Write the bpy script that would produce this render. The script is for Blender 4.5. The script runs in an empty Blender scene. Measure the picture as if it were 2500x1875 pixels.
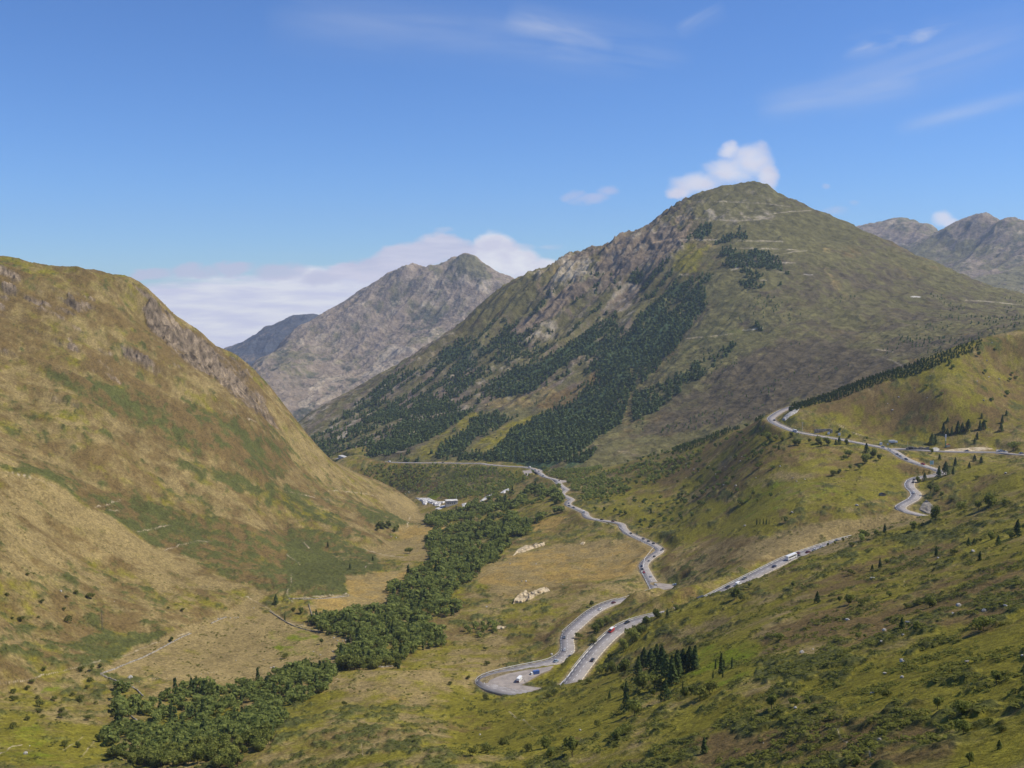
import bpy, math, random
import numpy as np
from mathutils import Vector, Matrix
sc = bpy.context.scene
C = sc.collection
R = math.radians

# ------------------------------------------------------------------ camera
F = 2452.0; CX = 1250.0; CY = 937.5
PITCH = math.atan(237.5 / F)
cam = bpy.data.cameras.new("camera")
cam_o = bpy.data.objects.new("camera", cam); C.objects.link(cam_o)
cam.sensor_width = 36.0; cam.lens = 36.0 * F / 2500.0
cam.clip_start = 0.5; cam.clip_end = 90000.0
cam_o.location = (0, 0, 0); cam_o.rotation_euler = (math.pi / 2 - PITCH, 0, 0)
sc.camera = cam_o

# ------------------------------------------------------------------ sky, sun, exposure
SUN = Vector((0.62, 0.03, 0.78)).normalized()
EL = math.asin(SUN.z); AZ = math.atan2(SUN.x, SUN.y)
w = bpy.data.worlds.new("World"); sc.world = w; w.use_nodes = True
nt = w.node_tree; N = nt.nodes; LK = nt.links
bg = N["Background"]; bg.inputs["Strength"].default_value = 0.094
sky = N.new("ShaderNodeTexSky"); sky.sky_type = 'NISHITA'; sky.sun_disc = False
sky.sun_elevation = EL; sky.sun_rotation = AZ; sky.altitude = 2000
sky.air_density = 1.15; sky.dust_density = 0.25; sky.ozone_density = 3.0
tint = N.new("ShaderNodeMix"); tint.data_type = 'RGBA'; tint.blend_type = 'MULTIPLY'; tint.inputs[0].default_value = 1
tint.inputs[7].default_value = (0.64, 0.95, 1.42, 1)
LK.new(sky.outputs[0], tint.inputs[6])
# high thin cirrus, laid out by direction on the sky itself
tc = N.new("ShaderNodeTexCoord"); sep = N.new("ShaderNodeSeparateXYZ"); LK.new(tc.outputs["Generated"], sep.inputs[0])
def mth(op, a, b=None, c=None, clamp=False, tree=None):
    t = tree or nt
    n = t.nodes.new("ShaderNodeMath"); n.operation = op; n.use_clamp = clamp
    for i, v in enumerate((a, b, c)):
        if v is None: continue
        if isinstance(v, (int, float)): n.inputs[i].default_value = v
        else: t.links.new(v, n.inputs[i])
    return n.outputs[0]
ax = mth('DIVIDE', sep.outputs[0], mth('MAXIMUM', sep.outputs[1], 0.05))
az = mth('DIVIDE', sep.outputs[2], mth('MAXIMUM', sep.outputs[1], 0.05))
def streak(u0, v0, u1, v1, width, amp, seed, sx=3.0, sy=26.0, lo=0.42, hi=0.75):
    # a band of wisps between two sky directions given as (right, up) tangents
    L = math.hypot(u1 - u0, v1 - v0); cx, sx_ = (u1 - u0) / L, (v1 - v0) / L
    du = mth('SUBTRACT', ax, u0); dv = mth('SUBTRACT', az, v0)
    a = mth('ADD', mth('MULTIPLY', du, cx), mth('MULTIPLY', dv, sx_))
    b = mth('SUBTRACT', mth('MULTIPLY', dv, cx), mth('MULTIPLY', du, sx_))
    cv = N.new("ShaderNodeCombineXYZ"); LK.new(mth('MULTIPLY', a, sx), cv.inputs[0]); LK.new(mth('MULTIPLY', b, sy), cv.inputs[1]); cv.inputs[2].default_value = seed
    nz = N.new("ShaderNodeTexNoise"); nz.inputs["Scale"].default_value = 2.0; nz.inputs["Detail"].default_value = 5; nz.inputs["Distortion"].default_value = 0.35
    LK.new(cv.outputs[0], nz.inputs["Vector"])
    t = mth('DIVIDE', mth('SUBTRACT', a, L / 2), L / 2)
    end = mth('SUBTRACT', 1.0, mth('POWER', mth('ABSOLUTE', t), 3.0), clamp=True)
    q = mth('DIVIDE', b, width); body = mth('POWER', 2.718, mth('MULTIPLY', mth('MULTIPLY', q, q), -1.0))
    m = mth('DIVIDE', mth('SUBTRACT', nz.outputs["Fac"], lo), hi - lo, clamp=True)
    return mth('MULTIPLY', mth('MULTIPLY', m, mth('MULTIPLY', end, body)), amp)
def T(u, v):
    X = (u - CX) / F; Z = -(v - CY) / F; y = math.cos(PITCH) + Z * math.sin(PITCH)
    return X / y, (-math.sin(PITCH) + Z * math.cos(PITCH)) / y
parts = [
    streak(*T(640, 40), *T(1330, 95), 0.022, 0.42, 1.0, 3, 20, 0.25, 0.8),
    streak(*T(1230, 40), *T(1500, 120), 0.013, 0.75, 2.0, 5, 22, 0.3, 0.75),
    streak(*T(1150, 75), *T(1700, 150), 0.025, 0.30, 7.0),
    streak(*T(1840, 265), *T(2250, 190), 0.012, 0.55, 3.0, 2.5, 26, 0.2, 0.7),
    streak(*T(2000, 235), *T(2560, 60), 0.022, 0.40, 4.0, 2.5, 26, 0.2, 0.8),
    streak(*T(2180, 318), *T(2560, 220), 0.007, 0.45, 5.0, 2.5, 30, 0.1, 0.7),
    streak(*T(2050, 125), *T(2360, 65), 0.009, 0.75, 6.0, 9, 34, 0.45, 0.75),
    streak(*T(1640, 60), *T(1760, -10), 0.02, 0.35, 8.0),
    streak(*T(500, 608), *T(800, 618), 0.004, 0.25, 11.0),
]
tot = parts[0]
for p_ in parts[1:]: tot = mth('ADD', tot, p_)
cm = N.new("ShaderNodeMix"); cm.data_type = 'RGBA'; LK.new(mth('MINIMUM', mth('MULTIPLY', tot, .68), 0.7), cm.inputs[0])
LK.new(tint.outputs[2], cm.inputs[6]); cm.inputs[7].default_value = (7.0, 7.4, 8.4, 1)
# cumulus and the long cloud bank: soft ellipses of vapour by direction, frayed by noise, lit white and shaded mauve put into their colour
dirv = N.new("ShaderNodeCombineXYZ"); LK.new(ax, dirv.inputs[0]); LK.new(az, dirv.inputs[1])
def wnoise(scale, det=4, sy=1.0, seed=0.0, rough=.55):
    mp = N.new("ShaderNodeMapping"); LK.new(dirv.outputs[0], mp.inputs[0]); mp.inputs["Scale"].default_value = (1, sy, 1); mp.inputs["Location"].default_value = (seed, seed * 1.3, seed)
    q = N.new("ShaderNodeTexNoise"); q.inputs["Scale"].default_value = scale; q.inputs["Detail"].default_value = det; q.inputs["Roughness"].default_value = rough; LK.new(mp.outputs[0], q.inputs["Vector"]); return q.outputs["Fac"]
wx_ = mth('SUBTRACT', wnoise(26, 5, 1.5, 1.0), .5); wy_ = mth('SUBTRACT', wnoise(26, 5, 1.5, 4.0), .5)
px_ = mth('MULTIPLY_ADD', wx_, .024, ax); py_ = mth('MULTIPLY_ADD', wy_, .018, az)
def blob(u, v, ru, rv, rot=0.0):
    a0, b0 = T(u, v); c_, s_ = math.cos(rot), math.sin(rot); dx = mth('SUBTRACT', px_, a0); dy = mth('SUBTRACT', py_, b0)
    if rot: dx, dy = mth('ADD', mth('MULTIPLY', dx, c_), mth('MULTIPLY', dy, s_)), mth('SUBTRACT', mth('MULTIPLY', dy, c_), mth('MULTIPLY', dx, s_))
    dx = mth('MULTIPLY', dx, F / ru); dy = mth('MULTIPLY', dy, F / rv); return mth('SUBTRACT', 1.0, mth('ADD', mth('MULTIPLY', dx, dx), mth('MULTIPLY', dy, dy)))
def puff(blobs, soft, amp, nz):
    d = blob(*blobs[0])
    for b in blobs[1:]: d = mth('SMOOTH_MAX', d, blob(*b), .35)
    d = mth('MULTIPLY_ADD', mth('SUBTRACT', nz, .5), 1.6, d); n = N.new("ShaderNodeMapRange"); n.interpolation_type = 'SMOOTHSTEP'; LK.new(d, n.inputs[0]); n.inputs[1].default_value = -.15; n.inputs[2].default_value = soft; return mth('MULTIPLY', n.outputs[0], amp)
nz1 = wnoise(34, 5, 1.6, 2.0, .5); nz2 = wnoise(16, 6, 7.0, 3.0, .55); nz3 = wnoise(9, 5, 9.0, 6.0, .5)
def layer(prev, m, c, c2=None, f=None):
    k = N.new("ShaderNodeMix"); k.data_type = 'RGBA'; LK.new(m, k.inputs[0]); LK.new(prev, k.inputs[6]); k.inputs[7].default_value = (*c, 1)
    if c2 is not None:
        q = N.new("ShaderNodeMix"); q.data_type = 'RGBA'; LK.new(f, q.inputs[0]); q.inputs[6].default_value = (*c, 1); q.inputs[7].default_value = (*c2, 1); LK.new(q.outputs[2], k.inputs[7])
    return k.outputs[2]
WH = (9.1, 9.1, 9.6); MV = (6.3, 6.4, 8.0); PK = (7.6, 7.5, 8.7)
ff = N.new("ShaderNodeMapRange"); LK.new(nz2, ff.inputs[0]); ff.inputs[1].default_value = .38; ff.inputs[2].default_value = .62
f3 = N.new("ShaderNodeMapRange"); LK.new(nz1, f3.inputs[0]); f3.inputs[1].default_value = .35; f3.inputs[2].default_value = .65
cur = cm.outputs[2]
cur = layer(cur, puff([(600, 790, 400, 125), (820, 745, 260, 95), (1000, 730, 300, 95)], .4, .95, nz3), (7.3, 7.4, 9.0), WH, ff.outputs[0])
cur = layer(cur, puff([(370, 668, 62, 17), (470, 664, 75, 20), (570, 655, 62, 22), (690, 662, 80, 22), (790, 680, 70, 22)], .8, .8, nz1), MV)
cur = layer(cur, puff([(1205, 606, 56, 44), (1250, 640, 70, 44), (1180, 640, 60, 50), (1335, 660, 70, 34)], .6, .97, nz1), (9.7, 9.7, 9.9), PK, f3.outputs[0])
cur = layer(cur, puff([(1090, 605, 76, 32), (1000, 628, 110, 42, .2), (920, 655, 90, 36, .2), (860, 665, 60, 26)], .6, .93, nz1), PK, MV, ff.outputs[0])
cur = layer(cur, puff([(1085, 566, 26, 9), (1345, 602, 46, 9), (1285, 600, 26, 9)], 1.6, .45, nz1), PK)
cur = layer(cur, puff([(1785, 368, 32, 26), (1835, 390, 60, 40), (1872, 425, 32, 46), (1785, 420, 70, 40), (1700, 450, 72, 30), (1660, 468, 40, 16)], 1.25, .95, nz1), (9.3, 9.2, 9.6), PK, f3.outputs[0])
cur = layer(cur, puff([(1400, 476, 28, 16), (1440, 490, 52, 16), (1484, 472, 36, 18)], 1.3, .6, nz1), (6.4, 6.4, 8.4))
cur = layer(cur, puff([(2298, 535, 30, 25), (2316, 545, 24, 16)], 1.2, .85, nz1), (9.1, 8.9, 9.6))
cur = layer(cur, puff([(2045, 517, 34, 14), (2083, 500, 16, 10), (2010, 455, 14, 8)], 1.8, .5, nz1), (6.6, 6.6, 8.2))
LK.new(cur, bg.inputs["Color"])
sl = bpy.data.lights.new("sun", 'SUN'); sl.energy = 4.7; sl.angle = R(0.5); sl.color = (1.0, 0.935, 0.79)
so = bpy.data.objects.new("sun", sl); C.objects.link(so); so.location = (300, 0, 900)
so.rotation_euler = (-SUN).to_track_quat('-Z', 'Y').to_euler()
sc.view_settings.view_transform = 'Standard'; sc.view_settings.look = 'None'
sc.view_settings.exposure = 0.0; sc.view_settings.gamma = 1.0
sc.render.engine = 'CYCLES'
sc.cycles.max_bounces = 4; sc.cycles.diffuse_bounces = 2; sc.cycles.transparent_max_bounces = 6
sc.cycles.volume_bounces = 1
sc.cycles.use_denoising = True

# ------------------------------------------------------------------ helpers: pixels to world points, tags, meshes
def PY(u, v, y):
    X = (u - CX) / F; Z = -(v - CY) / F; k = y / (math.cos(PITCH) + Z * math.sin(PITCH))
    return Vector((X * k, y, (-math.sin(PITCH) + Z * math.cos(PITCH)) * k))
def PZ(u, v, z):
    Z = -(v - CY) / F; dz = -math.sin(PITCH) + Z * math.cos(PITCH)
    return PY(u, v, z / dz * (math.cos(PITCH) + Z * math.sin(PITCH)))
def UV(x, y, z):
    """world point -> picture position (numpy)"""
    cp, sp = math.cos(PITCH), math.sin(PITCH)
    f = y * cp - z * sp; up = y * sp + z * cp
    return CX + F * x / f, CY - F * up / f
def tag(o, label=None, cat=None, group=None, kind=None):
    if label: o["label"] = label
    if cat: o["category"] = cat
    if group: o["group"] = group
    if kind: o["kind"] = kind
    return o
def empty(name, loc=(0, 0, 0), rz=0):
    o = bpy.data.objects.new(name, None); C.objects.link(o); o.location = loc; o.rotation_euler = (0, 0, rz)
    o.empty_display_size = 1; return o
def mesh_np(name, V, Fc, n=4, mats=(), smooth=False, mi=None):
    """mesh from arrays: V (k,3), Fc (m,n)"""
    me = bpy.data.meshes.new(name); V = np.asarray(V, np.float32); Fc = np.asarray(Fc, np.int32)
    me.vertices.add(len(V)); me.vertices.foreach_set("co", V.ravel())
    me.loops.add(Fc.size); me.loops.foreach_set("vertex_index", Fc.ravel())
    me.polygons.add(len(Fc)); me.polygons.foreach_set("loop_start", np.arange(0, Fc.size, n, dtype=np.int32))
    if mi is not None: me.polygons.foreach_set("material_index", np.asarray(mi, np.int32))
    if smooth: me.polygons.foreach_set("use_smooth", np.ones(len(Fc), bool))
    me.update(calc_edges=True)
    for m in mats: me.materials.append(m)
    return me
def obj(name, me, parent=None, loc=None):
    o = bpy.data.objects.new(name, me); C.objects.link(o)
    if parent is not None: o.parent = parent
    if loc is not None: o.location = loc
    return o
class MB:
    """collects boxes, prisms and tubes into one mesh"""
    def __init__(s): s.v = []; s.f = []
    def box(s, x0, y0, z0, x1, y1, z1, tx=0, ty=0):
        i = len(s.v)
        s.v += [(x0, y0, z0), (x1, y0, z0), (x1, y1, z0), (x0, y1, z0), (x0 + tx, y0 + ty, z1), (x1 - tx, y0 + ty, z1), (x1 - tx, y1 - ty, z1), (x0 + tx, y1 - ty, z1)]
        s.f += [(i, i + 3, i + 2, i + 1), (i + 4, i + 5, i + 6, i + 7), (i, i + 1, i + 5, i + 4), (i + 1, i + 2, i + 6, i + 5), (i + 2, i + 3, i + 7, i + 6), (i + 3, i, i + 4, i + 7)]
    def prism(s, prof, y0, y1, inset=0.0):
        """profile in x,z extruded along y"""
        i = len(s.v); n = len(prof)
        s.v += [(a, y0, b) for a, b in prof] + [(a, y1, b) for a, b in prof]
        s.f += [tuple(range(i, i + n)), tuple(range(i + 2 * n - 1, i + n - 1, -1))]
        s.f += [(i + k, i + n + k, i + n + (k + 1) % n, i + (k + 1) % n) for k in range(n)]
    def tube(s, p0, p1, r0, r1=None, n=8):
        r1 = r0 if r1 is None else r1; p0 = Vector(p0); p1 = Vector(p1); d = (p1 - p0).normalized()
        a = d.orthogonal().normalized(); b = d.cross(a); i = len(s.v)
        for p, r in ((p0, r0), (p1, r1)):
            for k in range(n):
                t = 2 * math.pi * k / n; s.v.append(tuple(p + (a * math.cos(t) + b * math.sin(t)) * r))
        s.f += [(i + k, i + (k + 1) % n, i + n + (k + 1) % n, i + n + k) for k in range(n)]
        s.f += [tuple(range(i + n - 1, i - 1, -1)), tuple(range(i + n, i + 2 * n))]
    def build(s, name, mat, parent=None, loc=None, smooth=False):
        me = bpy.data.meshes.new(name); me.from_pydata(s.v, [], s.f); me.materials.append(mat)
        if smooth:
            for p in me.polygons: p.use_smooth = True
        return obj(name, me, parent, loc)

# ------------------------------------------------------------------ noise on arrays
def _h(ix, iy, seed):
    h = (ix.astype(np.uint32) * np.uint32(374761393) + iy.astype(np.uint32) * np.uint32(668265263) + np.uint32((seed * 2246822519) & 0xffffffff))
    h = (h ^ (h >> np.uint32(13))) * np.uint32(1274126177)
    h = h ^ (h >> np.uint32(16))
    return (h & np.uint32(0xffffff)).astype(np.float32) / np.float32(0xffffff)
def vn(x, y, seed=0):
    fx = np.floor(x); fy = np.floor(y); ix = fx.astype(np.int64); iy = fy.astype(np.int64)
    tx = (x - fx).astype(np.float32); ty = (y - fy).astype(np.float32)
    tx = tx * tx * tx * (tx * (tx * 6 - 15) + 10); ty = ty * ty * ty * (ty * (ty * 6 - 15) + 10)
    a = _h(ix, iy, seed); b = _h(ix + 1, iy, seed); c = _h(ix, iy + 1, seed); d = _h(ix + 1, iy + 1, seed)
    return (a + (b - a) * tx) * (1 - ty) + (c + (d - c) * tx) * ty
def fbm(x, y, oct=4, seed=0, gain=0.5):
    s = 0; a = 1.0; t = 0; c, d = math.cos(0.6), math.sin(0.6)
    for k in range(oct):
        s = s + a * vn(x, y, seed + k * 17); t += a; a *= gain
        x, y = (c * x - d * y) * 2.03 + 11.3, (d * x + c * y) * 2.03 + 5.7
    return s / t - 0.5
def ridged(x, y, oct=4, seed=0, gain=0.5):
    s = 0; a = 1.0; t = 0; c, d = math.cos(0.6), math.sin(0.6)
    for k in range(oct):
        s = s + a * (1 - np.abs(2 * vn(x, y, seed + k * 17) - 1)); t += a; a *= gain
        x, y = (c * x - d * y) * 2.03 + 11.3, (d * x + c * y) * 2.03 + 5.7
    return s / t
def sstep(a, b, x):
    t = np.clip((x - a) / (b - a), 0, 1); return t * t * (3 - 2 * t)
def poly_sd(u, v, P):
    """signed distance (inside positive) to a polygon, arrays"""
    P = np.asarray(P, float); d = np.full(u.shape, 1e9); ins = np.zeros(u.shape, bool); n = len(P)
    for i in range(n):
        ax_, ay = P[i]; bx, by = P[(i + 1) % n]; ex, ey = bx - ax_, by - ay
        t = np.clip(((u - ax_) * ex + (v - ay) * ey) / (ex * ex + ey * ey + 1e-9), 0, 1)
        d = np.minimum(d, (u - ax_ - t * ex) ** 2 + (v - ay - t * ey) ** 2)
        c = ((ay > v) != (by > v)) & (u < ex * (v - ay) / (ey + (1e-9 if ey >= 0 else -1e-9)) + ax_)
        ins ^= c
    d = np.sqrt(d); return np.where(ins, d, -d)
def line_d(u, v, P):
    d = np.full(u.shape, 1e9)
    for (ax_, ay), (bx, by) in zip(P[:-1], P[1:]):
        ex, ey = bx - ax_, by - ay
        t = np.clip(((u - ax_) * ex + (v - ay) * ey) / (ex * ex + ey * ey + 1e-9), 0, 1)
        d = np.minimum(d, (u - ax_ - t * ex) ** 2 + (v - ay - t * ey) ** 2)
    return np.sqrt(d)
# ------------------------------------------------------------------ road centre lines: (u, v, z)
ROAD_PX = [(1935, 992, -156), (1925, 996, -158), (1908, 1003, -160), (1890, 1014, -162.5), (1881, 1023, -164.5), (1892, 1033, -166.5), (1914, 1043, -168.5), (1942, 1054, -171), (1990, 1063, -173.5),
 (2041, 1071, -175.5), (2085, 1079, -177), (2142, 1090, -178.5), (2173, 1097, -180), (2189, 1106, -181), (2205, 1117, -182), (2227, 1127, -183), (2256, 1137, -184.5), (2286, 1146, -186),
 (2306, 1153, -187.5), (2296, 1160, -189), (2262, 1163, -190.5), (2233, 1168, -191.5), (2220, 1180, -192.5), (2223, 1192, -193.5), (2238, 1204, -194.5), (2233, 1217, -196), (2207, 1231, -197.5),
 (2194, 1240, -198.5), (2208, 1248, -199.5), (2243, 1256, -201), (2275, 1264, -202.5), (2310, 1275, -205), (2300, 1290, -207), (2230, 1298, -209), (2150, 1302, -211),
 (2089, 1312, -213), (2046, 1323, -214.5), (1993, 1340, -216.5), (1928, 1363, -219.5), (1879, 1387, -222), (1830, 1411, -224.5), (1781, 1436, -227), (1724, 1466, -230), (1700, 1478, -231.5),
 (1642, 1494, -234), (1602, 1504, -236), (1572, 1511, -237.5), (1534, 1523, -239), (1501, 1544, -240.5), (1474, 1569, -242), (1447, 1598, -243), (1420, 1633, -244.2), (1398, 1663, -245.2), (1378, 1684, -246.2), (1340, 1696, -247.2), (1300, 1697, -248),
 (1255, 1691, -248.6), (1217, 1685, -249.2), (1186, 1675, -249.9), (1176, 1664, -250.5), (1192, 1653, -251.2), (1230, 1642, -252.2), (1276, 1632, -253.2), (1331, 1621, -254.5), (1362, 1612, -255.5), (1382, 1598, -256.8),
 (1387, 1584, -257.9), (1384, 1563, -259), (1388, 1546, -260), (1406, 1530, -261), (1434, 1505, -262.5), (1463, 1485, -264), (1493, 1472, -265.3), (1526, 1464, -266.8), (1560, 1461, -268), (1590, 1456, -269), (1601, 1444, -270), (1595, 1425, -271), (1580, 1401, -272.5),
 (1571, 1379, -274), (1588, 1361, -275.5), (1612, 1344, -277), (1599, 1332, -279), (1567, 1317, -281), (1534, 1302, -283), (1522, 1290, -284.5), (1517, 1279, -286), (1501, 1275, -287), (1466, 1270, -288.5), (1439, 1265, -290), (1430, 1258, -291.5), (1428, 1251, -292.5),
 (1406, 1241, -294.5), (1386, 1232, -296.5), (1388, 1225, -298.5), (1396, 1220, -300), (1386, 1214, -302), (1371, 1207, -304), (1376, 1200, -306), (1383, 1195, -308), (1372, 1188, -310.5), (1364, 1180, -313), (1360, 1172, -315.5), (1331, 1164, -319),
 (1317, 1154, -322.5), (1301, 1144, -327), (1276, 1140, -330), (1236, 1138, -335), (1190, 1134, -341), (1173, 1131, -344), (1127, 1131, -349), (1080, 1130, -354), (1025, 1130, -359), (971, 1129, -365), (917, 1127, -371), (887, 1125, -375), (852, 1122, -382), (820, 1119, -390)]
ROAD_E = [(2173, 1096, -180), (2211, 1096, -179.5), (2259, 1100, -179.5), (2306, 1102, -179), (2370, 1103.5, -178.5), (2433, 1104, -177.5), (2471, 1108, -176.5), (2500, 1110.5, -175.5), (2600, 1114, -173)]
def dense(pts, step=4.0):
    P = [PZ(*p) for p in pts]; out = []
    for i in range(len(P) - 1):
        a = P[max(i - 1, 0)]; b = P[i]; c = P[i + 1]; d = P[min(i + 2, len(P) - 1)]
        n = max(1, int((c - b).length / step))
        for k in range(n):
            t = k / n; t2 = t * t; t3 = t2 * t
            cr = 0.5 * ((2 * b) + (c - a) * t + (2 * a - 5 * b + 4 * c - d) * t2 + (3 * b - a - 3 * c + d) * t3)
            li = b.lerp(c, t); out.append(cr * 0.75 + li * 0.25)
    out.append(P[-1]); A = np.array([tuple(p) for p in out])
    for _ in range(3):
        A[1:-1] = A[1:-1] * 0.5 + (A[:-2] + A[2:]) * 0.25
    return A
RD = dense(ROAD_PX); RE = dense(ROAD_E)

# ------------------------------------------------------------------ height surfaces: thin-plate fits in (x/y, ln y)
def fit(points, lam=1e-5):
    P = np.array(points, float); a = P[:, 0] / P[:, 1]; b = np.log(P[:, 1]); z = P[:, 2]; n = len(P)
    r2 = (a[:, None] - a) ** 2 + (b[:, None] - b) ** 2; K = 0.5 * r2 * np.log(r2 + 1e-12)
    A = np.zeros((n + 3, n + 3)); A[:n, :n] = K + lam * np.eye(n); Q = np.stack([np.ones(n), a, b], 1); A[:n, n:] = Q; A[n:, :n] = Q.T
    w_ = np.linalg.solve(A, np.concatenate([z, np.zeros(3)])); return a, b, w_
def evalg(ft, S, B):
    """evaluate on a regular coarse grid, S columns, B rows"""
    a, b, w_ = ft; n = len(a); out = np.empty((len(B), len(S)))
    da = (S[:, None] - a) ** 2
    for i, bb in enumerate(B):
        r2 = da + (bb - b) ** 2; out[i] = (0.5 * r2 * np.log(r2 + 1e-12)) @ w_[:n] + w_[n] + w_[n + 1] * S + w_[n + 2] * bb
    return out
def upsample(G, Sc, Bc, S, B):
    """bicubic-ish lookup of a coarse grid at the outer product B x S (separable Catmull-Rom)"""
    def mat(c, x):
        h = c[1] - c[0]; t = np.clip((x - c[0]) / h, 0, len(c) - 1 - 1e-6); i = np.floor(t).astype(int); f = t - i; M = np.zeros((len(x), len(c)), np.float32)
        wts = [(-f + 2 * f * f - f ** 3) / 2, (2 - 5 * f * f + 3 * f ** 3) / 2, (f + 4 * f * f - 3 * f ** 3) / 2, (f ** 3 - f * f) / 2]
        for k, wt in zip((-1, 0, 1, 2), wts): np.add.at(M, (np.arange(len(x)), np.clip(i + k, 0, len(c) - 1)), wt)
        return M
    return mat(Bc, B) @ G.astype(np.float32) @ mat(Sc, S).T
def Y(L): return [tuple(PY(*p)) for p in L]
def Zp(L): return [tuple(PZ(*p)) for p in L]
def behind(L, fy, dz):
    out = []
    for p in L: out.append((p[0] * fy, p[1] * fy, p[2] + dz))
    return out

B_pts = Zp([(0, 1860, -200), (0, 1760, -214), (0, 1700, -224), (200, 1650, -240), (150, 1800, -221), (250, 1850, -222), (420, 1760, -243), (600, 1700, -251), (760, 1640, -264), (830, 1560, -280), (850, 1600, -274),
 (900, 1500, -292), (980, 1420, -312), (1050, 1330, -338), (1080, 1260, -365), (1040, 1225, -385), (1000, 1208, -398), (500, 1560, -272), (640, 1480, -288), (800, 1470, -290), (880, 1400, -306), (960, 1350, -325), (1010, 1290, -345),
 (700, 1800, -207), (900, 1750, -217), (1000, 1650, -245), (900, 1640, -253), (1000, 1850, -172), (700, 1870, -195), (420, 1870, -205), (1130, 1690, -248), (1100, 1740, -232), (1150, 1600, -265), (1250, 1560, -270), (1100, 1520, -281), (1000, 1570, -272), (1300, 1500, -276), (1300, 1440, -284),
 (1180, 1400, -293), (1400, 1400, -286), (1250, 1350, -302), (1450, 1350, -288), (1350, 1300, -303), (1250, 1270, -322), (1150, 1330, -322), (1280, 1220, -330), (1200, 1200, -345), (1100, 1400, -303), (1000, 1480, -292), (1150, 1480, -282),
 (1000, 1160, -388), (900, 1150, -398), (820, 1150, -412), (1150, 1165, -355), (1250, 1180, -337), (950, 1195, -402),
 (1500, 1215, -286), (1600, 1300, -278), (1600, 1270, -278), (1600, 1200, -270), (1590, 1150, -267), (1500, 1170, -290), (1430, 1175, -310), (1560, 1240, -276), (1750, 1300, -252), (1700, 1440, -242), (1700, 1400, -252), (1650, 1380, -264), (1650, 1300, -268), (1650, 1200, -262), (1700, 1300, -259), (1700, 1200, -251), (1700, 1120, -238), (1420, 1200, -303), (1450, 1240, -292),
 (1500, 1440, -271), (1650, 1450, -250), (1480, 1530, -253), (1420, 1580, -252), (1350, 1650, -251), (1300, 1670, -249.5), (1250, 1668, -249.8), (1340, 1640, -252),
 (1900, 1300, -217), (1900, 1230, -207), (1900, 1150, -197), (1900, 1090, -182), (2100, 1250, -200), (2100, 1180, -192), (2100, 1130, -185), (2100, 1020, -158), (2300, 1200, -188), (2350, 1150, -177), (2300, 1130, -182), (2300, 1070, -172), (2300, 970, -130), (2200, 1030, -160),
 (2480, 1180, -170), (2480, 1062, -164), (2480, 980, -138), (2480, 900, -105), (2560, 1000, -145), (2600, 1180, -168), (2400, 1060, -166), (2300, 1300, -208), (2450, 1300, -200), (2600, 1300, -190), (2100, 1420, -235), (1900, 1500, -250), (1700, 1600, -262), (1500, 1700, -262), (2300, 1500, -225), (2500, 1500, -215), (1300, 1800, -240), (1500, 1850, -245), (1900, 1850, -240), (2300, 1850, -220), (1400, 1720, -255)])
RIDGE_R = Y([(1421, 1158, 1790), (1500, 1135, 1700), (1580, 1113, 1620), (1675, 1085, 1545), (1785, 1046, 1440), (1854, 1019, 1335), (1905, 1000, 1300), (1952, 988, 1290), (2022, 966, 1286), (2142, 921, 1286), (2243, 890, 1280), (2319, 858, 1290), (2392, 832, 1310), (2446, 820, 1325), (2500, 809, 1340), (2600, 785, 1360), (2750, 740, 1400)])
B_pts += [(x, y, z - 2) for x, y, z in RIDGE_R] + behind(RIDGE_R[1:], 1.10, -45) + behind(RIDGE_R[2:], 1.35, -150) + behind(RIDGE_R[2:], 1.8, -200)
B_pts += [tuple(RD[i]) for i in range(0, len(RD), 9)] + [tuple(RE[i]) for i in range(6, len(RE), 14)]
B_pts += [(-1500, 2300, -440), (-600, 2500, -470), (-700, 1900, -420), (0, 2900, -430), (1500, 2700, -400), (-300, 420, -195), (-450, 650, -225), (-900, 1200, -300), (-60, 180, -150), (60, 100, -140), (0, 50, -130), (-40, 25, -120), (40, 25, -120)]
CREST_A = Zp([(1150, 1716, -240), (1200, 1711, -241), (1250, 1702, -241.5), (1322, 1685, -239), (1381, 1672, -238), (1425, 1658, -238), (1444, 1632, -240), (1500, 1578, -237), (1572, 1530, -234), (1642, 1506, -231.5), (1700, 1492, -229.5), (1781, 1460, -223.5), (1830, 1435, -218.5), (1928, 1377, -208), (2010, 1342, -200),
 (2091, 1314, -192), (2168, 1294, -184), (2229, 1278, -177), (2274, 1268, -172), (2351, 1245, -160), (2433, 1224, -150), (2500, 1198, -140), (2620, 1160, -125)])
A_pts = CREST_A + behind(CREST_A, 1.07, -22) + behind(CREST_A, 1.25, -75) + behind(CREST_A, 1.8, -160)
A_pts += Zp([(1200, 1760, -222), (1200, 1800, -206), (1200, 1870, -172), (1100, 1870, -174), (1000, 1870, -190), (1000, 1800, -225), (1000, 1740, -250), (800, 1800, -235), (800, 1870, -215), (500, 1870, -240), (100, 1870, -240), (1300, 1760, -210),
 (1400, 1750, -187), (1400, 1870, -148), (1500, 1650, -213), (1600, 1580, -208), (1600, 1640, -185), (1600, 1700, -165), (1600, 1870, -125), (1750, 1530, -190), (1750, 1620, -158), (1900, 1440, -178), (1900, 1500, -160), (1900, 1600, -137), (1900, 1750, -112), (1900, 1870, -97),
 (2050, 1400, -165), (2200, 1350, -158), (2200, 1420, -143), (2200, 1500, -127), (2200, 1600, -107), (2200, 1700, -90), (2200, 1860, -71), (2350, 1330, -140), (2480, 1280, -128), (2480, 1400, -110), (2480, 1500, -95), (2480, 1600, -82), (2480, 1860, -58), (2600, 1860, -50), (2600, 1400, -100)])
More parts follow.
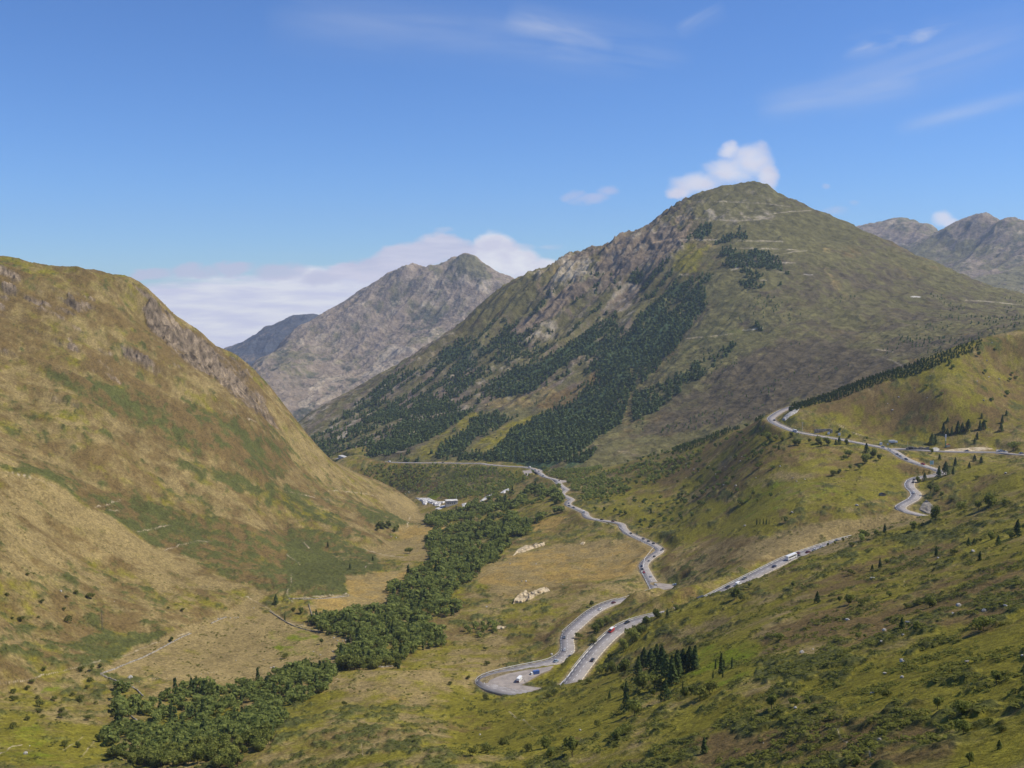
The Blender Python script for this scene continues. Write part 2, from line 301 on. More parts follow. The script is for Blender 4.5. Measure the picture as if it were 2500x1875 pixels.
A_pts += [(-300, 330, -230), (-100, 90, -110), (0, 90, -70), (60, 60, -40), (0, 20, -14), (15, 22, -13), (-15, 22, -18), (40, 60, -42), (-200, 200, -190)]
CREST_L = Y([(-150, 600, 1300), (0, 629, 1350), (63, 638, 1365), (127, 652, 1385), (158, 657, 1390), (187, 656, 1395), (206, 660, 1400), (253, 677, 1420), (294, 685, 1440), (323, 692, 1450), (335, 704, 1452), (351, 706, 1455), (370, 720, 1462), (396, 747, 1475), (434, 782, 1500), (475, 804, 1530),
 (494, 820, 1540), (519, 844, 1560), (547, 860, 1580), (589, 882, 1610), (608, 901, 1630), (633, 932, 1665), (655, 989, 1700), (668, 1021, 1720), (700, 1057, 1750), (754, 1099, 1785), (822, 1129, 1800), (876, 1158, 1800), (930, 1177, 1790), (998, 1219, 1745), (1053, 1272, 1610)])
L_pts = CREST_L + behind(CREST_L, 1.06, -30) + behind(CREST_L, 1.3, -180)
L_pts += Zp([(-150, 1650, -195), (0, 1680, -222), (250, 1640, -243), (420, 1550, -264), (560, 1500, -279), (700, 1480, -292), (840, 1450, -297), (900, 1370, -316), (940, 1330, -328), (1000, 1285, -347)])
L_pts += behind(Zp([(0, 1780, -222), (420, 1650, -262), (700, 1560, -290), (900, 1460, -310), (1000, 1370, -345), (1080, 1330, -370)]), 1.0, -25) + [(-100, 400, -290), (-260, 420, -270), (150, 800, -380), (150, 1400, -480)]
L_pts += Y([(0, 1500, 640), (0, 1300, 745), (-150, 1300, 640), (-150, 1000, 900), (0, 1142, 880), (0, 1090, 960), (0, 900, 1128), (0, 750, 1240), (-150, 750, 1150), (200, 1500, 715), (200, 1350, 840), (200, 1225, 918), (200, 1185, 985), (200, 1000, 1115), (200, 850, 1240), (200, 740, 1330),
 (104, 1174, 900), (104, 1150, 928), (297, 1278, 935), (297, 1256, 968), (364, 1332, 935), (364, 1305, 972), (427, 1361, 935), (427, 1338, 972), (538, 1408, 930), (538, 1384, 958), (601, 1427, 935),
 (400, 1450, 835), (400, 1150, 1125), (400, 1000, 1250), (400, 850, 1375), (350, 780, 1420), (600, 1250, 1145), (600, 1100, 1285), (600, 980, 1420), (500, 900, 1460), (700, 1390, 1045), (700, 1300, 1180), (700, 1200, 1300), (700, 1120, 1410),
 (800, 1350, 1160), (800, 1250, 1340), (800, 1180, 1480), (900, 1300, 1325), (900, 1230, 1540), (960, 1260, 1560)])

s_cols = np.arange(-0.86, 0.8601, 0.001)
b_rows = np.concatenate([np.log(np.array([14, 22, 32, 44, 58, 72, 86, 98, 108, 116.])), np.arange(math.log(120), math.log(2560), 0.0023)])
Sc_ = np.linspace(-0.89, 0.89, 340); Bc_ = np.linspace(math.log(12), math.log(2600), 420)
def surf(pts, lam=1e-5): return upsample(evalg(fit(pts, lam), Sc_, Bc_), Sc_, Bc_, s_cols, b_rows)
yy = np.exp(b_rows)[:, None] * np.ones((1, len(s_cols))); xx = yy * s_cols[None, :]
def gully(x, y, ang, across, along, seed):
    c, s = math.cos(ang), math.sin(ang)
    wx = x + 30 * fbm(x / 120, y / 120, 2, seed + 5); wy = y + 30 * fbm(x / 120, y / 120, 2, seed + 9)
    return ridged((wx * -s + wy * c) / across, (wx * c + wy * s) / along, 3, seed) - 0.55
ZB = surf(B_pts); ZA = surf(A_pts); ZL = surf(L_pts)
big = fbm(xx / 90, yy / 90, 3, 3); med = fbm(xx / 26, yy / 26, 3, 4)
ZB = ZB + big * 5 + med * 1.6
ZA = ZA + big * 3 + med * 1.6
up_L = sstep(-300, -120, ZL)
gl = gully(xx, yy, 0.12, 46, 260, 31)
gl2 = gully(xx, yy, 0.30, 17, 90, 35)
ZL = ZL + gl * (3 + 10 * up_L) + gl2 * (.8 + 3.5 * up_L) + big * 5 + med * (1 + 2.2 * up_L)
foot = np.array(sorted([(p[1], p[0] / p[1]) for p in Zp([(0, 1680, -222), (250, 1640, -243), (420, 1550, -264), (560, 1500, -279), (700, 1480, -292), (840, 1450, -297), (900, 1370, -316), (940, 1330, -328), (1000, 1285, -347)]) + Y([(1053, 1272, 1610)])]))
ZL = ZL - 500 * sstep(.015, .16, s_cols[None, :] - np.interp(np.exp(b_rows), foot[:, 0], foot[:, 1])[:, None]) - 300 * sstep(math.log(560), math.log(430), b_rows)[:, None] - 400 * sstep(math.log(1900), math.log(2300), b_rows)[:, None]
cra = np.array(sorted([(p[0] / p[1], p[1]) for p in CREST_A]))
ZA = ZA - 400 * sstep(1.2, 1.7, np.exp(b_rows)[:, None] / np.interp(s_cols, cra[:, 0], cra[:, 1])[None, :]) - 250 * sstep(-.2, -.45, s_cols)[None, :] * sstep(math.log(150), math.log(300), b_rows)[:, None]
ZA = np.where(yy < 140, np.minimum(ZA, -6 - 0.32 * yy), ZA)
for nm_, Z_ in ()  and (("A", ZA), ("B", ZB), ("L", ZL)):
    for r_ in range(0, len(b_rows), 110): print(nm_, round(math.exp(b_rows[r_])), [round(float(q)) for q in Z_[r_, ::138]])
def smax(a, b, k):
    h = np.clip(0.5 + 0.5 * (a - b) / k, 0, 1); return b + (a - b) * h + k * h * (1 - h)
H = smax(ZB, ZL, 5.0); isL = sstep(-3, 3, ZL - np.maximum(ZB, ZA))
H = smax(H, ZA, 2.5); isA = sstep(-2, 2, ZA - np.maximum(ZB, ZL))
del ZB, ZL
# level the ground under the roads and lay-bys, with an easy bank each side
road_d = np.full(H.shape, 1e3, np.float32)
def carve(path, half, bank, H):
    num = np.zeros(H.shape, np.float32); best = np.full(H.shape, 1e3, np.float32); zr = np.zeros(H.shape, np.float32)
    for i in range(0, len(path) - 1, 3):
        a = path[i]; b = path[min(i + 3, len(path) - 1)]; m = bank + half
        y0, y1 = min(a[1], b[1]) - m, max(a[1], b[1]) + m
        r0, r1 = np.searchsorted(b_rows, [math.log(y0), math.log(y1)])
        x0, x1 = min(a[0], b[0]) - m, max(a[0], b[0]) + m
        sa = min(x0 / y0, x0 / y1); sb = max(x1 / y0, x1 / y1); c0, c1 = np.searchsorted(s_cols, [sa, sb])
        if r1 <= r0 or c1 <= c0: continue
        X = xx[r0:r1, c0:c1]; Yv = yy[r0:r1, c0:c1]; ex, ey = b[0] - a[0], b[1] - a[1]
        t = np.clip(((X - a[0]) * ex + (Yv - a[1]) * ey) / (ex * ex + ey * ey + 1e-9), 0, 1)
        d = np.hypot(X - a[0] - t * ex, Yv - a[1] - t * ey); k = d < best[r0:r1, c0:c1]
        best[r0:r1, c0:c1] = np.where(k, d, best[r0:r1, c0:c1]); zr[r0:r1, c0:c1] = np.where(k, a[2] + (b[2] - a[2]) * t, zr[r0:r1, c0:c1])
    wgt = 1 - sstep(half, half + bank, best)
    return H * (1 - wgt) + (zr - 0.35) * wgt, best
def width_at(i):
    y = RD[i][1]; return 5.0
H, d1 = carve(RE, 6.0, 16, H)
H, d2 = carve(RD, 6.2, 16, H)
road_d = np.minimum(d1, d2)
# bank that hides the lower road between the climbing bend and the triangular lay-by
def bank(x0, y0, x1, y1, sg, hgt_, H):
    r0, r1 = np.searchsorted(b_rows, [math.log(min(y0, y1) - 40), math.log(max(y0, y1) + 40)]); X = xx[r0:r1]; Yv = yy[r0:r1]; ex, ey = x1 - x0, y1 - y0
    t = np.clip(((X - x0) * ex + (Yv - y0) * ey) / (ex * ex + ey * ey), 0, 1); d = np.hypot(X - x0 - t * ex, Yv - y0 - t * ey); out = H.copy(); out[r0:r1] += hgt_ * np.exp(-d * d / (2 * sg * sg)) * sstep(6.5, 10, road_d[r0:r1]); return out
H = bank(102, 818, 120, 832, 7.0, 9.0, H)
UU, VV = UV(xx, yy, H)
def Q(ox, oy, k, L): return [(ox + a / k, oy + b / k) for a, b in L]
P8 = lambda L: Q(1100, 1400, 3.687, L); P7 = lambda L: Q(1100, 1100, 3.687, L); P5 = lambda L: Q(700, 1050, 3.687, L)
P4 = lambda L: Q(600, 1400, 3.456, L); P3 = lambda L: Q(0, 1400, 3.456, L); P2 = lambda L: Q(0, 1000, 3.16, L); P1 = lambda L: Q(0, 600, 3.16, L)
P6 = lambda L: Q(500, 550, 3.16, L); Pn = lambda L: Q(1200, 400, 3.16, L); Pq = lambda L: Q(1800, 400, 3.16, L); Pr = lambda L: Q(1800, 780, 3.16, L)
Ps = lambda L: Q(1200, 800, 3.16, L); Pt = lambda L: Q(1700, 1200, 2.457, L); Pg = lambda L: Q(700, 900, 3.16, L)
Pz = lambda L: Q(1120, 1560, 7.373, L)
# lay-bys: polygon in the picture, level z
LAYBYS = [("hairpin", Pz([(480, 860), (560, 740), (700, 680), (900, 620), (1200, 560), (1500, 520), (1700, 480), (1640, 560), (1480, 620), (1280, 740), (1180, 800), (1110, 830), (1250, 850), (1500, 885), (1330, 930), (1000, 985), (800, 960), (600, 930)]), -249.9),
          ("road_bend", P7([(1850, 1195), (1900, 1195), (1990, 1205), (2052, 1213), (2030, 1235), (1940, 1250), (1880, 1262)]), -270.3),
          ("valley_road", P7([(648, 182), (740, 175), (800, 165), (826, 178), (822, 205), (840, 240), (795, 232), (770, 185), (715, 205), (688, 228), (668, 215)]), -327.0),
          ("lower_bends", P7([(960, 262), (1062, 272), (1058, 288), (1000, 290), (965, 282)]), -316.5),
          ("east_road", Pr([(2000, 1002), (2085, 1014), (2090, 1028), (2060, 1037), (1995, 1034)]), -177.6)]
LB_W = []
for nm, pg, z in LAYBYS:
    W = [PZ(a, b, z) for a, b in pg]; LB_W.append((nm, W, z))
    wx = np.array([(p.x, p.y) for p in W]); y0, y1 = wx[:, 1].min() - 14, wx[:, 1].max() + 14
    r0, r1 = np.searchsorted(b_rows, [math.log(y0), math.log(y1)]); X = xx[r0:r1]; Yv = yy[r0:r1]
    k = (X > wx[:, 0].min() - 14) & (X < wx[:, 0].max() + 14); rr, cc = np.nonzero(k)
    sd = poly_sd(X[rr, cc], Yv[rr, cc], wx); wgt = sstep(-12, -1, sd)
    H[r0 + rr, cc] = H[r0 + rr, cc] * (1 - wgt) + (z - 0.35) * wgt
    road_d[r0 + rr, cc] = np.minimum(road_d[r0 + rr, cc], np.where(sd > 0, 0, 6 - sd))
# ------------------------------------------------------------------ land cover
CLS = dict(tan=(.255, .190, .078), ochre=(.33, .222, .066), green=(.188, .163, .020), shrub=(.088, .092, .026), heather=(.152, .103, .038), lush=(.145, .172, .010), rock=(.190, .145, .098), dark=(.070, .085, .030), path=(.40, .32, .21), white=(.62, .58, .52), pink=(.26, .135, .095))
def cover(U, V_, x, y, base, paints, big_s, seed, sharp=9.0, warp=1.0, extra=None):
    """soft choice between ground-cover classes: a class bias per place plus noise of its own"""
    names = list(base.keys()); bias = {k: np.full(U.shape, base[k], np.float32) for k in names}
    wu = U + warp * (34 * fbm(x / big_s * 2.4, y / big_s * 2.4, 4, seed + 71, .6)); wv = V_ + warp * (20 * fbm(x / big_s * 2.4, y / big_s * 2.4, 4, seed + 72, .6))
    for pts, dct, feather in paints:
        P = np.array(pts); m = feather + 4
        k = (wu > P[:, 0].min() - m) & (wu < P[:, 0].max() + m) & (wv > P[:, 1].min() - m) & (wv < P[:, 1].max() + m)
        if not k.any(): continue
        a = sstep(-feather, feather, poly_sd(wu[k], wv[k], P)).astype(np.float32)
        for c, b in dct.items(): bias[c][k] += a * b
    S = []
    for i, n in enumerate(names):
        s = bias[n] + 1.5 * fbm(x / big_s, y / big_s, 3, seed + i * 7) + 2.7 * fbm(x / (big_s * .22), y / (big_s * .26), 5, seed + 100 + i * 7, 0.70)
        if extra is not None and n in extra: s = s + extra[n]
        S.append(s * sharp)
    S = np.stack(S); S -= S.max(0); E = np.exp(S); E /= E.sum(0)
    col = sum(E[i][..., None] * np.array(CLS[n], np.float32) for i, n in enumerate(names))
    return col, {n: E[i] for i, n in enumerate(names)}
def grid_faces(nr, nc, keep=None):
    i = np.arange((nr - 1) * (nc - 1)); r = i // (nc - 1); c = i % (nc - 1); a = r * nc + c
    Fc = np.stack([a, a + 1, a + nc + 1, a + nc], 1)
    return Fc if keep is None else Fc[keep.ravel()]
def land_material(name, s1, s2, var=0.35, bump=0.5, bscale=1.0, rough=0.95, dist=0.35):
    m = bpy.data.materials.new(name); m.use_nodes = True; t = m.node_tree; n = t.nodes; L = t.links
    b = n["Principled BSDF"]; b.inputs["Roughness"].default_value = rough; b.inputs["Specular IOR Level"].default_value = 0.08
    at = n.new("ShaderNodeAttribute"); at.attribute_name = "Cover"; g = n.new("ShaderNodeNewGeometry")
    def nz(s, d=4):
        q = n.new("ShaderNodeTexNoise"); q.inputs["Scale"].default_value = s; q.inputs["Detail"].default_value = d; q.inputs["Roughness"].default_value = 0.65
        L.new(g.outputs["Position"], q.inputs["Vector"]); return q.outputs["Fac"]
    a1 = nz(s1); a2 = nz(s2, 3)
    f = mth('ADD', mth('MULTIPLY', a1, 0.65, tree=t), mth('MULTIPLY', a2, 0.35, tree=t), tree=t)
    mr = n.new("ShaderNodeMapRange"); L.new(f, mr.inputs[0]); mr.inputs[1].default_value = 0.34; mr.inputs[2].default_value = 0.66; mr.inputs[3].default_value = 1 - var; mr.inputs[4].default_value = 1 + var
    mx = n.new("ShaderNodeMix"); mx.data_type = 'RGBA'; mx.blend_type = 'MULTIPLY'; mx.inputs[0].default_value = 1
    L.new(at.outputs["Color"], mx.inputs[6]); L.new(mr.outputs[0], mx.inputs[7])
    L.new(mx.outputs[2], b.inputs["Base Color"])
    bp = n.new("ShaderNodeBump"); bp.inputs["Strength"].default_value = bump; bp.inputs["Distance"].default_value = dist; L.new(nz(bscale, 5), bp.inputs["Height"]); L.new(bp.outputs[0], b.inputs["Normal"])
    return m
def land(name, X, Yv, Z, col, mat, smooth=True, keep=None):
    nr, nc = X.shape
    me = mesh_np(name, np.stack([X.ravel(), Yv.ravel(), Z.ravel()], 1), grid_faces(nr, nc, keep), 4, [mat], smooth)
    at = me.attributes.new("Cover", 'FLOAT_COLOR', 'POINT'); c4 = np.ones((nr * nc, 4), np.float32); c4[:, :3] = col.reshape(-1, 3)
    at.data.foreach_set("color", c4.ravel()); o = obj(name, me); tag(o, kind="structure"); return o
def ell(cx, cy, rx, ry, rot=0, n=14):
    c, s = math.cos(R(rot)), math.sin(R(rot))
    return [(cx + rx * math.cos(2 * math.pi * k / n) * c - ry * math.sin(2 * math.pi * k / n) * s, cy + rx * math.cos(2 * math.pi * k / n) * s + ry * math.sin(2 * math.pi * k / n) * c) for k in range(n)]

# ---- ground paints (picture outlines of real patches: meadows, heather, scree, woods floor)
WOOD = P5([(1280, 1010), (1440, 870), (1290, 830), (1420, 800), (1560, 760), (1700, 690), (1900, 620), (2100, 580), (2212, 520), (2400, 540), (2500, 620), (2450, 740), (2330, 800), (2212, 830), (2100, 960), (2000, 1010), (1900, 1100), (1880, 1160), (1750, 1200), (1700, 1290), (1560, 1390), (1400, 1560), (1250, 1640)]) + P4([(1800, 330), (1640, 300), (1480, 350), (1640, 590), (1400, 640), (1300, 680), (1260, 785), (820, 790), (830, 680), (960, 620), (980, 560), (900, 510), (620, 460), (610, 410), (1000, 345), (1240, 330), (1250, 230), (1240, 130), (1390, 150), (1400, 40)]) + P5([(1110, 1350), (1300, 1240), (1340, 1160), (1420, 1105), (1290, 1050)])
WOOD2 = P3([(1010, 1020), (1130, 1040), (1215, 1110), (1500, 1060), (1690, 990), (2000, 1010)]) + P4([(0, 990), (300, 880), (500, 830), (620, 810), (720, 900), (600, 990), (430, 1070), (300, 1170), (240, 1300), (110, 1460), (0, 1470)]) + P3([(2000, 1500), (1960, 1620), (1600, 1570), (1300, 1600), (980, 1540), (950, 1380), (1060, 1300), (1290, 1320), (1300, 1300), (1080, 1220), (1020, 1110)])
WOOD3 = P5([(560, 300), (900, 330), (1500, 330), (1900, 350), (2100, 450), (2000, 560), (1750, 600), (1480, 630), (1380, 600), (1250, 580), (1080, 560), (900, 480), (700, 400)])
MEADOW = P7([(215, 1130), (300, 1060), (520, 960), (700, 900), (1100, 850), (1400, 830), (1650, 800), (1780, 840), (1860, 890), (1690, 1010), (1680, 1100), (1500, 1160), (1100, 1170), (900, 1200), (560, 1290), (450, 1330), (350, 1260), (260, 1180)])
ground_paints = [
    (MEADOW, dict(ochre=2.2, tan=1.0, shrub=-.8), 16),
    (P7([(700, 660), (900, 600), (1050, 600), (950, 700), (760, 740)]), dict(ochre=2.2), 8),
    (P5([(980, 890), (1250, 850), (1440, 870), (1330, 1000), (1200, 1020), (1000, 990)]), dict(ochre=2.3, tan=1.0, shrub=-2), 5),
    (P5([(930, 1000), (1200, 1020), (1420, 1105), (1340, 1170), (1100, 1180), (900, 1150), (750, 1090)]), dict(ochre=1.0, tan=1.2, shrub=-1), 8),
    (P5([(200, 1540), (560, 1490), (540, 1310), (800, 1300), (1110, 1270), (1110, 1430), (950, 1450), (950, 1659), (500, 1750), (220, 1659)]), dict(ochre=2.2, tan=1.3, shrub=-2), 7),
    (P4([(0, 250), (200, 350), (450, 440), (800, 560), (940, 580), (820, 700), (800, 790), (500, 800), (0, 960), (-300, 960), (-600, 900), (-1200, 830), (-900, 600), (-300, 380)]), dict(tan=1.7, ochre=.5, shrub=-1, green=.3), 8),
    (P4([(170, 450), (480, 450), (750, 590), (600, 740), (350, 700), (180, 600)]), dict(lush=2.2, green=.8), 7),
    (P4([(380, 790), (700, 790), (1300, 790), (1500, 620), (1900, 590), (2212, 500), (2212, 800), (1920, 930), (1900, 1050), (1200, 1130), (700, 1120), (620, 1000), (700, 900), (780, 860)]), dict(tan=1.0, ochre=1.0, green=.7, shrub=-.6), 10),
    (P4([(300, 1180), (600, 1010), (800, 1000), (1300, 1090), (1250, 1250), (700, 1200), (650, 1400), (200, 1500)]), dict(shrub=.9, green=.7), 14),
    (P5([(820, 580), (1050, 610), (1150, 700), (1300, 830), (1150, 850), (950, 760), (850, 660)]), dict(ochre=1.4, tan=1.4, shrub=-1), 6),
    # left slope bands
    (P2([(30, 440), (200, 400), (400, 480), (700, 560), (560, 640), (350, 540), (100, 470)]), dict(shrub=1.75, heather=.2), 9),
    (P2([(560, 640), (900, 640), (1200, 720), (1500, 820), (1900, 880), (2212, 980), (2500, 1050), (2560, 1200), (2400, 1350), (2100, 1420), (1800, 1320), (1400, 1130), (1150, 1040), (900, 860), (720, 740)]), dict(shrub=1.75, heather=.55, green=.3, tan=-.5), 8),
    (P2([(860, 1390), (1000, 1320), (1200, 1380), (1330, 1480), (1200, 1540), (980, 1480)]), dict(shrub=1.2), 5),
    (P2([(680, 1210), (940, 1290), (900, 1350), (760, 1290)]), dict(shrub=1.1), 4),
    (P3([(0, 640), (300, 580), (700, 560), (1000, 500), (1370, 500), (1350, 560), (1000, 720), (700, 790), (340, 880), (0, 720)]), dict(shrub=1.7, green=.5), 8),
    (P3([(0, 440), (330, 460), (250, 570), (0, 590)]), dict(shrub=1.2), 4),
    (P3([(300, 1000), (560, 840), (640, 900), (560, 1000)]), dict(lush=1.5), 6),
    (P3([(0, 1250), (900, 1280), (960, 1540), (600, 1659), (0, 1640)]), dict(lush=.9, green=.8, shrub=.2), 14),
    (P1([(300, 870), (500, 1000), (650, 1060), (950, 1110), (1300, 1180), (1700, 1290), (2212, 1560), (2212, 1800), (1950, 1740), (1650, 1560), (1400, 1560), (1200, 1420), (900, 1330), (600, 1160), (380, 1000)]), dict(shrub=1.6, heather=.8, tan=-.6), 12),
    (P1([(1270, 1180), (1500, 1290), (1700, 1500), (1500, 1480), (1300, 1350)]), dict(tan=1.8, heather=.7), 8),
    (P2([(1250, 350), (1600, 430), (2212, 600), (2400, 720), (2700, 900), (2650, 960), (2300, 800), (1900, 640), (1500, 500), (1270, 400)]), dict(shrub=1.4, green=.4), 8),
    (P5([(0, 500), (300, 560), (700, 680), (1000, 760), (1250, 840), (960, 930), (800, 880), (500, 700), (200, 600), (0, 570)]), dict(shrub=1.5, heather=.4), 8),
    (P5([(0, 860), (300, 900), (600, 1020), (830, 1130), (830, 1270), (640, 1300), (500, 1380), (560, 1480), (300, 1490), (0, 1460)]), dict(shrub=1.7, heather=.4), 6),
    (P2([(0, 460), (330, 560), (750, 760), (1150, 1050), (1650, 1270), (1900, 1350), (1700, 1430), (1300, 1400), (1000, 1200), (600, 1150), (300, 1300), (0, 1300)]), dict(tan=.8, heather=.45, shrub=-.3), 12),
    # cliffs of the left mountain
    (P1([(1040, 300), (1180, 390), (1400, 620), (1560, 700), (1740, 830), (1880, 900), (2010, 1060), (2075, 1250), (2180, 1430), (2000, 1320), (1850, 1180), (1640, 1050), (1500, 950), (1300, 800), (1150, 640), (1090, 500), (1150, 430)]), dict(rock=4.6, heather=1.4, green=.5), 6),
    (P1([(200, 400), (480, 420), (600, 340), (760, 420), (700, 520), (500, 560), (300, 560)]), dict(rock=2.3, heather=.6), 12),
    (P1([(640, 780), (880, 800), (960, 1000), (940, 1090), (700, 980)]), dict(rock=2.4, heather=.9), 8),
    (P1([(0, 120), (160, 140), (160, 260), (60, 500), (0, 560)]), dict(rock=2.3, heather=.6), 10),
    (P1([(520, 600), (620, 640), (600, 850), (520, 820)]), dict(rock=2.3, heather=.5), 8),
    (P1([(950, 740), (1040, 780), (1180, 900), (1100, 960), (960, 860)]), dict(rock=2.3, heather=.3), 8),
    # right hillside
    (Pr([(500, 640), (1000, 540), (1500, 330), (2212, 120), (2300, 500), (2212, 800), (1500, 900), (1200, 920), (800, 860)]), dict(heather=.9, green=.35), 14),
    (Pr([(0, 860), (300, 900), (800, 980), (1150, 1030), (1500, 1170), (1250, 1290), (900, 1350), (500, 1180), (0, 1150)]), dict(heather=.8, green=.4), 12),
    (Pr([(0, 1290), (700, 1230), (1250, 1100), (1300, 1330), (900, 1400), (200, 1500), (0, 1540)]), dict(lush=.9, green=.7), 12),
    (Pr([(300, 1659), (900, 1530), (1250, 1490), (1500, 1560), (1200, 1640), (800, 1800), (0, 1850)]), dict(tan=1.4, ochre=.3), 8),
    (Pr([(1300, 1030), (1500, 1120), (1900, 1080), (2212, 1120), (2212, 1300), (1700, 1250), (1600, 1100)]), dict(green=.7, heather=.2), 10),
    (Pr([(1280, 1010), (1340, 1060), (1480, 1110), (1400, 1110), (1290, 1060)]), dict(ochre=2.0), 3),
    (Ps([(1350, 800), (2000, 600), (2212, 500), (2212, 900), (1900, 1250), (1400, 1250), (1000, 1300), (900, 1100)]), dict(heather=.5, green=.3), 14),
    (Ps([(1100, 1280), (1600, 1330), (2212, 1350), (2212, 1600), (1300, 1659), (1060, 1520), (760, 1400), (700, 1290)]), dict(green=.9, lush=.35), 12),
    (Pt([(0, 250), (500, 300), (700, 330), (450, 420), (200, 470), (0, 460)]), dict(heather=1.1, tan=.6), 8),
    (P7([(1800, 1000), (2000, 900), (2212, 880), (2212, 1100), (2000, 1150), (1800, 1080)]), dict(heather=.8, tan=.3), 10),
    (P7([(1150, 370), (1290, 330), (1280, 360), (1190, 390)]), dict(path=2.6), 2),
    # near hill
    (Pt([(0, 700), (600, 600), (1400, 430), (1966, 200), (1966, 420), (1300, 600), (700, 720), (350, 900), (0, 850)]), dict(tan=.5, green=.5), 14),
    (Pt([(1150, 330), (1966, 260), (1966, 850), (1500, 850), (900, 900), (500, 900), (650, 640)]), dict(heather=.95, shrub=.3, green=.2), 22),
    (Pt([(60, 900), (380, 880), (330, 1100), (130, 1180), (0, 1120), (-180, 1180), (-250, 1060)]), dict(lush=1.7, green=1.0, heather=-1), 14),
    (Pt([(880, 1120), (1250, 980), (1500, 900), (1966, 850), (1966, 1250), (1500, 1280), (900, 1300), (500, 1180)]), dict(green=1.1, lush=.6), 14),
    (Pt([(340, 1020), (800, 960), (1000, 1010), (900, 1140), (500, 1190), (350, 1130)]), dict(shrub=1.0), 8),
    (Pt([(0, 1500), (800, 1380), (1350, 1370), (1560, 1560), (1200, 1659), (0, 1659)]), dict(heather=1.2, shrub=.3, green=-.1), 18),
    (Pt([(1560, 1480), (1720, 1330), (1966, 1400), (1966, 1659), (1560, 1659)]), dict(lush=1.1, green=.6, heather=-.5), 18),
    (P8([(0, 1300), (330, 1280), (420, 1400), (200, 1480), (0, 1450)]), dict(heather=1.2, pink=.6), 10),
    (P8([(0, 1000), (500, 1180), (1200, 1050), (1500, 900), (1700, 1200), (1400, 1450), (700, 1600), (0, 1659)]), dict(green=1.0, lush=.3), 16),
    (P8([(640, 985), (880, 870), (1120, 760), (1200, 800), (1050, 980), (830, 1025)]), dict(lush=1.2, green=1.2), 6),
    (P8([(1180, 690), (1330, 570), (1360, 620), (1200, 720)]), dict(pink=2.6), 3),
    (P8([(670, 975), (860, 870), (1060, 800), (1120, 720), (1110, 760), (900, 880), (690, 985)]), dict(pink=2.4), 1.5),
    (P5([(900, 460), (1050, 470), (1110, 500), (1080, 580), (960, 520)]), dict(rock=1.4, heather=.5, pink=.3), 5),
    (P5([(1290, 470), (1420, 470), (1330, 580), (1210, 590)]), dict(heather=1.3, rock=.5), 5),
    (P5([(600, 340), (800, 380), (860, 450), (720, 420)]), dict(rock=.9, heather=.5), 5),
    (P5([(1480, 640), (1700, 600), (1850, 560), (2100, 470), (2212, 420), (2212, 470), (1990, 560), (1750, 640), (1560, 700)]), dict(ochre=1.0, tan=.8, green=.4), 5),
    (P5([(1300, 560), (1370, 580), (1370, 640), (1280, 620)]), dict(lush=2), 3),
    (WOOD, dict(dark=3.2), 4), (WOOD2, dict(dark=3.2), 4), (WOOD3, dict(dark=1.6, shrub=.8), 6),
    (Pr([(1400, 1470), (1450, 1390), (1510, 1440), (1500, 1500), (1440, 1500)]), dict(path=2.6, rock=1.0), 1.5),
    (Pr([(340, 770), (430, 700), (480, 682), (440, 730), (370, 775)]), dict(path=1.6, rock=1.2), 2),
]
thin = [  # footpaths and dry gullies, thin lines: points, half width in px, class
    (P2([(50, 480), (330, 550), (420, 590)]), 1.0, 'path'), (P2([(730, 755), (820, 745), (900, 715), (940, 700)]), 1.2, 'path'), (P2([(790, 780), (900, 790), (950, 775)]), 1.0, 'path'), (P2([(1060, 955), (1180, 925), (1320, 900)]), 1.1, 'path'),
    (P2([(1270, 1085), (1400, 1050), (1520, 1020), (1640, 1030)]), 1.0, 'path'), (P4([(385, 0), (385, 90), (345, 180), (400, 250)]), 1.3, 'path'), (P4([(380, 215), (800, 190), (880, 180)]), .9, 'path'),
    (P4([(0, 195), (200, 300), (340, 410), (500, 450), (640, 490)]), 1.0, 'path'), (P4([(640, 490), (810, 500), (900, 520), (960, 560), (960, 590)]), 1.1, 'path'), (P4([(730, 940), (780, 890)]), 1.0, 'path'),
    (P8([(540, 1250), (610, 1320), (670, 1325), (720, 1380), (800, 1430)]), 1.2, 'path'), (P8([(1000, 1300), (980, 1400)]), 1.0, 'path'), (Pt([(820, 1440), (870, 1490), (960, 1550), (1050, 1600)]), 1.5, 'path'), (Pt([(1250, 500), (1245, 590)]), .8, 'path'),
    (P4([(1080, 1430), (1090, 1500)]), 1.0, 'path'), (P4([(975, 1460), (990, 1540)]), 1.0, 'path'), (P3([(520, 1500), (700, 1380)]), 1.2, 'path'), (P3([(690, 1550), (800, 1410)]), 1.3, 'path'), (P3([(0, 1530), (110, 1460), (190, 1450)]), 1.2, 'path'),
    (P3([(0, 930), (200, 910), (420, 850), (680, 790), (1000, 720), (1300, 590), (1600, 500)]), .8, 'path'), (P5([(720, 1250), (750, 1190)]), .9, 'path'), (P5([(150, 1010), (240, 1110)]), .7, 'path'), (P5([(0, 560), (200, 600), (400, 640)]), .8, 'path'),
    (P5([(1090, 870), (1115, 780)]), 1.1, 'path'), (P5([(380, 545), (700, 570), (820, 600)]), .8, 'path'), (P5([(0, 1130), (120, 1220)]), .8, 'path'), (P5([(700, 1080), (900, 1130), (1080, 1150)]), .8, 'path'),
    (Ps([(1300, 820), (1500, 800), (1780, 770), (1850, 765)]), .7, 'path'), (Pr([(730, 780), (830, 840), (900, 880), (1000, 905)]), 1.2, 'path'), (Pr([(2090, 530), (2212, 520)]), 1.5, 'tan'), (P8([(1060, 950), (1290, 590)]), 0.01, 'path'),
    (P1([(1780, 1290), (1830, 1300)]), 1.3, 'path'), (P1([(1900, 1330), (1980, 1360)]), 1.3, 'path'), (P1([(1380, 530), (1500, 650)]), 0.01, 'path')]
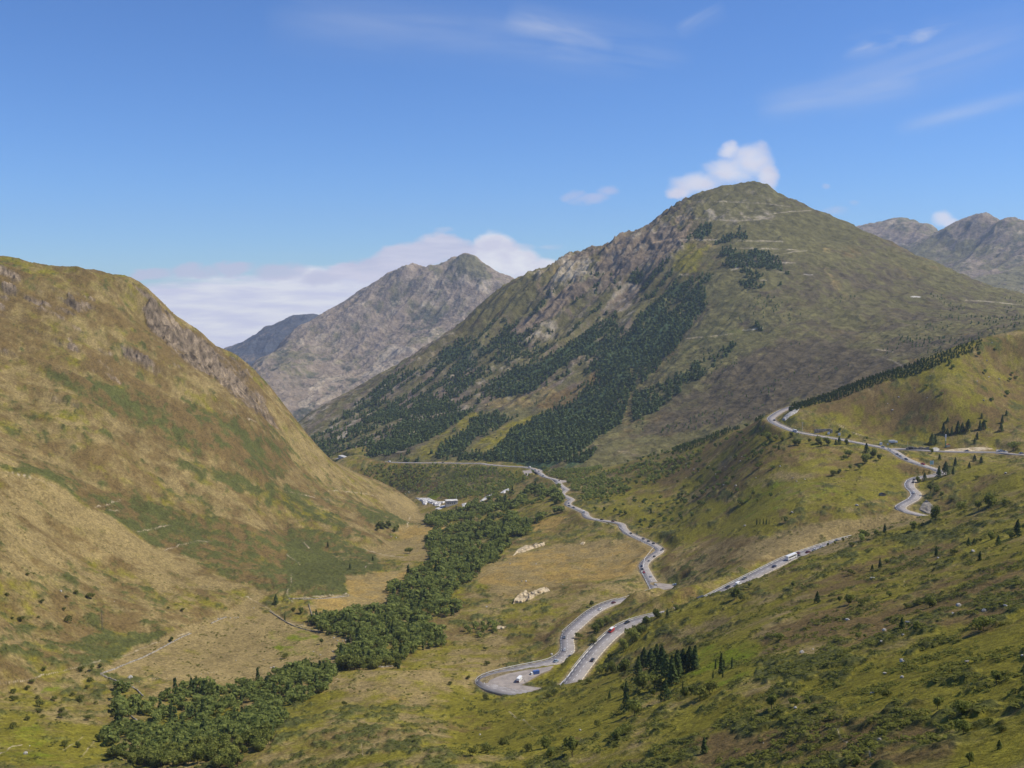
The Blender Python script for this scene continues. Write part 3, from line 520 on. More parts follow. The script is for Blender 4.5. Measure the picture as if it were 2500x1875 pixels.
gbase = dict(tan=.15, ochre=-.8, green=.35, shrub=.1, heather=.0, lush=-.55, rock=-1.9, dark=-4, path=-4, pink=-4)
steepness = np.abs(np.gradient(H, axis=0)) / np.maximum(np.gradient(yy, axis=0), .01)
sp = fbm(xx / 7.0, yy / 12.0, 3, 501, 0.6)                      # low juniper cushions, 3 to 10 m across
ex = dict(shrub=isL * (-.1) + isA * .25 + 4.0 * np.clip(sp - 0.0, -.15, 1), green=isA * .35 - isL * .1, tan=isL * .45 - isA * .15 + .15,
          heather=.15 + isA * .1 + isL * (.4 + 1.3 * gl), rock=isL * 2.2 * sstep(.55, 1.1, steepness) - 0.6 * (1 - isL))
col, Wc = cover(UU, VV, xx, yy, gbase, ground_paints, 60.0, 11, 4.6, 1.0, ex)
for pts, hw, c in thin:
    P = np.array(pts); k = (UU > P[:, 0].min() - 8) & (UU < P[:, 0].max() + 8) & (VV > P[:, 1].min() - 8) & (VV < P[:, 1].max() + 8)
    if not k.any(): continue
    q = fbm(xx[k] / 9, yy[k] / 9, 2, 77); d = line_d(UU[k] + 7 * q, VV[k] + 4 * q, pts); a = (1 - sstep(hw * .4, hw * .5 + 1.0, d)) * (0.5 + 2 * q)
    a = np.clip(a, 0, 1)[:, None]; col[k] = col[k] * (1 - a) + np.array(CLS[c]) * a
# dry verge beside the roads, and slow drift of tone
vg = ((1 - sstep(5.5, 8.5 + 3 * med, road_d)) * 0.75)[..., None]; col = col * (1 - vg) + np.array([.27, .205, .12]) * vg
crg = fbm(xx / 5, yy / 9, 4, 95, .65) ; col = col * (1 + Wc['rock'] * isL * 2.6 * crg)[..., None]
tone = (1 + 0.30 * big + 0.75 * fbm(xx / 2.2, yy / 3.6, 3, 91, .7) + .35 * fbm(xx / 9, yy / 14, 2, 93))[..., None]; col = col * tone
# cushions stand up from the turf, crags break the cliffs
off = sstep(6, 10, road_d)
H = H + off * (Wc['shrub'] * (0.5 + 1.5 * vn(xx / 2.3, yy / 2.8, 61)) + Wc['heather'] * .35 * vn(xx / 1.4, yy / 1.4, 62) + 0.25 * fbm(xx / 4, yy / 4, 2, 63))
H = H + off * Wc['rock'] * isL * (20 * (ridged(xx / 15, yy / 26, 5, 64, .64) - .55))
# no part of the ground may hide the tarmac
m_ground = land_material("turf_and_heath", 0.5, 1.5, 0.5, 1.0, 0.8, dist=.7)
ground = land("ground", xx, yy, H, col, m_ground)
del Wc, tone
S0, dS = s_cols[0], s_cols[1] - s_cols[0]
def HT(x, y):
    """height of the ground at a point"""
    y = max(y, 15.0); fb = np.interp(math.log(y), b_rows, np.arange(len(b_rows))); fs = (x / y - S0) / dS
    fs = min(max(fs, 0), len(s_cols) - 1.001); i, j = min(int(fb), len(b_rows) - 2), int(fs); a, b = fb - i, fs - j
    return float((H[i, j] * (1 - b) + H[i, j + 1] * b) * (1 - a) + (H[i + 1, j] * (1 - b) + H[i + 1, j + 1] * b) * a)
# first visible ground point under a picture position
Hmaxang = None
def HIT(u, v, ymin=120.0, ymax=2500.0):
    Z = -(v - CY) / F; fy = math.cos(PITCH) + Z * math.sin(PITCH); sx = (u - CX) / F / fy; sz = (-math.sin(PITCH) + Z * math.cos(PITCH)) / fy
    j = (sx - S0) / dS
    if j < 0 or j >= len(s_cols) - 1: return None
    j0 = int(j); f = j - j0; yv = np.exp(b_rows); hz = H[:, j0] * (1 - f) + H[:, j0 + 1] * f; over = (hz >= sz * yv) & (yv > ymin) & (yv < ymax)
    k = np.argmax(over)
    if not over[k]: return None
    if k > 0:
        a = sz * yv[k - 1] - hz[k - 1]; b = sz * yv[k] - hz[k]; t = a / (a - b + 1e-9); t = min(max(t, 0), 1); y = yv[k - 1] + (yv[k] - yv[k - 1]) * t
    else: y = yv[k]
    return Vector((sx * y, y, sz * y))

# ------------------------------------------------------------------ main mountain
def layer_grid(pts, s0, s1, ds, y0, y1, dy, lam=1e-5):
    S = np.arange(s0, s1, ds); B = np.arange(math.log(y0), math.log(y1), dy)
    Sc = np.linspace(s0 - .02, s1 + .02, 200); Bc = np.linspace(math.log(y0) - .02, math.log(y1) + .02, 260)
    Z = upsample(evalg(fit(pts, lam), Sc, Bc), Sc, Bc, S, B); Yv = np.exp(B)[:, None] * np.ones((1, len(S))); return S, B, Yv * S[None, :], Yv, Z
CREST_C = Y([(690, 1056, 3000), (760, 1005, 3130), (820, 975, 3180), (880, 942, 3230), (959, 901, 3280), (1038, 854, 3320), (1133, 797, 3350), (1200, 736, 3370), (1232, 716, 3375), (1268, 691, 3370), (1311, 675, 3360), (1336, 663, 3355), (1371, 642, 3350), (1380, 633, 3345), (1403, 628, 3340), (1422, 634, 3330), (1456, 633, 3310), (1463, 616, 3300), (1485, 613, 3290), (1501, 594, 3280),
  (1516, 581, 3270), (1539, 580, 3260), (1580, 555, 3255), (1621, 527, 3255), (1659, 503, 3260), (1706, 482, 3270), (1754, 464, 3280), (1801, 457, 3290), (1823, 450, 3297), (1839, 443, 3300), (1858, 446, 3300), (1874, 455, 3300), (1900, 471, 3295), (1927, 486, 3290), (1984, 512, 3270), (2028, 528, 3250), (2063, 540, 3230), (2094, 556, 3215), (2132, 575, 3190), (2158, 588, 3170), (2177, 606, 3155), (2208, 613, 3130), (2234, 629, 3110),
  (2306, 660, 3050), (2370, 686, 3000), (2433, 713, 2950), (2474, 728, 2920), (2500, 731, 2900), (2600, 770, 2850), (2800, 800, 2800)])
C_pts = CREST_C + behind(CREST_C, 1.05, -50) + behind(CREST_C, 1.2, -250)
C_pts += Y([(600, 1200, 2450), (690, 1130, 2500), (760, 1120, 2450), (830, 1112, 2330), (971, 1122, 2125), (1100, 1122, 2040), (1173, 1122, 1995), (1301, 1132, 1850), (1400, 1140, 1740), (1500, 1118, 1760), (1600, 1090, 1810), (1800, 1025, 1850), (2000, 962, 1850), (2200, 895, 1850), (2400, 835, 1850), (2600, 800, 1850),
  (800, 1050, 2800), (900, 1040, 2600), (900, 1000, 2900), (1000, 1000, 2680), (1050, 920, 2950), (1200, 1000, 2450), (1200, 870, 2850), (1200, 790, 3100), (1400, 1000, 2280), (1400, 850, 2680), (1400, 720, 3020), (1400, 1080, 1950), (1550, 1050, 1950), (1550, 700, 2950), (1600, 950, 2200), (1600, 800, 2580), (1600, 650, 2930), (1700, 560, 3030), (1840, 500, 3120), (1840, 560, 2960), (1800, 900, 2130), (1800, 750, 2480), (1800, 650, 2720),
  (2000, 880, 2050), (2000, 800, 2280), (2000, 650, 2700), (2000, 570, 2980), (2200, 820, 2150), (2200, 750, 2430), (2200, 680, 2740), (2350, 780, 2250), (2350, 730, 2600), (2480, 775, 2300), (2480, 745, 2650)])
C_pts += behind(Y([(600, 1250, 2200), (971, 1122, 2125), (1301, 1132, 1850), (1600, 1090, 1810), (2000, 962, 1850), (2400, 835, 1850)]), 0.86, -70)
Sg, Bg, CXg, CYg, CZ = layer_grid(C_pts, -0.30, 0.70, 0.0010, 1560, 3800, 0.00125)
def streaks(x, y, dx, dy, across, along, seed, oct=4):
    n = math.hypot(dx, dy); dx /= n; dy /= n
    wx = x + 60 * fbm(x / 260, y / 260, 3, seed + 5); wy = y + 60 * fbm(x / 260, y / 260, 3, seed + 9)
    return (wx * -dy + wy * dx) / across, (wx * dx + wy * dy) / along
U3, V3 = UV(CXg, CYg, CZ)
rightC = sstep(1500, 1850, U3 + (V3 - 700) * .5)
qa, qb = streaks(CXg, CYg, -.70, -.71, 62, 520, 41)
gC = ridged(qa, qb, 4, 41, .55) - .6
hgt = sstep(-380, -150, CZ)
bigc = fbm(CXg / 200, CYg / 200, 4, 43)
CZ = CZ + hgt * (gC * (62 - 46 * rightC) + bigc * 22) + 2.5 * fbm(CXg / 22, CYg / 22, 3, 44)
fine = ridged(CXg / 34, CYg / 34, 4, 45, .6) - .5
def ctop(): return
crag = sstep(1230, 1330, U3) * (1 - sstep(1640, 1760, U3)) * (1 - sstep(60, 190, V3 - np.interp(U3, [1200, 1403, 1540, 1659, 1839], [736, 628, 580, 503, 443])))
CZ = CZ + fine * (8 + 16 * crag)
U3, V3 = UV(CXg, CYg, CZ)
CLS.update(olive=(.132, .118, .046), moor=(.100, .080, .046), pale=(.37, .31, .22), sand=(.45, .31, .18), forest=(.050, .078, .036))
fo_st = 3.2 * (ridged(qa * 1.3 + 3.3, qb * 1.4, 3, 141, .55) - .55)
C_P = [
  (Pn([(1510, 880), (1640, 840), (1760, 860), (1700, 1000), (1640, 1150), (1500, 1320), (1300, 1540), (1160, 1700)]) + Ps([(1150, 350), (1050, 560), (900, 590), (530, 605), (530, 560), (700, 380), (850, 150), (1000, 0)]) + Pn([(1080, 1290), (1100, 1200), (1400, 960)]), dict(forest=1.9), 6),
  (Ps([(520, 630), (900, 590), (1050, 570), (1000, 740), (850, 830), (700, 930), (600, 980), (480, 1060), (400, 1100), (0, 1060), (0, 960), (250, 740), (380, 680)]), dict(forest=1.9), 4),
  (Ps([(0, 460), (150, 360), (400, 240), (700, 60), (900, -60), (1000, 0), (850, 150), (600, 260), (450, 370), (330, 500), (100, 530), (0, 540)]), dict(forest=1.5), 5),
  (Pn([(0, 1250), (250, 1130), (500, 900), (800, 800), (1000, 560), (1330, 500), (1500, 640), (1200, 960), (1080, 1290), (850, 1500), (600, 1660), (0, 1900), (-700, 2000)]), dict(forest=.45, rock=1.0, pale=.9, olive=.2), 20),
  (Pg([(0, 560), (400, 200), (700, 0), (1300, -400), (1500, 0), (1200, 500), (900, 640), (400, 680), (100, 640)]), dict(forest=1.0, rock=.8, pale=.8, green=.3), 12),
  (Pg([(560, 150), (800, 0), (1100, -250), (1200, -300), (1000, 0), (700, 230)]), dict(forest=1.7), 10),
  (Pg([(600, 660), (900, 420), (1150, 400), (1420, 330), (1300, 480), (1100, 560), (900, 640), (740, 670)]), dict(forest=1.5), 5),
  (Pg([(1100, 650), (1300, 480), (1500, 360), (1700, 380), (1500, 500), (1380, 620), (1200, 690)]), dict(forest=1.4), 5),
  (Pg([(1500, 690), (1750, 480), (1900, 400), (2100, 300), (2300, 300), (2400, 500), (2350, 700), (2100, 800), (1960, 800), (1900, 770)]), dict(forest=1.6), 5),
  (Pg([(1000, 640), (1200, 480), (1440, 330), (1520, 340), (1400, 480), (1250, 600), (1120, 700), (900, 700)]), dict(green=1.5, forest=-1.2, tan=.4), 5),
  (Pg([(1400, 620), (1700, 420), (2050, 300), (1980, 360), (1800, 480), (1560, 660)]), dict(green=1.5, forest=-1.8, tan=.6), 5),
  (Pg([(1480, 300), (1620, 220), (1880, 190), (2050, 100), (2100, 180), (2000, 290), (1700, 330)]), dict(tan=1.2, green=.6, forest=-1.6, heather=.6), 6),
  (Pg([(1900, 290), (2100, 180), (2300, 60), (2420, 0), (2400, 100), (2200, 260), (2050, 330)]), dict(heather=1.3, rock=.6, green=.4, forest=-1.8), 6),
  (Pn([(1500, 600), (1700, 620), (1560, 850), (1420, 830), (1400, 700)]), dict(green=1.3, tan=.5, forest=-1), 8),
  (Pn([(1300, 1600), (1600, 1250), (1800, 1000), (2212, 1050), (2212, 1400), (1900, 1450), (1500, 1659)]), dict(shrub=1.0, olive=.8), 14),
  (Ps([(1100, 720), (1100, 520), (1300, 420), (1500, 330), (1640, 180), (1900, 80), (1880, 170), (1700, 330), (1520, 480), (1300, 620)]), dict(forest=1.7, shrub=.5), 8),
  (Pn([(1840, 930), (1900, 820), (2212, 800), (2350, 860), (2212, 960), (2100, 970), (1880, 950)]), dict(forest=1.5), 5),
  (Pn([(1700, 800), (1780, 660), (2000, 640), (2212, 700), (2250, 800), (1900, 800)]), dict(forest=1.6), 6),
  (Pn([(1560, 560), (1600, 450), (1720, 440), (1700, 520), (1620, 580)]), dict(forest=1.8, dark=.5), 4),
  (Pn([(1720, 620), (1800, 580), (1900, 480), (2050, 520), (2000, 600)]), dict(forest=1.3), 5),
  (Pn([(2010, 1180), (2090, 1060), (2105, 1310), (2040, 1260)]), dict(forest=1.6), 2),
  # summit rock and pale scars
  (Pn([(1650, 300), (1900, 190), (2020, 135), (2150, 220), (2300, 320), (2330, 380), (2212, 470), (2000, 470), (1850, 500), (1700, 460), (1560, 400)]), dict(pale=2.3, rock=1.2, sand=1.9, olive=1.3), 24),
  (Pn([(1400, 410), (1560, 370), (1580, 460), (1500, 530), (1430, 470)]), dict(sand=2.4), 4),
  (Pn([(1240, 560), (1340, 460), (1440, 520), (1500, 560), (1340, 600)]), dict(pale=1.2, sand=.9, rock=.6), 5),
  (Pn([(930, 610), (1080, 580), (1400, 480), (1500, 600), (1180, 760), (1000, 850), (800, 850), (830, 690)]), dict(rock=1.5, pale=.4, forest=-.3), 12),
  (Pn([(900, 1060), (1040, 910), (1160, 940), (1080, 1080), (1000, 1150), (850, 1140)]), dict(pale=1.5, rock=1.3, forest=-1), 5),
  (Pn([(460, 800), (560, 740), (800, 740), (700, 830), (520, 920)]), dict(pale=.8, tan=.9, forest=-1), 6),
  (Pn([(150, 1300), (300, 1170), (600, 930), (860, 870), (700, 1000), (450, 1170), (250, 1300)]), dict(rock=1.6, pale=.3, forest=-.8), 6),
  (Pg([(360, 560), (480, 430), (600, 340), (560, 400), (430, 560)]), dict(pale=1.2, rock=.6), 4), (Pg([(860, 290), (960, 180), (990, 200), (900, 300)]), dict(rock=2.2, pale=.5), 3), (Pg([(1150, 240), (1220, 160), (1230, 190), (1170, 250)]), dict(rock=2.2), 3), (Pg([(890, 540), (1000, 460), (1050, 440), (960, 540)]), dict(pale=2.0), 3),
  (Pg([(300, 470), (420, 400), (380, 470)]), dict(pale=1.6), 3), (Pg([(40, 480), (200, 310), (320, 200), (420, 200), (250, 360), (100, 480)]), dict(pale=1.3, rock=1), 5),
  (Pg([(1030, 130), (1170, 0), (1080, 30)]), dict(rock=2, pale=.6), 3), (Pg([(1210, 90), (1350, 10), (1300, 80)]), dict(rock=2, pale=.6), 3), (Pg([(1450, 110), (1550, 80), (1480, 120)]), dict(pale=2), 2),
  # right side: moor, olive ribs
  (Pq([(500, 440), (760, 430), (700, 700), (560, 660)]), dict(sand=.4, tan=1.5, olive=.8), 12),
  (Pq([(660, 760), (700, 820), (860, 960), (870, 1090), (820, 1060), (720, 900)]), dict(tan=1.6, pale=.5), 6),
  (Pq([(100, 480), (400, 400), (800, 420), (1000, 520), (900, 600), (600, 620), (300, 700), (0, 700)]), dict(olive=1.0, lush=.3), 14),
  (Pq([(100, 870), (600, 720), (1200, 760), (1700, 900), (2212, 1100), (2212, 1350), (1800, 1500), (900, 1500), (0, 1250)]), dict(moor=.85, olive=.4, heather=.3), 20),
  (Pq([(0, 1500), (300, 1340), (700, 1370), (1100, 1500), (1300, 1560), (1000, 1700), (0, 1900)]), dict(moor=1.4, heather=.7), 12),
  (Ps([(1500, 500), (1700, 330), (2000, 250), (2212, 300), (2300, 600), (2050, 700), (1600, 780), (1300, 830), (1100, 850), (1300, 600)]), dict(moor=1.7, heather=.6), 14),
  (Pq([(1200, 690), (1290, 665), (1300, 720), (1230, 740)]), dict(forest=1.5), 3), (Pq([(1400, 830), (1450, 820), (1440, 860)]), dict(forest=1.5), 2), (Pq([(1500, 930), (1560, 860), (1620, 860), (1520, 940)]), dict(forest=1.6), 2),
]
C_THIN = [(Pn([(1550, 295), (1800, 290), (2100, 305), (2300, 330)]), .9, 'pale'), (Pn([(1380, 410), (1700, 430), (1900, 440), (2080, 430)]), .8, 'pale'), (Pn([(1400, 590), (1560, 585), (1800, 590), (2212, 598), (2250, 600)]), 1.3, 'pale'), (Pn([(1240, 610), (1400, 580), (1560, 530), (1660, 515)]), 1.1, 'sand'),
  (Pn([(1820, 655), (1900, 650), (2212, 658)]) + Pq([(540, 670)]), 1.1, 'pale'), (Pn([(1900, 740), (2100, 710), (2212, 695)]) + Pq([(520, 670)]), 1.0, 'pale'), (Pn([(1780, 770), (1900, 742), (2212, 755)]), 1.3, 'pale'), (Pq([(180, 790), (330, 765), (460, 760)]), 1.7, 'pale'), (Pn([(1850, 820), (1930, 800)]), 1.5, 'pale'), (Pq([(310, 690), (310, 760)]), 2.2, 'moor'),
  (Pn([(1400, 825), (1480, 860), (1525, 850)]), 1.2, 'pale'), (Pn([(1060, 860), (1200, 740), (1300, 680), (1420, 610)]), 1.0, 'pale'), (Pn([(1940, 1280), (2000, 1278), (2090, 1270)]), 1.5, 'white'), (Pn([(1500, 1350), (1700, 1330), (1860, 1310)]), .7, 'path'), (Pq([(220, 390), (400, 370), (570, 360)]), .9, 'pale'),
  (Ps([(440, 645), (500, 650), (560, 665)]), .9, 'path'), (Ps([(645, 700), (700, 730), (750, 750), (800, 820)]), 1.3, 'path'), (Ps([(860, 600), (940, 592)]), 1.0, 'path'), (Pq([(1340, 1025), (1410, 1028)]), 1.4, 'white'), (Pq([(1760, 1052), (1900, 1060), (2212, 1090)]), .8, 'pale'), (Pq([(1120, 1490), (1200, 1520), (1275, 1560)]), 1.0, 'pale'), (Pq([(510, 850), (580, 855)]), 1.2, 'white'),
  (Pg([(700, 668), (900, 640), (990, 600)]), .9, 'pale'), (Pn([(300, 1400), (400, 1300)]), .8, 'pale'), (Pq([(290, 830), (400, 838)]), .8, 'pale'), (Pq([(180, 900), (230, 900)]), .8, 'pale'), (Pq([(1070, 1430), (1200, 1450)]), .7, 'pale')]
cb = dict(olive=.55, moor=.1, forest=-.55, shrub=-.3, rock=-.6, heather=-.3, tan=-.5, green=-.7, pale=-1.15, sand=-3.0, lush=-2.2, dark=-3)
crest_v = np.interp(U3, [600, 880, 1038, 1200, 1403, 1540, 1659, 1754, 1839, 1984, 2132, 2306, 2500], [1130, 942, 854, 736, 628, 580, 503, 464, 443, 512, 575, 660, 731])
exC = dict(forest=-2.5 * (1 - sstep(12, 60, V3 - crest_v)) + fo_st * (1 - .75 * rightC) - .5 * rightC - 1.0 * sstep(150, 330, CZ), rock=-fo_st * .7 * (1 - rightC) + 1.3 * crag * (fine + .2) * 2, moor=.1 * rightC, olive=.25 * rightC, pale=(1.6 * np.clip(fine, -1, 1) + .3 * gC) * (1 - .6 * rightC) + .8 * crag, sand=.9 * crag)
colC, WC_ = cover(U3, V3, CXg, CYg, cb, C_P, 130.0, 211, 4.6, .6, exC)
for pts, hw, c in C_THIN:
    P = np.array(pts); k = (U3 > P[:, 0].min() - 8) & (U3 < P[:, 0].max() + 8) & (V3 > P[:, 1].min() - 8) & (V3 < P[:, 1].max() + 8) & (CYg < 3400)
    q = fbm(CXg[k] / 25, CYg[k] / 25, 2, 78); d = line_d(U3[k] + 4 * q, V3[k] + 3 * q, pts); a = np.clip((1 - sstep(hw * .4, hw * .5 + 1.0, d)) * (0.75 + 2.2 * q), 0, .85)[:, None]
    colC[k] = colC[k] * (1 - a) + np.array(CLS[c]) * a
colC = colC * (1 + .3 * bigc + .6 * fbm(CXg / 14, CYg / 14, 3, 92))[..., None]
m_mtn = land_material("mountain_heath_and_rock", 0.05, 0.25, 0.42, 0.9, 0.12, dist=3.0)
mountain = land("mountain", CXg, CYg, CZ, colC, m_mtn)

# ------------------------------------------------------------------ far mountains
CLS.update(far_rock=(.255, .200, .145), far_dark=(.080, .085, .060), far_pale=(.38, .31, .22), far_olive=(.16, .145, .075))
def far_layer(name, pts, s0, s1, ds, y0, y1, dy, seed, amp, streak_dir, base, paints, tonesc=220., thin_=()):
    S, B, X, Yv, Z = layer_grid(pts, s0, s1, ds, y0, y1, dy)
    qa, qb = streaks(X, Yv, *streak_dir, 150, 900, seed); g = ridged(qa, qb, 4, seed, .55) - .6
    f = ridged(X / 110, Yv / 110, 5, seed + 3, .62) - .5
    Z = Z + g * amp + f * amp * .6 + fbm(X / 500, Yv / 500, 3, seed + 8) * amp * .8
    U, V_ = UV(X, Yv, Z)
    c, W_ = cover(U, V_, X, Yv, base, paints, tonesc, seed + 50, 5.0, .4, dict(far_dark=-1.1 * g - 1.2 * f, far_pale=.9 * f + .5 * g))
    for p_, hw, cl in thin_:
        d = line_d(U, V_, p_); a = np.clip(1 - sstep(hw * .6, hw * .6 + 1.0, d), 0, 1)[..., None]; c = c * (1 - a) + np.array(CLS[cl]) * a
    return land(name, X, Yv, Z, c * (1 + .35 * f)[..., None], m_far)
m_far = land_material("far_mountain_rock", 0.02, 0.09, 0.38, 1.0, 0.045, dist=8.0)
CD = Y([(500, 1000, 5000), (560, 955, 5150), (608, 908, 5350), (690, 838, 5700), (750, 795, 5900), (782, 771, 6000), (835, 741, 6000), (880, 709, 6000), (908, 690, 6000), (943, 676, 6000), (970, 658, 6000), (987, 653, 6000), (1019, 651, 6000), (1051, 646, 6000), (1101, 640, 6000), (1111, 627, 6000), (1125, 619, 6000), (1136, 618, 6000), (1146, 620, 6000), (1155, 625, 6000), (1174, 642, 5980), (1200, 658, 5950), (1232, 672, 5900), (1268, 691, 5850), (1330, 720, 5800), (1500, 800, 5700)])
D_pts = CD + behind(CD, 1.06, -150) + behind(CD, 1.2, -500) + Y([(900, 900, 5150), (760, 950, 4850), (700, 1040, 4450), (620, 980, 4700), (1100, 800, 5450), (900, 780, 5650), (1100, 700, 5800), (1200, 720, 5700), (1000, 850, 5200), (800, 860, 5450), (1000, 720, 5800), (1300, 800, 5400), (500, 1100, 4500), (640, 1080, 4250), (900, 1000, 4600), (1200, 900, 4900)]) + behind(Y([(500, 1100, 4500), (700, 1080, 4250), (1200, 1000, 4500)]), .85, -80)
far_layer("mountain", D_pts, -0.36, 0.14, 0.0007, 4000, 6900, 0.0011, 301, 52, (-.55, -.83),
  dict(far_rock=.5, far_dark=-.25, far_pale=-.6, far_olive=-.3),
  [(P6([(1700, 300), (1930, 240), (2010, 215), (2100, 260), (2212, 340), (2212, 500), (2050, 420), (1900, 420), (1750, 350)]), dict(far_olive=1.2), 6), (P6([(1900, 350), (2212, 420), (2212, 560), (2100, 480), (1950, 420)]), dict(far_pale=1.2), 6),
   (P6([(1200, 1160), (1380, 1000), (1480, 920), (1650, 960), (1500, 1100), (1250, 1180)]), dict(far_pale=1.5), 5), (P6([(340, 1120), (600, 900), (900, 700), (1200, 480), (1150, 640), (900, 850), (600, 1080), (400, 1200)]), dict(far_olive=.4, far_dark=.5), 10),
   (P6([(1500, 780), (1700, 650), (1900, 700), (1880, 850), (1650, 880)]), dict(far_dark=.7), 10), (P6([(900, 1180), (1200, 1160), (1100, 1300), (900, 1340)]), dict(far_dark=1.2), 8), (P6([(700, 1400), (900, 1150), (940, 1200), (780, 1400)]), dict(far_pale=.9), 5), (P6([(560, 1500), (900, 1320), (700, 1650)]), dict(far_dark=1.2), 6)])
CLS.update(ridge_blue=(.085, .092, .100))  # blue of the distant haze put into the rock colour of this ridge
CE = Y([(440, 900, 7400), (500, 885, 7400), (547, 860, 7400), (595, 838, 7400), (623, 823, 7400), (649, 799, 7400), (674, 792, 7400), (700, 778, 7400), (721, 770, 7400), (740, 768, 7400), (756, 767, 7400), (782, 771, 7400), (860, 800, 7400), (1000, 850, 7400)])
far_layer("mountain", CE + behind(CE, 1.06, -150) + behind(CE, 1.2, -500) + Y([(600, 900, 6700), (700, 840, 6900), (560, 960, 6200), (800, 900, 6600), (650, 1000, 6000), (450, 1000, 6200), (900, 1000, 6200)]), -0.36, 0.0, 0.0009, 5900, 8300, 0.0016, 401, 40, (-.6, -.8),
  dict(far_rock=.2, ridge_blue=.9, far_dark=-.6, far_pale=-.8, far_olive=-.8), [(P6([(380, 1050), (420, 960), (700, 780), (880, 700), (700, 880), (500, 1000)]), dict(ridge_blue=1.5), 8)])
CF = Y([(1950, 570, 7500), (2050, 562, 7500), (2104, 557, 7500), (2139, 554, 7500), (2164, 549, 7500), (2199, 550, 7500), (2218, 557, 7500), (2253, 563, 7480), (2265, 569, 7400), (2290, 570, 7000), (2306, 568, 6700), (2326, 556, 6550), (2344, 542, 6450), (2366, 528, 6400), (2385, 518, 6400), (2408, 522, 6350), (2433, 532, 6250), (2452, 540, 6150), (2460, 533, 6050), (2468, 530, 6000), (2484, 535, 6000), (2500, 541, 6000), (2560, 560, 6000), (2700, 640, 6000), (2850, 600, 6000)])
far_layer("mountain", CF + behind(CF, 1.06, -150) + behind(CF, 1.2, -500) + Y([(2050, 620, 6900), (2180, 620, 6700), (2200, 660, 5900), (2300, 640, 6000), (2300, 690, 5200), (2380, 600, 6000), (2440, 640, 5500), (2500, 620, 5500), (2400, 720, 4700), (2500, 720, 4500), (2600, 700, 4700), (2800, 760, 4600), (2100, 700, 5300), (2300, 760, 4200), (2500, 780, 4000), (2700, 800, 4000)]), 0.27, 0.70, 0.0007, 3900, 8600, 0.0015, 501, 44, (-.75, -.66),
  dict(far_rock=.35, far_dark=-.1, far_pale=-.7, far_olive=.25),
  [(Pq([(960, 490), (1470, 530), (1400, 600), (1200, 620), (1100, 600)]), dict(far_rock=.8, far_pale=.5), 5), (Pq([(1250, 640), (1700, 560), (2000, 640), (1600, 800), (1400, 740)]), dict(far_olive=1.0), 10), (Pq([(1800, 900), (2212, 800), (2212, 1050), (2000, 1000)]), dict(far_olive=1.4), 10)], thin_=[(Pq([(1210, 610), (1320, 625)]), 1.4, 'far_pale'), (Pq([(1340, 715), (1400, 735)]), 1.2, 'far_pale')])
# ------------------------------------------------------------------ plain materials
def mat(name, col, rough=0.7, var=0.0, scale=1.0, metal=0.0, bump=0.0, spec=0.3, col2=None, lo=.4, hi=.6, transl=0.0):
    m = bpy.data.materials.new(name); m.use_nodes = True; t = m.node_tree; n = t.nodes; L = t.links; b = n["Principled BSDF"]
    b.inputs["Roughness"].default_value = rough; b.inputs["Metallic"].default_value = metal; b.inputs["Specular IOR Level"].default_value = spec
    g = n.new("ShaderNodeNewGeometry"); q = n.new("ShaderNodeTexNoise"); q.inputs["Scale"].default_value = scale; q.inputs["Detail"].default_value = 4; q.inputs["Roughness"].default_value = .62
    L.new(g.outputs["Position"], q.inputs["Vector"]); mr = n.new("ShaderNodeMapRange"); L.new(q.outputs["Fac"], mr.inputs[0]); mr.inputs[1].default_value = lo; mr.inputs[2].default_value = hi
    mx = n.new("ShaderNodeMix"); mx.data_type = 'RGBA'; L.new(mr.outputs[0], mx.inputs[0])
    c2 = col2 or tuple(min(1, c * (1 + var)) for c in col); c1 = col if col2 else tuple(c * (1 - var) for c in col)
    mx.inputs[6].default_value = (*c1, 1); mx.inputs[7].default_value = (*c2, 1); L.new(mx.outputs[2], b.inputs["Base Color"])
    if bump: bp = n.new("ShaderNodeBump"); bp.inputs["Strength"].default_value = bump; L.new(q.outputs["Fac"], bp.inputs["Height"]); L.new(bp.outputs[0], b.inputs["Normal"])
    return m
M_asph = mat("worn_asphalt", (.26, .235, .222), .9, col2=(.33, .30, .285), scale=.12, spec=.1)
M_grav = mat("pale_gravel", (.27, .235, .21), .95, col2=(.36, .31, .27), scale=.2, spec=.05)
M_paint = mat("road_paint", (.72, .70, .66), .6, .08, .8)
M_cream = mat("cream_edge_paint", (.72, .60, .38), .7, .1, .8)
M_galv = mat("galvanised_steel", (.55, .56, .56), .5, .1, 1, metal=.2)
M_conc = mat("concrete", (.50, .48, .45), .9, .15, .3)
M_stone = mat("pale_granite", (.25, .23, .20), .95, col2=(.54, .51, .46), scale=.55, bump=.6, spec=.05)
M_cliff = mat("tan_rock", (.30, .22, .12), .95, col2=(.60, .49, .32), scale=.22, bump=.8, spec=.05, lo=.35, hi=.6)
M_white_rock = mat("whitish_spoil", (.40, .38, .36), .95, col2=(.75, .72, .68), scale=.12, bump=.6, spec=.05, lo=.38, hi=.58)
M_wood = mat("grey_timber", (.16, .14, .12), .9, .2, 1)
M_bark = mat("bark", (.10, .075, .05), .95, .25, 2)
M_white = mat("white_paint", (.78, .78, .77), .4, .03, 1)
M_dark = mat("dark_trim_and_shade", (.03, .03, .033), .5, .1, 1)  # dark trim, and panels coloured as the shade inside arch and culverts
M_glass = mat("tinted_glass", (.035, .045, .055), .08, .05, 1, spec=.8)
M_tyre = mat("tyre_rubber", (.03, .03, .03), .9, .1, 1)
M_rim = mat("wheel_rim", (.4, .4, .41), .4, .1, 1, metal=.6)
M_drywall = mat("lichened_stone", (.17, .15, .12), .95, col2=(.36, .32, .26), scale=.5, bump=.5, spec=.05)

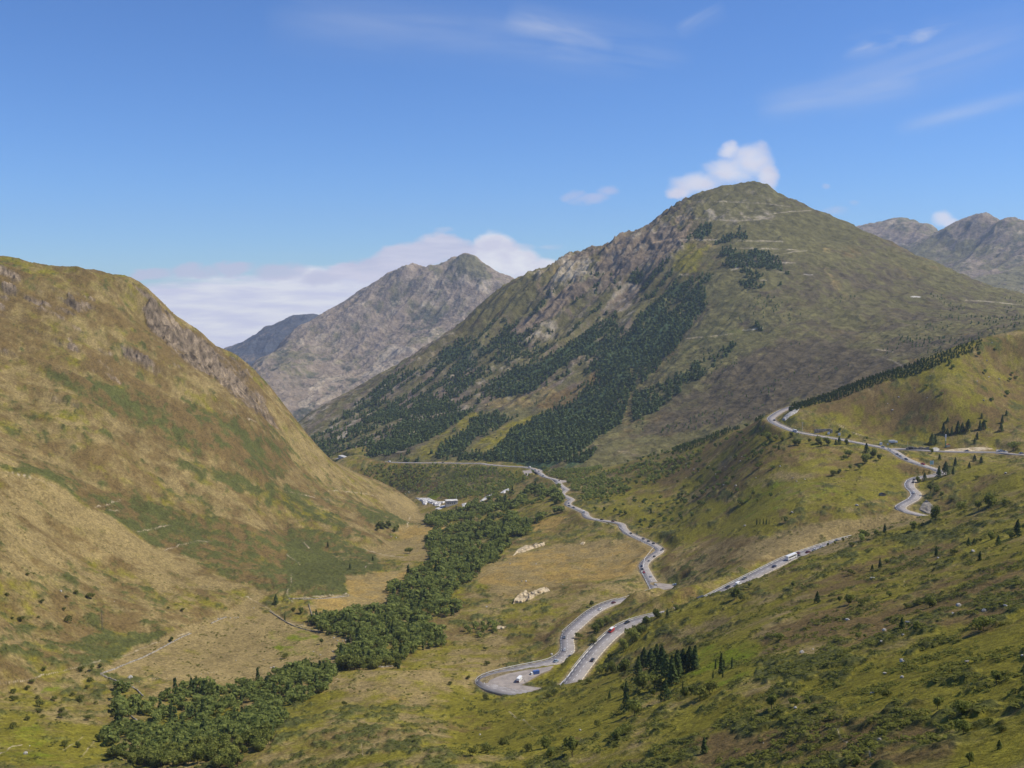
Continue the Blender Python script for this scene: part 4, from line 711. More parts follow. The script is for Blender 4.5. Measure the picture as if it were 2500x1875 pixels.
# ------------------------------------------------------------------ tarmac, paint, rails
i_hp = int(np.argmin(np.hypot(RD[:, 0] + 19, RD[:, 1] - 619)))                 # apex of the hairpin
def frames(path):
    d = np.gradient(path[:, :2], axis=0); d /= np.linalg.norm(d, axis=1)[:, None] + 1e-9
    for _ in range(2): d[1:-1] = d[1:-1] * .5 + (d[:-2] + d[2:]) * .25
    d /= np.linalg.norm(d, axis=1)[:, None]; return np.stack([d[:, 1], -d[:, 0]], 1)  # right-hand normal
ND, NE = frames(RD), frames(RE)
def hw_at(path, i): return float(np.interp(path[i][1], [600, 860, 1000, 1800], [5.3, 5.0, 4.6, 5.0]))
def strip(name, path, nrm, o0, o1, dz, m, i0=0, i1=None, dash=None, skirt=False):
    i1 = len(path) if i1 is None else i1; V = []; Fs = []
    s = np.concatenate([[0], np.cumsum(np.linalg.norm(np.diff(path[:, :2], axis=0), axis=1))])
    def at(q):
        p = np.array([np.interp(q, s, path[:, k]) for k in range(3)]); n_ = np.array([np.interp(q, s, nrm[:, k]) for k in range(2)]); return p, n_
    if dash is None:
        seq = [(k, k + 1) for k in range(i0, i1 - 1)]; segs = [(s[a], s[b]) for a, b in seq]
    else:
        on, off = dash; segs = []; q = s[i0]
        while q < s[i1 - 1] - on: segs.append((q, q + on)); q += on + off
    for a, b in segs:
        k = len(V)
        for q in (a, b):
            p, n_ = at(q); oo0 = o0(p[1]) if callable(o0) else o0; oo1 = o1(p[1]) if callable(o1) else o1
            V += [(p[0] + n_[0] * oo0, p[1] + n_[1] * oo0, p[2] + dz), (p[0] + n_[0] * oo1, p[1] + n_[1] * oo1, p[2] + dz)]
        Fs.append((k, k + 1, k + 3, k + 2))
        if skirt:
            k2 = len(V); V += [(v[0], v[1], v[2] - .8) for v in V[k:k + 4]]; Fs += [(k, k + 2, k2 + 2, k2), (k + 1, k2 + 1, k2 + 3, k + 3)]
    me = mesh_np(name, V, Fs, 4, [m]); return me
hwf = lambda y: float(np.interp(y, [600, 860, 1000, 1800], [5.3, 5.0, 4.6, 5.0]))
road = obj("road", strip("road", RD, ND, lambda y: -hwf(y), hwf, .06, M_asph, skirt=True)); tag(road, kind="structure")
road2 = obj("road", strip("road", RE, NE, -4.4, 4.4, .03, M_asph, skirt=True)); tag(road2, kind="structure")
mk = [strip("mk", RD, ND, -.12, .12, .10, M_paint, 24, None, (3.2, 3.6)), strip("mk", RD, ND, lambda y: hwf(y) - .75, lambda y: hwf(y) - .50, .10, M_paint, 24, i_hp, (3.2, 4.5)),
      strip("mk", RD, ND, lambda y: -hwf(y) + .50, lambda y: -hwf(y) + .75, .10, M_paint, i_hp, None, (3.2, 3.2)), strip("mk", RD, ND, lambda y: -hwf(y) + .05, lambda y: -hwf(y) + .55, .10, M_cream, 24, i_hp - 10, (4.6, 1.2)),
      strip("mk", RD, ND, lambda y: hwf(y) - .55, lambda y: hwf(y) - .05, .10, M_cream, i_hp + 8, None, (3.2, 2.0)), strip("mk", RD, ND, 3.0, 3.2, .10, M_paint, i_hp - 26, i_hp + 22, (2.6, 3.4)), strip("mk", RD, ND, lambda y: -hwf(y) + .05, lambda y: -hwf(y) + .45, .11, M_paint, i_hp + 55, None, (60, .5)), strip("mk", RD, ND, lambda y: hwf(y) - .42, lambda y: hwf(y) - .02, .11, M_paint, 4, i_hp - 6, (14, 1)), strip("mk", RE, NE, -.1, .1, .07, M_paint, 0, None, (3, 5))]
a_ = mk[0]
def join_meshes(name, meshes):
    V = []; Fs = []; mi = []; mats = []; off = 0
    for me in meshes:
        n = len(me.vertices); co = np.empty(n * 3, np.float32); me.vertices.foreach_get("co", co); V.append(co.reshape(-1, 3))
        f = np.empty(len(me.loops), np.int32); me.loops.foreach_get("vertex_index", f); Fs.append(f.reshape(-1, 4) + off); off += n
        m = me.materials[0]
        if m not in mats: mats.append(m)
        mi += [mats.index(m)] * (len(f) // 4)
    out = mesh_np(name, np.concatenate(V), np.concatenate(Fs), 4, mats, False, mi)
    for me in meshes: bpy.data.meshes.remove(me)
    return out
tag(obj("road_markings", join_meshes("road_markings", mk)), kind="structure")
import bmesh
for nm, W, z in LB_W:
    bm = bmesh.new(); top = [bm.verts.new((p.x, p.y, z + (.045 if nm != "hairpin" else .045))) for p in W]; bm.faces.new(top)
    r = bmesh.ops.extrude_face_region(bm, geom=bm.faces[:]); 
    for e in r["geom"]:
        if isinstance(e, bmesh.types.BMVert): e.co.z -= 1.0
    bmesh.ops.triangulate(bm, faces=bm.faces[:]); bmesh.ops.recalc_face_normals(bm, faces=bm.faces[:])
    me = bpy.data.meshes.new("pavement"); bm.to_mesh(me); bm.free(); me.materials.append(M_grav if nm != "east_road" else M_asph); tag(obj("pavement", me), kind="structure")
# steel barriers: one thing per stretch, > rail, post
def near_i(u, v, lo=0, hi=None):
    hi = len(RD) if hi is None else hi; a, b = UV(RD[lo:hi, 0], RD[lo:hi, 1], RD[lo:hi, 2]); return lo + int(np.argmin((a - u) ** 2 + (b - v) ** 2))
def guard(i0, i1, side, label):
    root = empty("guard_rail", tuple(RD[i0])); o0 = Vector(RD[i0]); tag(root, label, "guard rail", "steel guard rails along the pass road"); pmb = MB(); pmb.box(-.08, -.08, -.8, .08, .08, 0); pme = bpy.data.meshes.new("post"); pme.from_pydata(pmb.v, [], pmb.f); pme.materials.append(M_galv)
    V = []; Fs = []
    for k in range(i0, i1):
        p = RD[k]; n_ = ND[k]; o = side * (hwf(p[1]) + .35); x, y = p[0] + n_[0] * o, p[1] + n_[1] * o
        for dx, z in ((0, .45), (0, .85), (.12, .85), (.12, .45)): V.append((x + n_[0] * dx - o0.x, y + n_[1] * dx - o0.y, p[2] + z - o0.z))
        if (k - i0) % 2 == 0: obj("post", pme, root, (x - o0.x, y - o0.y, p[2] + .8 - o0.z))
    for k in range(i1 - i0 - 1):
        for j in range(4): Fs.append((4 * k + j, 4 * k + (j + 1) % 4, 4 * k + 4 + (j + 1) % 4, 4 * k + 4 + j))
    obj("rail", mesh_np("rail", V, Fs, 4, [M_galv]), root); return root
guard(near_i(2089, 1312), near_i(1642, 1494), 1, "long steel guard rail on the valley side of the road beside the queue of cars")
guard(near_i(1572, 1511) - 2, near_i(1398, 1663) - 2, 1, "steel guard rail on the left edge of the upper road beside the red van")
guard(i_hp - 14, near_i(1382, 1598, i_hp) + 6, -1, "curving steel guard rail round the outside of the hairpin")
guard(near_i(1387, 1546, i_hp), near_i(1526, 1464, i_hp), -1, "steel guard rail on the outer edge of the climbing bend above the hairpin")
guard(near_i(1595, 1440, i_hp), near_i(1571, 1379, i_hp), -1, "short steel guard rail on the left of the straight beside the triangular lay-by")
guard(near_i(1617, 1340, i_hp), near_i(1534, 1301, i_hp), 1, "guard rail along the line of cars past the sharp bend by the ochre meadow")
guard(near_i(1881, 1022), near_i(2085, 1079), -1, "guard rail on the outside of the high road below the ridge trees")

# ------------------------------------------------------------------ foliage
def leaf_mat(name, c1, c2, tr=.25):
    m = bpy.data.materials.new(name); m.use_nodes = True; t = m.node_tree; n = t.nodes; L = t.links
    for q in list(n): n.remove(q)
    out = n.new("ShaderNodeOutputMaterial"); d = n.new("ShaderNodeBsdfDiffuse"); tl = n.new("ShaderNodeBsdfTranslucent"); ms = n.new("ShaderNodeMixShader"); ms.inputs[0].default_value = tr
    g = n.new("ShaderNodeNewGeometry"); no = n.new("ShaderNodeTexNoise"); no.inputs["Scale"].default_value = .23; no.inputs["Detail"].default_value = 5; no.inputs["Roughness"].default_value = .7; L.new(g.outputs["Position"], no.inputs["Vector"])
    oi = n.new("ShaderNodeObjectInfo"); a = mth('ADD', mth('MULTIPLY', no.outputs["Fac"], 1.9, tree=t), mth('MULTIPLY', oi.outputs["Random"], .8, tree=t), tree=t); f = mth('ADD', a, mth('MULTIPLY', g.outputs["Random Per Island"], .55, tree=t), tree=t)
    mr = n.new("ShaderNodeMapRange"); L.new(f, mr.inputs[0]); mr.inputs[1].default_value = 1.0; mr.inputs[2].default_value = 2.05
    mx = n.new("ShaderNodeMix"); mx.data_type = 'RGBA'; mx.inputs[6].default_value = (*c1, 1); mx.inputs[7].default_value = (*c2, 1); L.new(mr.outputs[0], mx.inputs[0])
    L.new(mx.outputs[2], d.inputs["Color"]); L.new(mx.outputs[2], tl.inputs["Color"]); L.new(d.outputs[0], ms.inputs[1]); L.new(tl.outputs[0], ms.inputs[2]); L.new(ms.outputs[0], out.inputs[0]); return m
ML_broad = leaf_mat("broadleaf_foliage", (.100, .125, .030), (.320, .335, .085), .5)
ML_pine = leaf_mat("pine_foliage", (.045, .068, .024), (.115, .150, .048), .25)
ML_shrub = leaf_mat("shrub_foliage", (.095, .105, .028), (.200, .205, .050), .4)
ML_wood = leaf_mat("wood_foliage", (.105, .145, .036), (.340, .375, .105), .5)
ML_fir = leaf_mat("far_conifer_foliage", (.095, .135, .050), (.200, .245, .090), .3)
rng = np.random.default_rng(7)
def quads(P, Nrm, sz, rg):
    """leaf-clump quads at points P, roughly facing Nrm, size sz"""
    n = len(P); a = rg.normal(size=(n, 3)); Nn = Nrm + rg.normal(size=(n, 3)) * .4; Nn /= np.linalg.norm(Nn, axis=1)[:, None] + 1e-9
    t = np.cross(Nn, a); t /= np.linalg.norm(t, axis=1)[:, None] + 1e-9; b = np.cross(Nn, t); s = (sz * rg.uniform(.6, 1.3, n))[:, None]; k = rg.uniform(.55, 1.0, (n, 1))
    V = np.stack([P - t * s - b * s * k, P + t * s * .8 - b * s * k * .9, P + t * s + b * s * k, P - t * s * .7 + b * s * k], 1).reshape(-1, 3)
    return V
def crown_broad(seed, nq, squat=1.0, nb=7, sz=.05):
    rg = np.random.default_rng(seed); w_ = .34 * squat
    cs = [(0, 0, .62, .27)] + [(rg.uniform(-w_, w_) * .75, rg.uniform(-w_, w_) * .75, rg.uniform(.28, .78), rg.uniform(.13, .23)) for _ in range(nb)]
    P = []; Nn = []
    for c in cs:
        m = int(nq * c[3] ** 2 / sum(q[3] ** 2 for q in cs)); d = rg.normal(size=(m, 3)); d[:, 2] = d[:, 2] * .9 + .15; d /= np.linalg.norm(d, axis=1)[:, None]; r = c[3] * rg.uniform(.72, 1.08, (m, 1))
        P.append(np.array(c[:3]) + d * r * np.array([1.0 * squat, 1.0 * squat, 1])); Nn.append(d)
    P = np.concatenate(P); Nn = np.concatenate(Nn); P[:, 2] = np.clip(P[:, 2], .06, 1.0); return quads(P, Nn, sz, rg)
def crown_pine(seed, nq, wid=.2, sz=.038):
    rg = np.random.default_rng(seed); h = rg.uniform(0, 1, nq) ** .8; z = .08 + .92 * h; tier = .75 + .25 * ((z * 9) % 1 < .6); lop = rg.uniform(-.25, .25)
    a = rg.uniform(0, 2 * math.pi, nq); r = wid * (1 - h) ** .75 * tier * rg.uniform(.6, 1.12, nq) * (1 + lop * np.cos(a)) + .006
    P = np.stack([r * np.cos(a), r * np.sin(a), z - .05 * r / wid], 1); Nn = np.stack([np.cos(a), np.sin(a), np.full(nq, .55)], 1); return quads(P, Nn, sz, rg) * np.array([1, 1, 1])
def qmesh(name, V, m):
    n = len(V) // 4; return mesh_np(name, V, np.arange(n * 4).reshape(-1, 4), 4, [m])
def trunk_mesh(name, broad):
    mb = MB(); rg = random.Random(3)
    if broad:
        mb.tube((0, 0, -.08), (.01, 0, .30), .028, .02, 6); mb.tube((.01, 0, .30), (-.01, .02, .62), .02, .009, 6)
        for k in range(4): t = k * 1.6; mb.tube((0, 0, .18 + .09 * k), (.2 * math.cos(t), .2 * math.sin(t), .42 + .1 * k), .012, .004, 5)
    else:
        mb.tube((0, 0, -.08), (0, 0, .5), .020, .012, 6); mb.tube((0, 0, .5), (0, 0, .96), .012, .003, 6)
        for k in range(5): t = k * 2.2; mb.tube((0, 0, .15 + .12 * k), (.13 * math.cos(t), .13 * math.sin(t), .13 + .12 * k), .007, .002, 4)
    me = bpy.data.meshes.new(name); me.from_pydata(mb.v, [], mb.f); me.materials.append(M_bark); return me
TB, TP = trunk_mesh("trunk", True), trunk_mesh("trunk", False)
CB = [qmesh("crown", crown_broad(20 + k, 620, sq, 7 + k % 3), ML_broad) for k, sq in enumerate((1.0, .85, 1.15, 1.3, .75))]
CS = [qmesh("crown", crown_broad(40 + k, 420, 1.7, 6, .06), ML_shrub) for k in range(3)]
CP = [qmesh("crown", crown_pine(60 + k, 620, wd), ML_pine) for k, wd in enumerate((.22, .27, .32, .37))]
CN = [qmesh("crown", crown_pine(80 + k, 420, wd, .034), ML_pine) for k, wd in enumerate((.11, .14))]
proto = {}
def tree(kind, x, y, z, h, label, group, sx=1.0, seed=0):
    crowns, tr, nm, cat = dict(broad=(CB, TB, "broadleaf_tree", "tree"), pine=(CP, TP, "pine_tree", "tree"), narrow=(CN, TP, "fir_tree", "tree"), bush=(CS, TB, "bush", "bush"))[kind]
    root = empty(nm, (x, y, z), (seed * 2.399) % 6.283); root.scale = (h * sx, h * sx, h); tag(root, label, cat, group)
    obj("trunk", tr, root); obj("crown", crowns[seed % len(crowns)], root); return root
n_tree = 0
def put(kind, u, v, hpx, label, group, sx=1.0):
    """a plant whose foot is seen at (u, v) and which looks hpx pixels tall"""
    global n_tree
    p = HIT(u, v)
    if p is None: return None
    n_tree += 1; h = hpx * p.y / F * 1.02; return tree(kind, p.x, p.y, HT(p.x, p.y) - .1, h, label, group, sx, n_tree)
ORD = ["first", "second", "third", "fourth", "fifth", "sixth", "seventh", "eighth", "ninth", "tenth", "eleventh", "twelfth", "thirteenth", "fourteenth", "fifteenth", "sixteenth"]
def put_set(lst, what, where, group, conv, k, base_kind=None):
    """lst: (x, y, height, kind); labels number them from the left"""
    pts = [(*conv([(a, b)])[0], h / k, kd) for a, b, h, kd in lst]; pts.sort(key=lambda q: q[0]); n = len(pts)
    for i, (u, v, h, kd) in enumerate(pts):
        size = "tall" if h > 34 else ("small" if h < 17 else "medium")
        desc = dict(pine="dark pine", narrow="narrow fir", broad="round tree", bush="bush")[kd]
        put(kd, u, v, h, " ".join(f"{size} {desc}, {ORD[i]} from left {where}".split()[:16]) if n > 1 else f"{size} {desc} {where}", group)
p_, n_, b_, s_ = 'pine', 'narrow', 'broad', 'bush'
G1 = [(1690, 930, 190, p_), (1740, 850, 190, p_), (1800, 900, 230, p_), (1850, 870, 240, p_), (1900, 900, 260, p_), (1940, 980, 260, p_), (1990, 1010, 280, p_), (2040, 950, 270, p_), (2090, 900, 230, p_), (2150, 880, 230, p_), (2200, 860, 220, p_), (1830, 850, 170, p_)]
put_set(G1, "", "in the dense dark stand on the near slope", "dense stand of pines on the near slope", P8, 3.687)
G2 = [(1570, 905, 165, b_), (1730, 1045, 190, b_), (1835, 1030, 170, b_), (1580, 1110, 150, p_), (1585, 1230, 190, p_), (1655, 1275, 160, b_), (1930, 1138, 190, p_), (1812, 1110, 80, b_), (1690, 1112, 70, b_), (1430, 1128, 75, p_), (2090, 1060, 90, n_), (2110, 1115, 110, b_), (2165, 1100, 100, b_), (1560, 1090, 120, b_)]
put_set(G2, "", "among the loose trees below the dense pine stand", "loose trees below the pine stand", P8, 3.687)
G3 = [(1340, 905, 90, b_), (1400, 900, 110, b_), (1445, 900, 130, b_), (1555, 700, 130, b_), (1640, 620, 150, b_), (1700, 560, 110, b_), (1760, 490, 120, b_), (1850, 410, 110, b_), (1950, 380, 70, p_), (2030, 330, 60, b_), (1430, 780, 70, b_)]
put_set(G3, "", "in the row between the upper road and the dense pine stand", "trees lining the near side of the upper road", P8, 3.687)
G4 = [(1310, 560, 120, b_), (1350, 500, 100, b_), (1405, 450, 75, b_), (1270, 305, 70, b_), (1290, 640, 60, s_), (1150, 590, 60, s_)]
put_set(G4, "", "on the bank between the two road arms", "trees on the bank between the road arms", P8, 3.687)
G5 = [(1095, 1655, 215, b_), (850, 1570, 130, b_), (900, 1655, 105, b_), (480, 1560, 90, s_), (320, 1600, 100, b_), (330, 1620, 90, s_), (200, 1640, 80, s_), (700, 1600, 80, s_), (1320, 1380, 60, s_), (1500, 1500, 120, b_), (1570, 1450, 110, b_), (880, 1120, 60, s_), (930, 1100, 60, s_), (320, 1145, 45, s_), (1240, 990, 50, s_)]
put_set(G5, "", "scattered over the grass at the bottom below the hairpin", "trees and bushes below the hairpin", P8, 3.687)
G6 = [(148, 1095, 130, n_), (213, 1060, 70, n_), (115, 1065, 60, n_), (100, 1120, 50, n_), (158, 1115, 50, n_), (165, 1060, 60, n_)]
put_set(G6, "", "in the little group on the bright green patch", "narrow firs on the bright green patch", Pt, 2.457)
G7 = [(500, 892, 52, b_), (725, 668, 72, p_), (857, 665, 45, b_), (915, 680, 75, b_), (990, 682, 40, s_), (1155, 632, 42, b_), (580, 580, 48, b_), (320, 572, 34, b_), (240, 640, 75, b_), (275, 655, 40, s_), (1055, 472, 36, p_), (1100, 460, 62, p_), (1140, 432, 34, b_), (1300, 415, 20, b_), (925, 500, 40, s_)]
put_set(G7, "", "scattered on the slope below the cars on the upper road", "trees on the slope below the upper road", Pt, 2.457)
G8 = [(1438, 385, 58, p_), (1700, 415, 60, p_), (1632, 322, 48, p_), (1665, 318, 40, p_), (1705, 305, 30, b_), (1765, 290, 60, b_), (1810, 322, 60, p_), (1925, 272, 105, p_), (1880, 280, 50, b_), (1548, 380, 40, s_), (1398, 695, 72, b_), (1420, 690, 50, b_), (1262, 702, 34, s_), (1330, 670, 26, s_)]
put_set(G8, "", "standing out on the brown heather near the right edge", "pines and trees on the brown heather slope", Pt, 2.457)
G9 = [(1000, 288, 66, b_), (1078, 270, 50, b_), (1130, 248, 58, p_), (1305, 235, 62, b_), (1590, 105, 40, b_), (1575, 95, 30, b_), (880, 300, 26, b_), (790, 330, 26, b_), (830, 315, 24, b_), (930, 330, 32, s_), (1690, 115, 66, b_), (1755, 88, 95, b_), (1850, 78, 40, b_)]
put_set(G9, "", "along the brow beyond which the upper road disappears", "trees along the brow of the near hill", Pt, 2.457)
put('broad', 2283, 1270, 40, "reddish green tree hiding the lower end of the S shaped road", "trees beside the S bend", .7)
G10 = [(1232, 825, 75, p_), (1275, 820, 40, b_), (1320, 830, 65, b_), (972, 882, 46, b_), (1012, 884, 36, b_), (1720, 835, 105, b_), (1690, 835, 40, s_), (1170, 800, 38, s_), (1800, 1158, 95, b_), (1640, 990, 34, s_), (1130, 1235, 55, s_), (1145, 1230, 50, s_)]
put_set(G10, "", "among the pale boulders on the right of the near slope", "trees among the pale boulders", Pt, 2.457)
G11 = [(450, 1308, 105, b_), (590, 1290, 66, b_), (665, 1288, 66, b_), (1445, 1308, 92, b_), (1590, 1345, 112, b_), (1600, 1455, 105, b_), (1755, 1400, 55, s_), (1815, 1545, 62, p_), (45, 1570, 105, p_), (540, 1512, 34, p_), (1640, 1640, 90, b_), (965, 1650, 66, b_), (1830, 1440, 50, s_)]
put_set(G11, "", "on the dark slope along the bottom right of the picture", "trees on the bottom right slope", Pt, 2.457)
put('bush', *Pt([(20, 1250)])[0], 40, "broad grey green bush at the left foot of the bright green patch", "bushes on the near slope"); put('bush', *Pt([(80, 1210)])[0], 30, "grey green bush just right of the broad bush under the bright green patch", "bushes on the near slope")
H1 = [(1500, 965, 85, p_), (1525, 960, 70, p_), (1590, 880, 80, p_), (1620, 885, 50, p_), (1655, 890, 62, p_), (1700, 872, 90, p_), (1735, 865, 70, p_), (1780, 862, 92, p_), (1870, 852, 74, p_), (1902, 845, 70, p_), (2035, 862, 62, p_), (2045, 800, 62, p_), (1885, 764, 44, p_), (2075, 742, 44, p_), (1622, 790, 38, p_)]
put_set(H1, "", "above the side road near the right edge", "pines above the side road", Pr, 3.16)
H2 = [(1560, 1085, 48, p_), (1680, 1125, 62, p_), (1555, 1225, 95, p_), (1605, 1200, 105, p_), (1665, 1198, 62, p_), (1830, 1095, 54, p_), (1880, 1108, 54, p_), (1790, 1148, 48, p_), (1445, 1240, 60, p_), (1390, 1258, 56, b_), (1500, 1030, 40, b_), (1850, 925, 56, p_), (1830, 960, 50, p_)]
put_set(H2, "", "between the road junction and the S bend", "pines between the junction and the S bend", Pr, 3.16)
H3 = [(1535, 1335, 72, b_), (1490, 1335, 70, b_), (1580, 1372, 50, b_), (1720, 1465, 72, b_), (1940, 1438, 105, b_), (1855, 1448, 62, b_), (1485, 1400, 40, s_), (1655, 1400, 30, s_), (2065, 1425, 40, s_), (2130, 1010, 80, b_), (1850, 1230, 30, s_)]
put_set(H3, "", "to the right of the S bend", "trees right of the S bend", Pr, 3.16)
H4 = [(985, 1115, 90, b_), (995, 1025, 72, p_), (1055, 1065, 75, b_), (860, 1060, 62, b_), (1090, 1090, 56, b_), (825, 1078, 40, b_), (940, 1160, 50, b_), (740, 1205, 50, s_), (790, 1190, 46, b_), (870, 1165, 50, b_), (1000, 935, 36, b_), (870, 915, 40, b_), (790, 870, 40, b_)]
put_set(H4, "", "beneath the junction on the high road", "trees beneath the junction", Pr, 3.16)
H5 = [(235, 935, 74, b_), (295, 935, 52, b_), (350, 938, 44, b_), (320, 1005, 42, p_), (415, 910, 50, b_), (440, 970, 50, b_), (470, 970, 56, b_), (555, 955, 40, b_), (625, 965, 78, b_), (640, 975, 40, b_), (690, 968, 66, b_), (760, 968, 46, p_), (785, 965, 62, p_), (840, 965, 48, b_)]
put_set(H5, "", "in the row just below the high road", "row of trees below the high road", Pr, 3.16)
H6 = [(120, 1068, 30, p_), (12, 975, 34, p_), (125, 1365, 52, b_), (30, 1430, 44, b_), (150, 1582, 48, n_), (175, 1578, 40, n_), (200, 1580, 46, n_), (225, 1580, 44, n_), (245, 1580, 34, n_), (375, 1562, 50, b_), (345, 1545, 30, n_), (155, 1410, 34, b_)]
put_set(H6, "", "on the long green slope left of the S bend", "trees on the long green slope", Pr, 3.16)
H7 = [(1130, 1640, 62, p_), (1065, 1655, 44, b_), (980, 1659, 56, b_), (1355, 1620, 50, b_), (2150, 1650, 95, p_), (2110, 1600, 44, b_), (1190, 1500, 1, s_)]
# small lone plants of the left valley
V1 = [(60, 190, 34, s_), (232, 18, 30, s_), (560, 208, 30, s_), (355, 248, 34, s_), (760, 215, 60, s_), (640, 170, 36, s_), (180, 405, 46, s_), (105, 385, 24, s_), (325, 375, 24, s_), (540, 312, 34, s_), (575, 415, 60, s_), (1540, 320, 34, s_), (1450, 575, 52, b_), (1420, 300, 24, s_)]
put_set(V1, "", "on the brown slope at the far left", "low bushes on the left slope", P3, 3.456)
V2 = [(690, 822, 44, s_), (775, 822, 56, b_), (845, 800, 50, b_), (115, 1012, 46, s_), (110, 1075, 50, s_), (235, 982, 44, s_), (760, 912, 44, s_), (735, 972, 40, s_), (975, 992, 40, s_), (685, 1075, 60, s_), (615, 1030, 34, s_), (320, 1060, 36, s_), (460, 1080, 50, s_), (270, 930, 44, s_), (370, 825, 50, b_)]
put_set(V2, "", "on the pasture around the fork of the stone walls", "bushes on the pasture by the stone walls", P3, 3.456)
V3_ = [(335, 1125, 64, s_), (330, 1175, 46, s_), (520, 1170, 46, s_), (520, 1220, 50, s_), (360, 1218, 34, s_), (745, 1240, 50, s_), (960, 1210, 42, s_), (230, 1240, 44, s_), (110, 1310, 54, s_), (550, 1460, 60, s_), (655, 1470, 66, b_), (850, 1420, 80, b_), (810, 1105, 34, s_), (1190, 1280, 50, s_), (1180, 1265, 40, s_)]
put_set(V3_, "", "on the pasture left of the gully wood", "bushes on the pasture left of the gully wood", P3, 3.456)
V4 = [(255, 262, 90, p_), (470, 340, 60, b_), (330, 400, 60, n_), (685, 525, 44, p_), (400, 320, 40, s_), (640, 600, 60, b_), (330, 720, 50, s_), (120, 940, 46, s_), (580, 980, 60, s_), (830, 1115, 40, s_), (2040, 780, 50, s_), (1880, 890, 34, s_), (1725, 940, 34, s_), (2020, 650, 34, s_), (2025, 1065, 50, s_)]
put_set(V4, "", "dotted over the meadows of the valley floor", "bushes on the valley floor meadows", P4, 3.456)
V5 = [(370, 1055, 54, p_), (775, 1178, 44, p_), (570, 1250, 54, p_), (1295, 1040, 80, b_), (1105, 1110, 60, b_), (1075, 1100, 40, b_), (670, 590, 40, n_), (820, 910, 50, b_), (870, 890, 60, b_), (920, 890, 80, b_), (980, 915, 60, b_), (1000, 900, 50, b_), (840, 880, 70, b_)]
put_set(V5, "", "on the left side of the narrowing valley", "trees on the left side of the narrowing valley", P5, 3.687)

# ---- clumps gathered into single masses ("stuff"): woods, far forest, undergrowth
def scatter(mask, X, Yv, n, gap, seed, area=True):
    rg = np.random.default_rng(seed); rr, cc = np.nonzero(mask > 0.02); wgt = mask[rr, cc] * (Yv[rr, cc] ** 2 if area else 1); wgt = wgt / wgt.sum()
    k = rg.choice(len(rr), size=min(len(rr), n), replace=False, p=wgt) if len(rr) > n else np.arange(len(rr)); seen = set(); out = []
    for i in k:
        r, c = rr[i], cc[i]; x, y = float(X[r, c]), float(Yv[r, c]); x += rg.uniform(-.5, .5) * gap * .5; y += rg.uniform(-.5, .5) * gap * .5; key = (int(x // gap), int(y // gap))
        if key in seen: continue
        seen.add(key); out.append((x, y, r, c))
    return out
def mass(name, spots, protos, m, label=None):
    """spots: (x, y, z, h, w, seed)"""
    by = {}
    for s in spots: by.setdefault(s[5] % len(protos), []).append(s)
    VV_ = []
    for k, L_ in by.items():
        P = protos[k]; A = np.array([q[:5] for q in L_]); a = np.array([q[5] * 2.399 for q in L_]); c, s = np.cos(a)[:, None], np.sin(a)[:, None]
        x = (P[None, :, 0] * c - P[None, :, 1] * s) * A[:, 4:5] + A[:, 0:1]; y = (P[None, :, 0] * s + P[None, :, 1] * c) * A[:, 4:5] + A[:, 1:2]; z = P[None, :, 2] * A[:, 3:4] + A[:, 2:3]
        VV_.append(np.stack([x, y, z], 2).reshape(-1, 3))
    me = qmesh(name, np.concatenate(VV_), m); o = obj(name, me); tag(o, label, None, None, "stuff"); return o
LOD_B = [crown_broad(100 + k, 90, .95 + .1 * k, 4, .095) for k in range(5)]
LOD_P = [crown_pine(120 + k, 60, .24, .085) for k in range(4)]
LOD_F = [crown_pine(140 + k, 22, .22, .15) for k in range(4)]
LOD_S = [crown_broad(160 + k, 26, 1.6, 3, .17) for k in range(5)]
def mask_poly(P, U, V_, feather=2.0, warp=0.0):
    P = np.array(P); out = np.zeros(U.shape, np.float32); k = (U > P[:, 0].min() - 6) & (U < P[:, 0].max() + 6) & (V_ > P[:, 1].min() - 6) & (V_ < P[:, 1].max() + 6)
    out[k] = sstep(-feather, feather, poly_sd(U[k], V_[k], P)); return out
UU, VV = UV(xx, yy, H)
offroad = (road_d > 9).astype(np.float32)
# nearer trees of the two gully woods are trees of their own; the rest of the wood is one mass
wg = fbm(xx / 16, yy / 16, 3, 731)
mW2 = mask_poly(WOOD2, UU, VV, 14) * (yy < 760) * offroad * (wg > -.07); mW1 = mask_poly(WOOD, UU, VV, 10) * (yy < 2300) * offroad * (wg > -.12 + .30 * sstep(1110, 1300, UU + (1300 - VV) * .3) * (VV < 1330))
sp2 = scatter(mW2, xx, yy, 60000, 5.8, 3); sp2.sort(key=lambda q: q[1])
cnt = 0; rest = []
for x, y, r, c in sp2:
    z = HT(x, y) - .3
    if cnt < 100: tree('broad', x, y, z, 3.6 + 4.2 * ((cnt * 37) % 17) / 17, "rounded green tree crowded into the gully wood at the lower left", "trees crowded into the lower left gully wood", 1.15, cnt); cnt += 1
    else: hh = 3.4 + 4 * ((r * 7 + c * 3) % 13) / 13 + 8 * max(0, float(wg[r, c])); rest.append((x, y, z, hh, hh * 1.2, r + c))
sp1 = scatter(mW1, xx, yy, 120000, 6.0, 4); sp1.sort(key=lambda q: q[1]); c1 = 0
for x, y, r, c in sp1:
    z = HT(x, y) - .3; h = 3.6 + 6 * (((r * 7 + c * 3) % 13) / 13) ** 1.5 + 14 * max(0, float(wg[r, c]))
    if c1 < 36: tree('broad' if c1 % 9 else 'pine', x, y, z, h, "green tree at the near end of the long stream side wood", "trees at the near end of the stream side wood", 1.1, c1); c1 += 1
    else: rest.append((x, y, z, h, h * 1.15, r + c))
mass("stream_woods", [q for q in rest if q[5] % 9], LOD_B, ML_wood)
mass("stream_pines", [(a, b, c, d * 1.25, e, f) for a, b, c, d, e, f in rest if not f % 9], LOD_P, ML_pine).name = "stream_side_pine_woods"
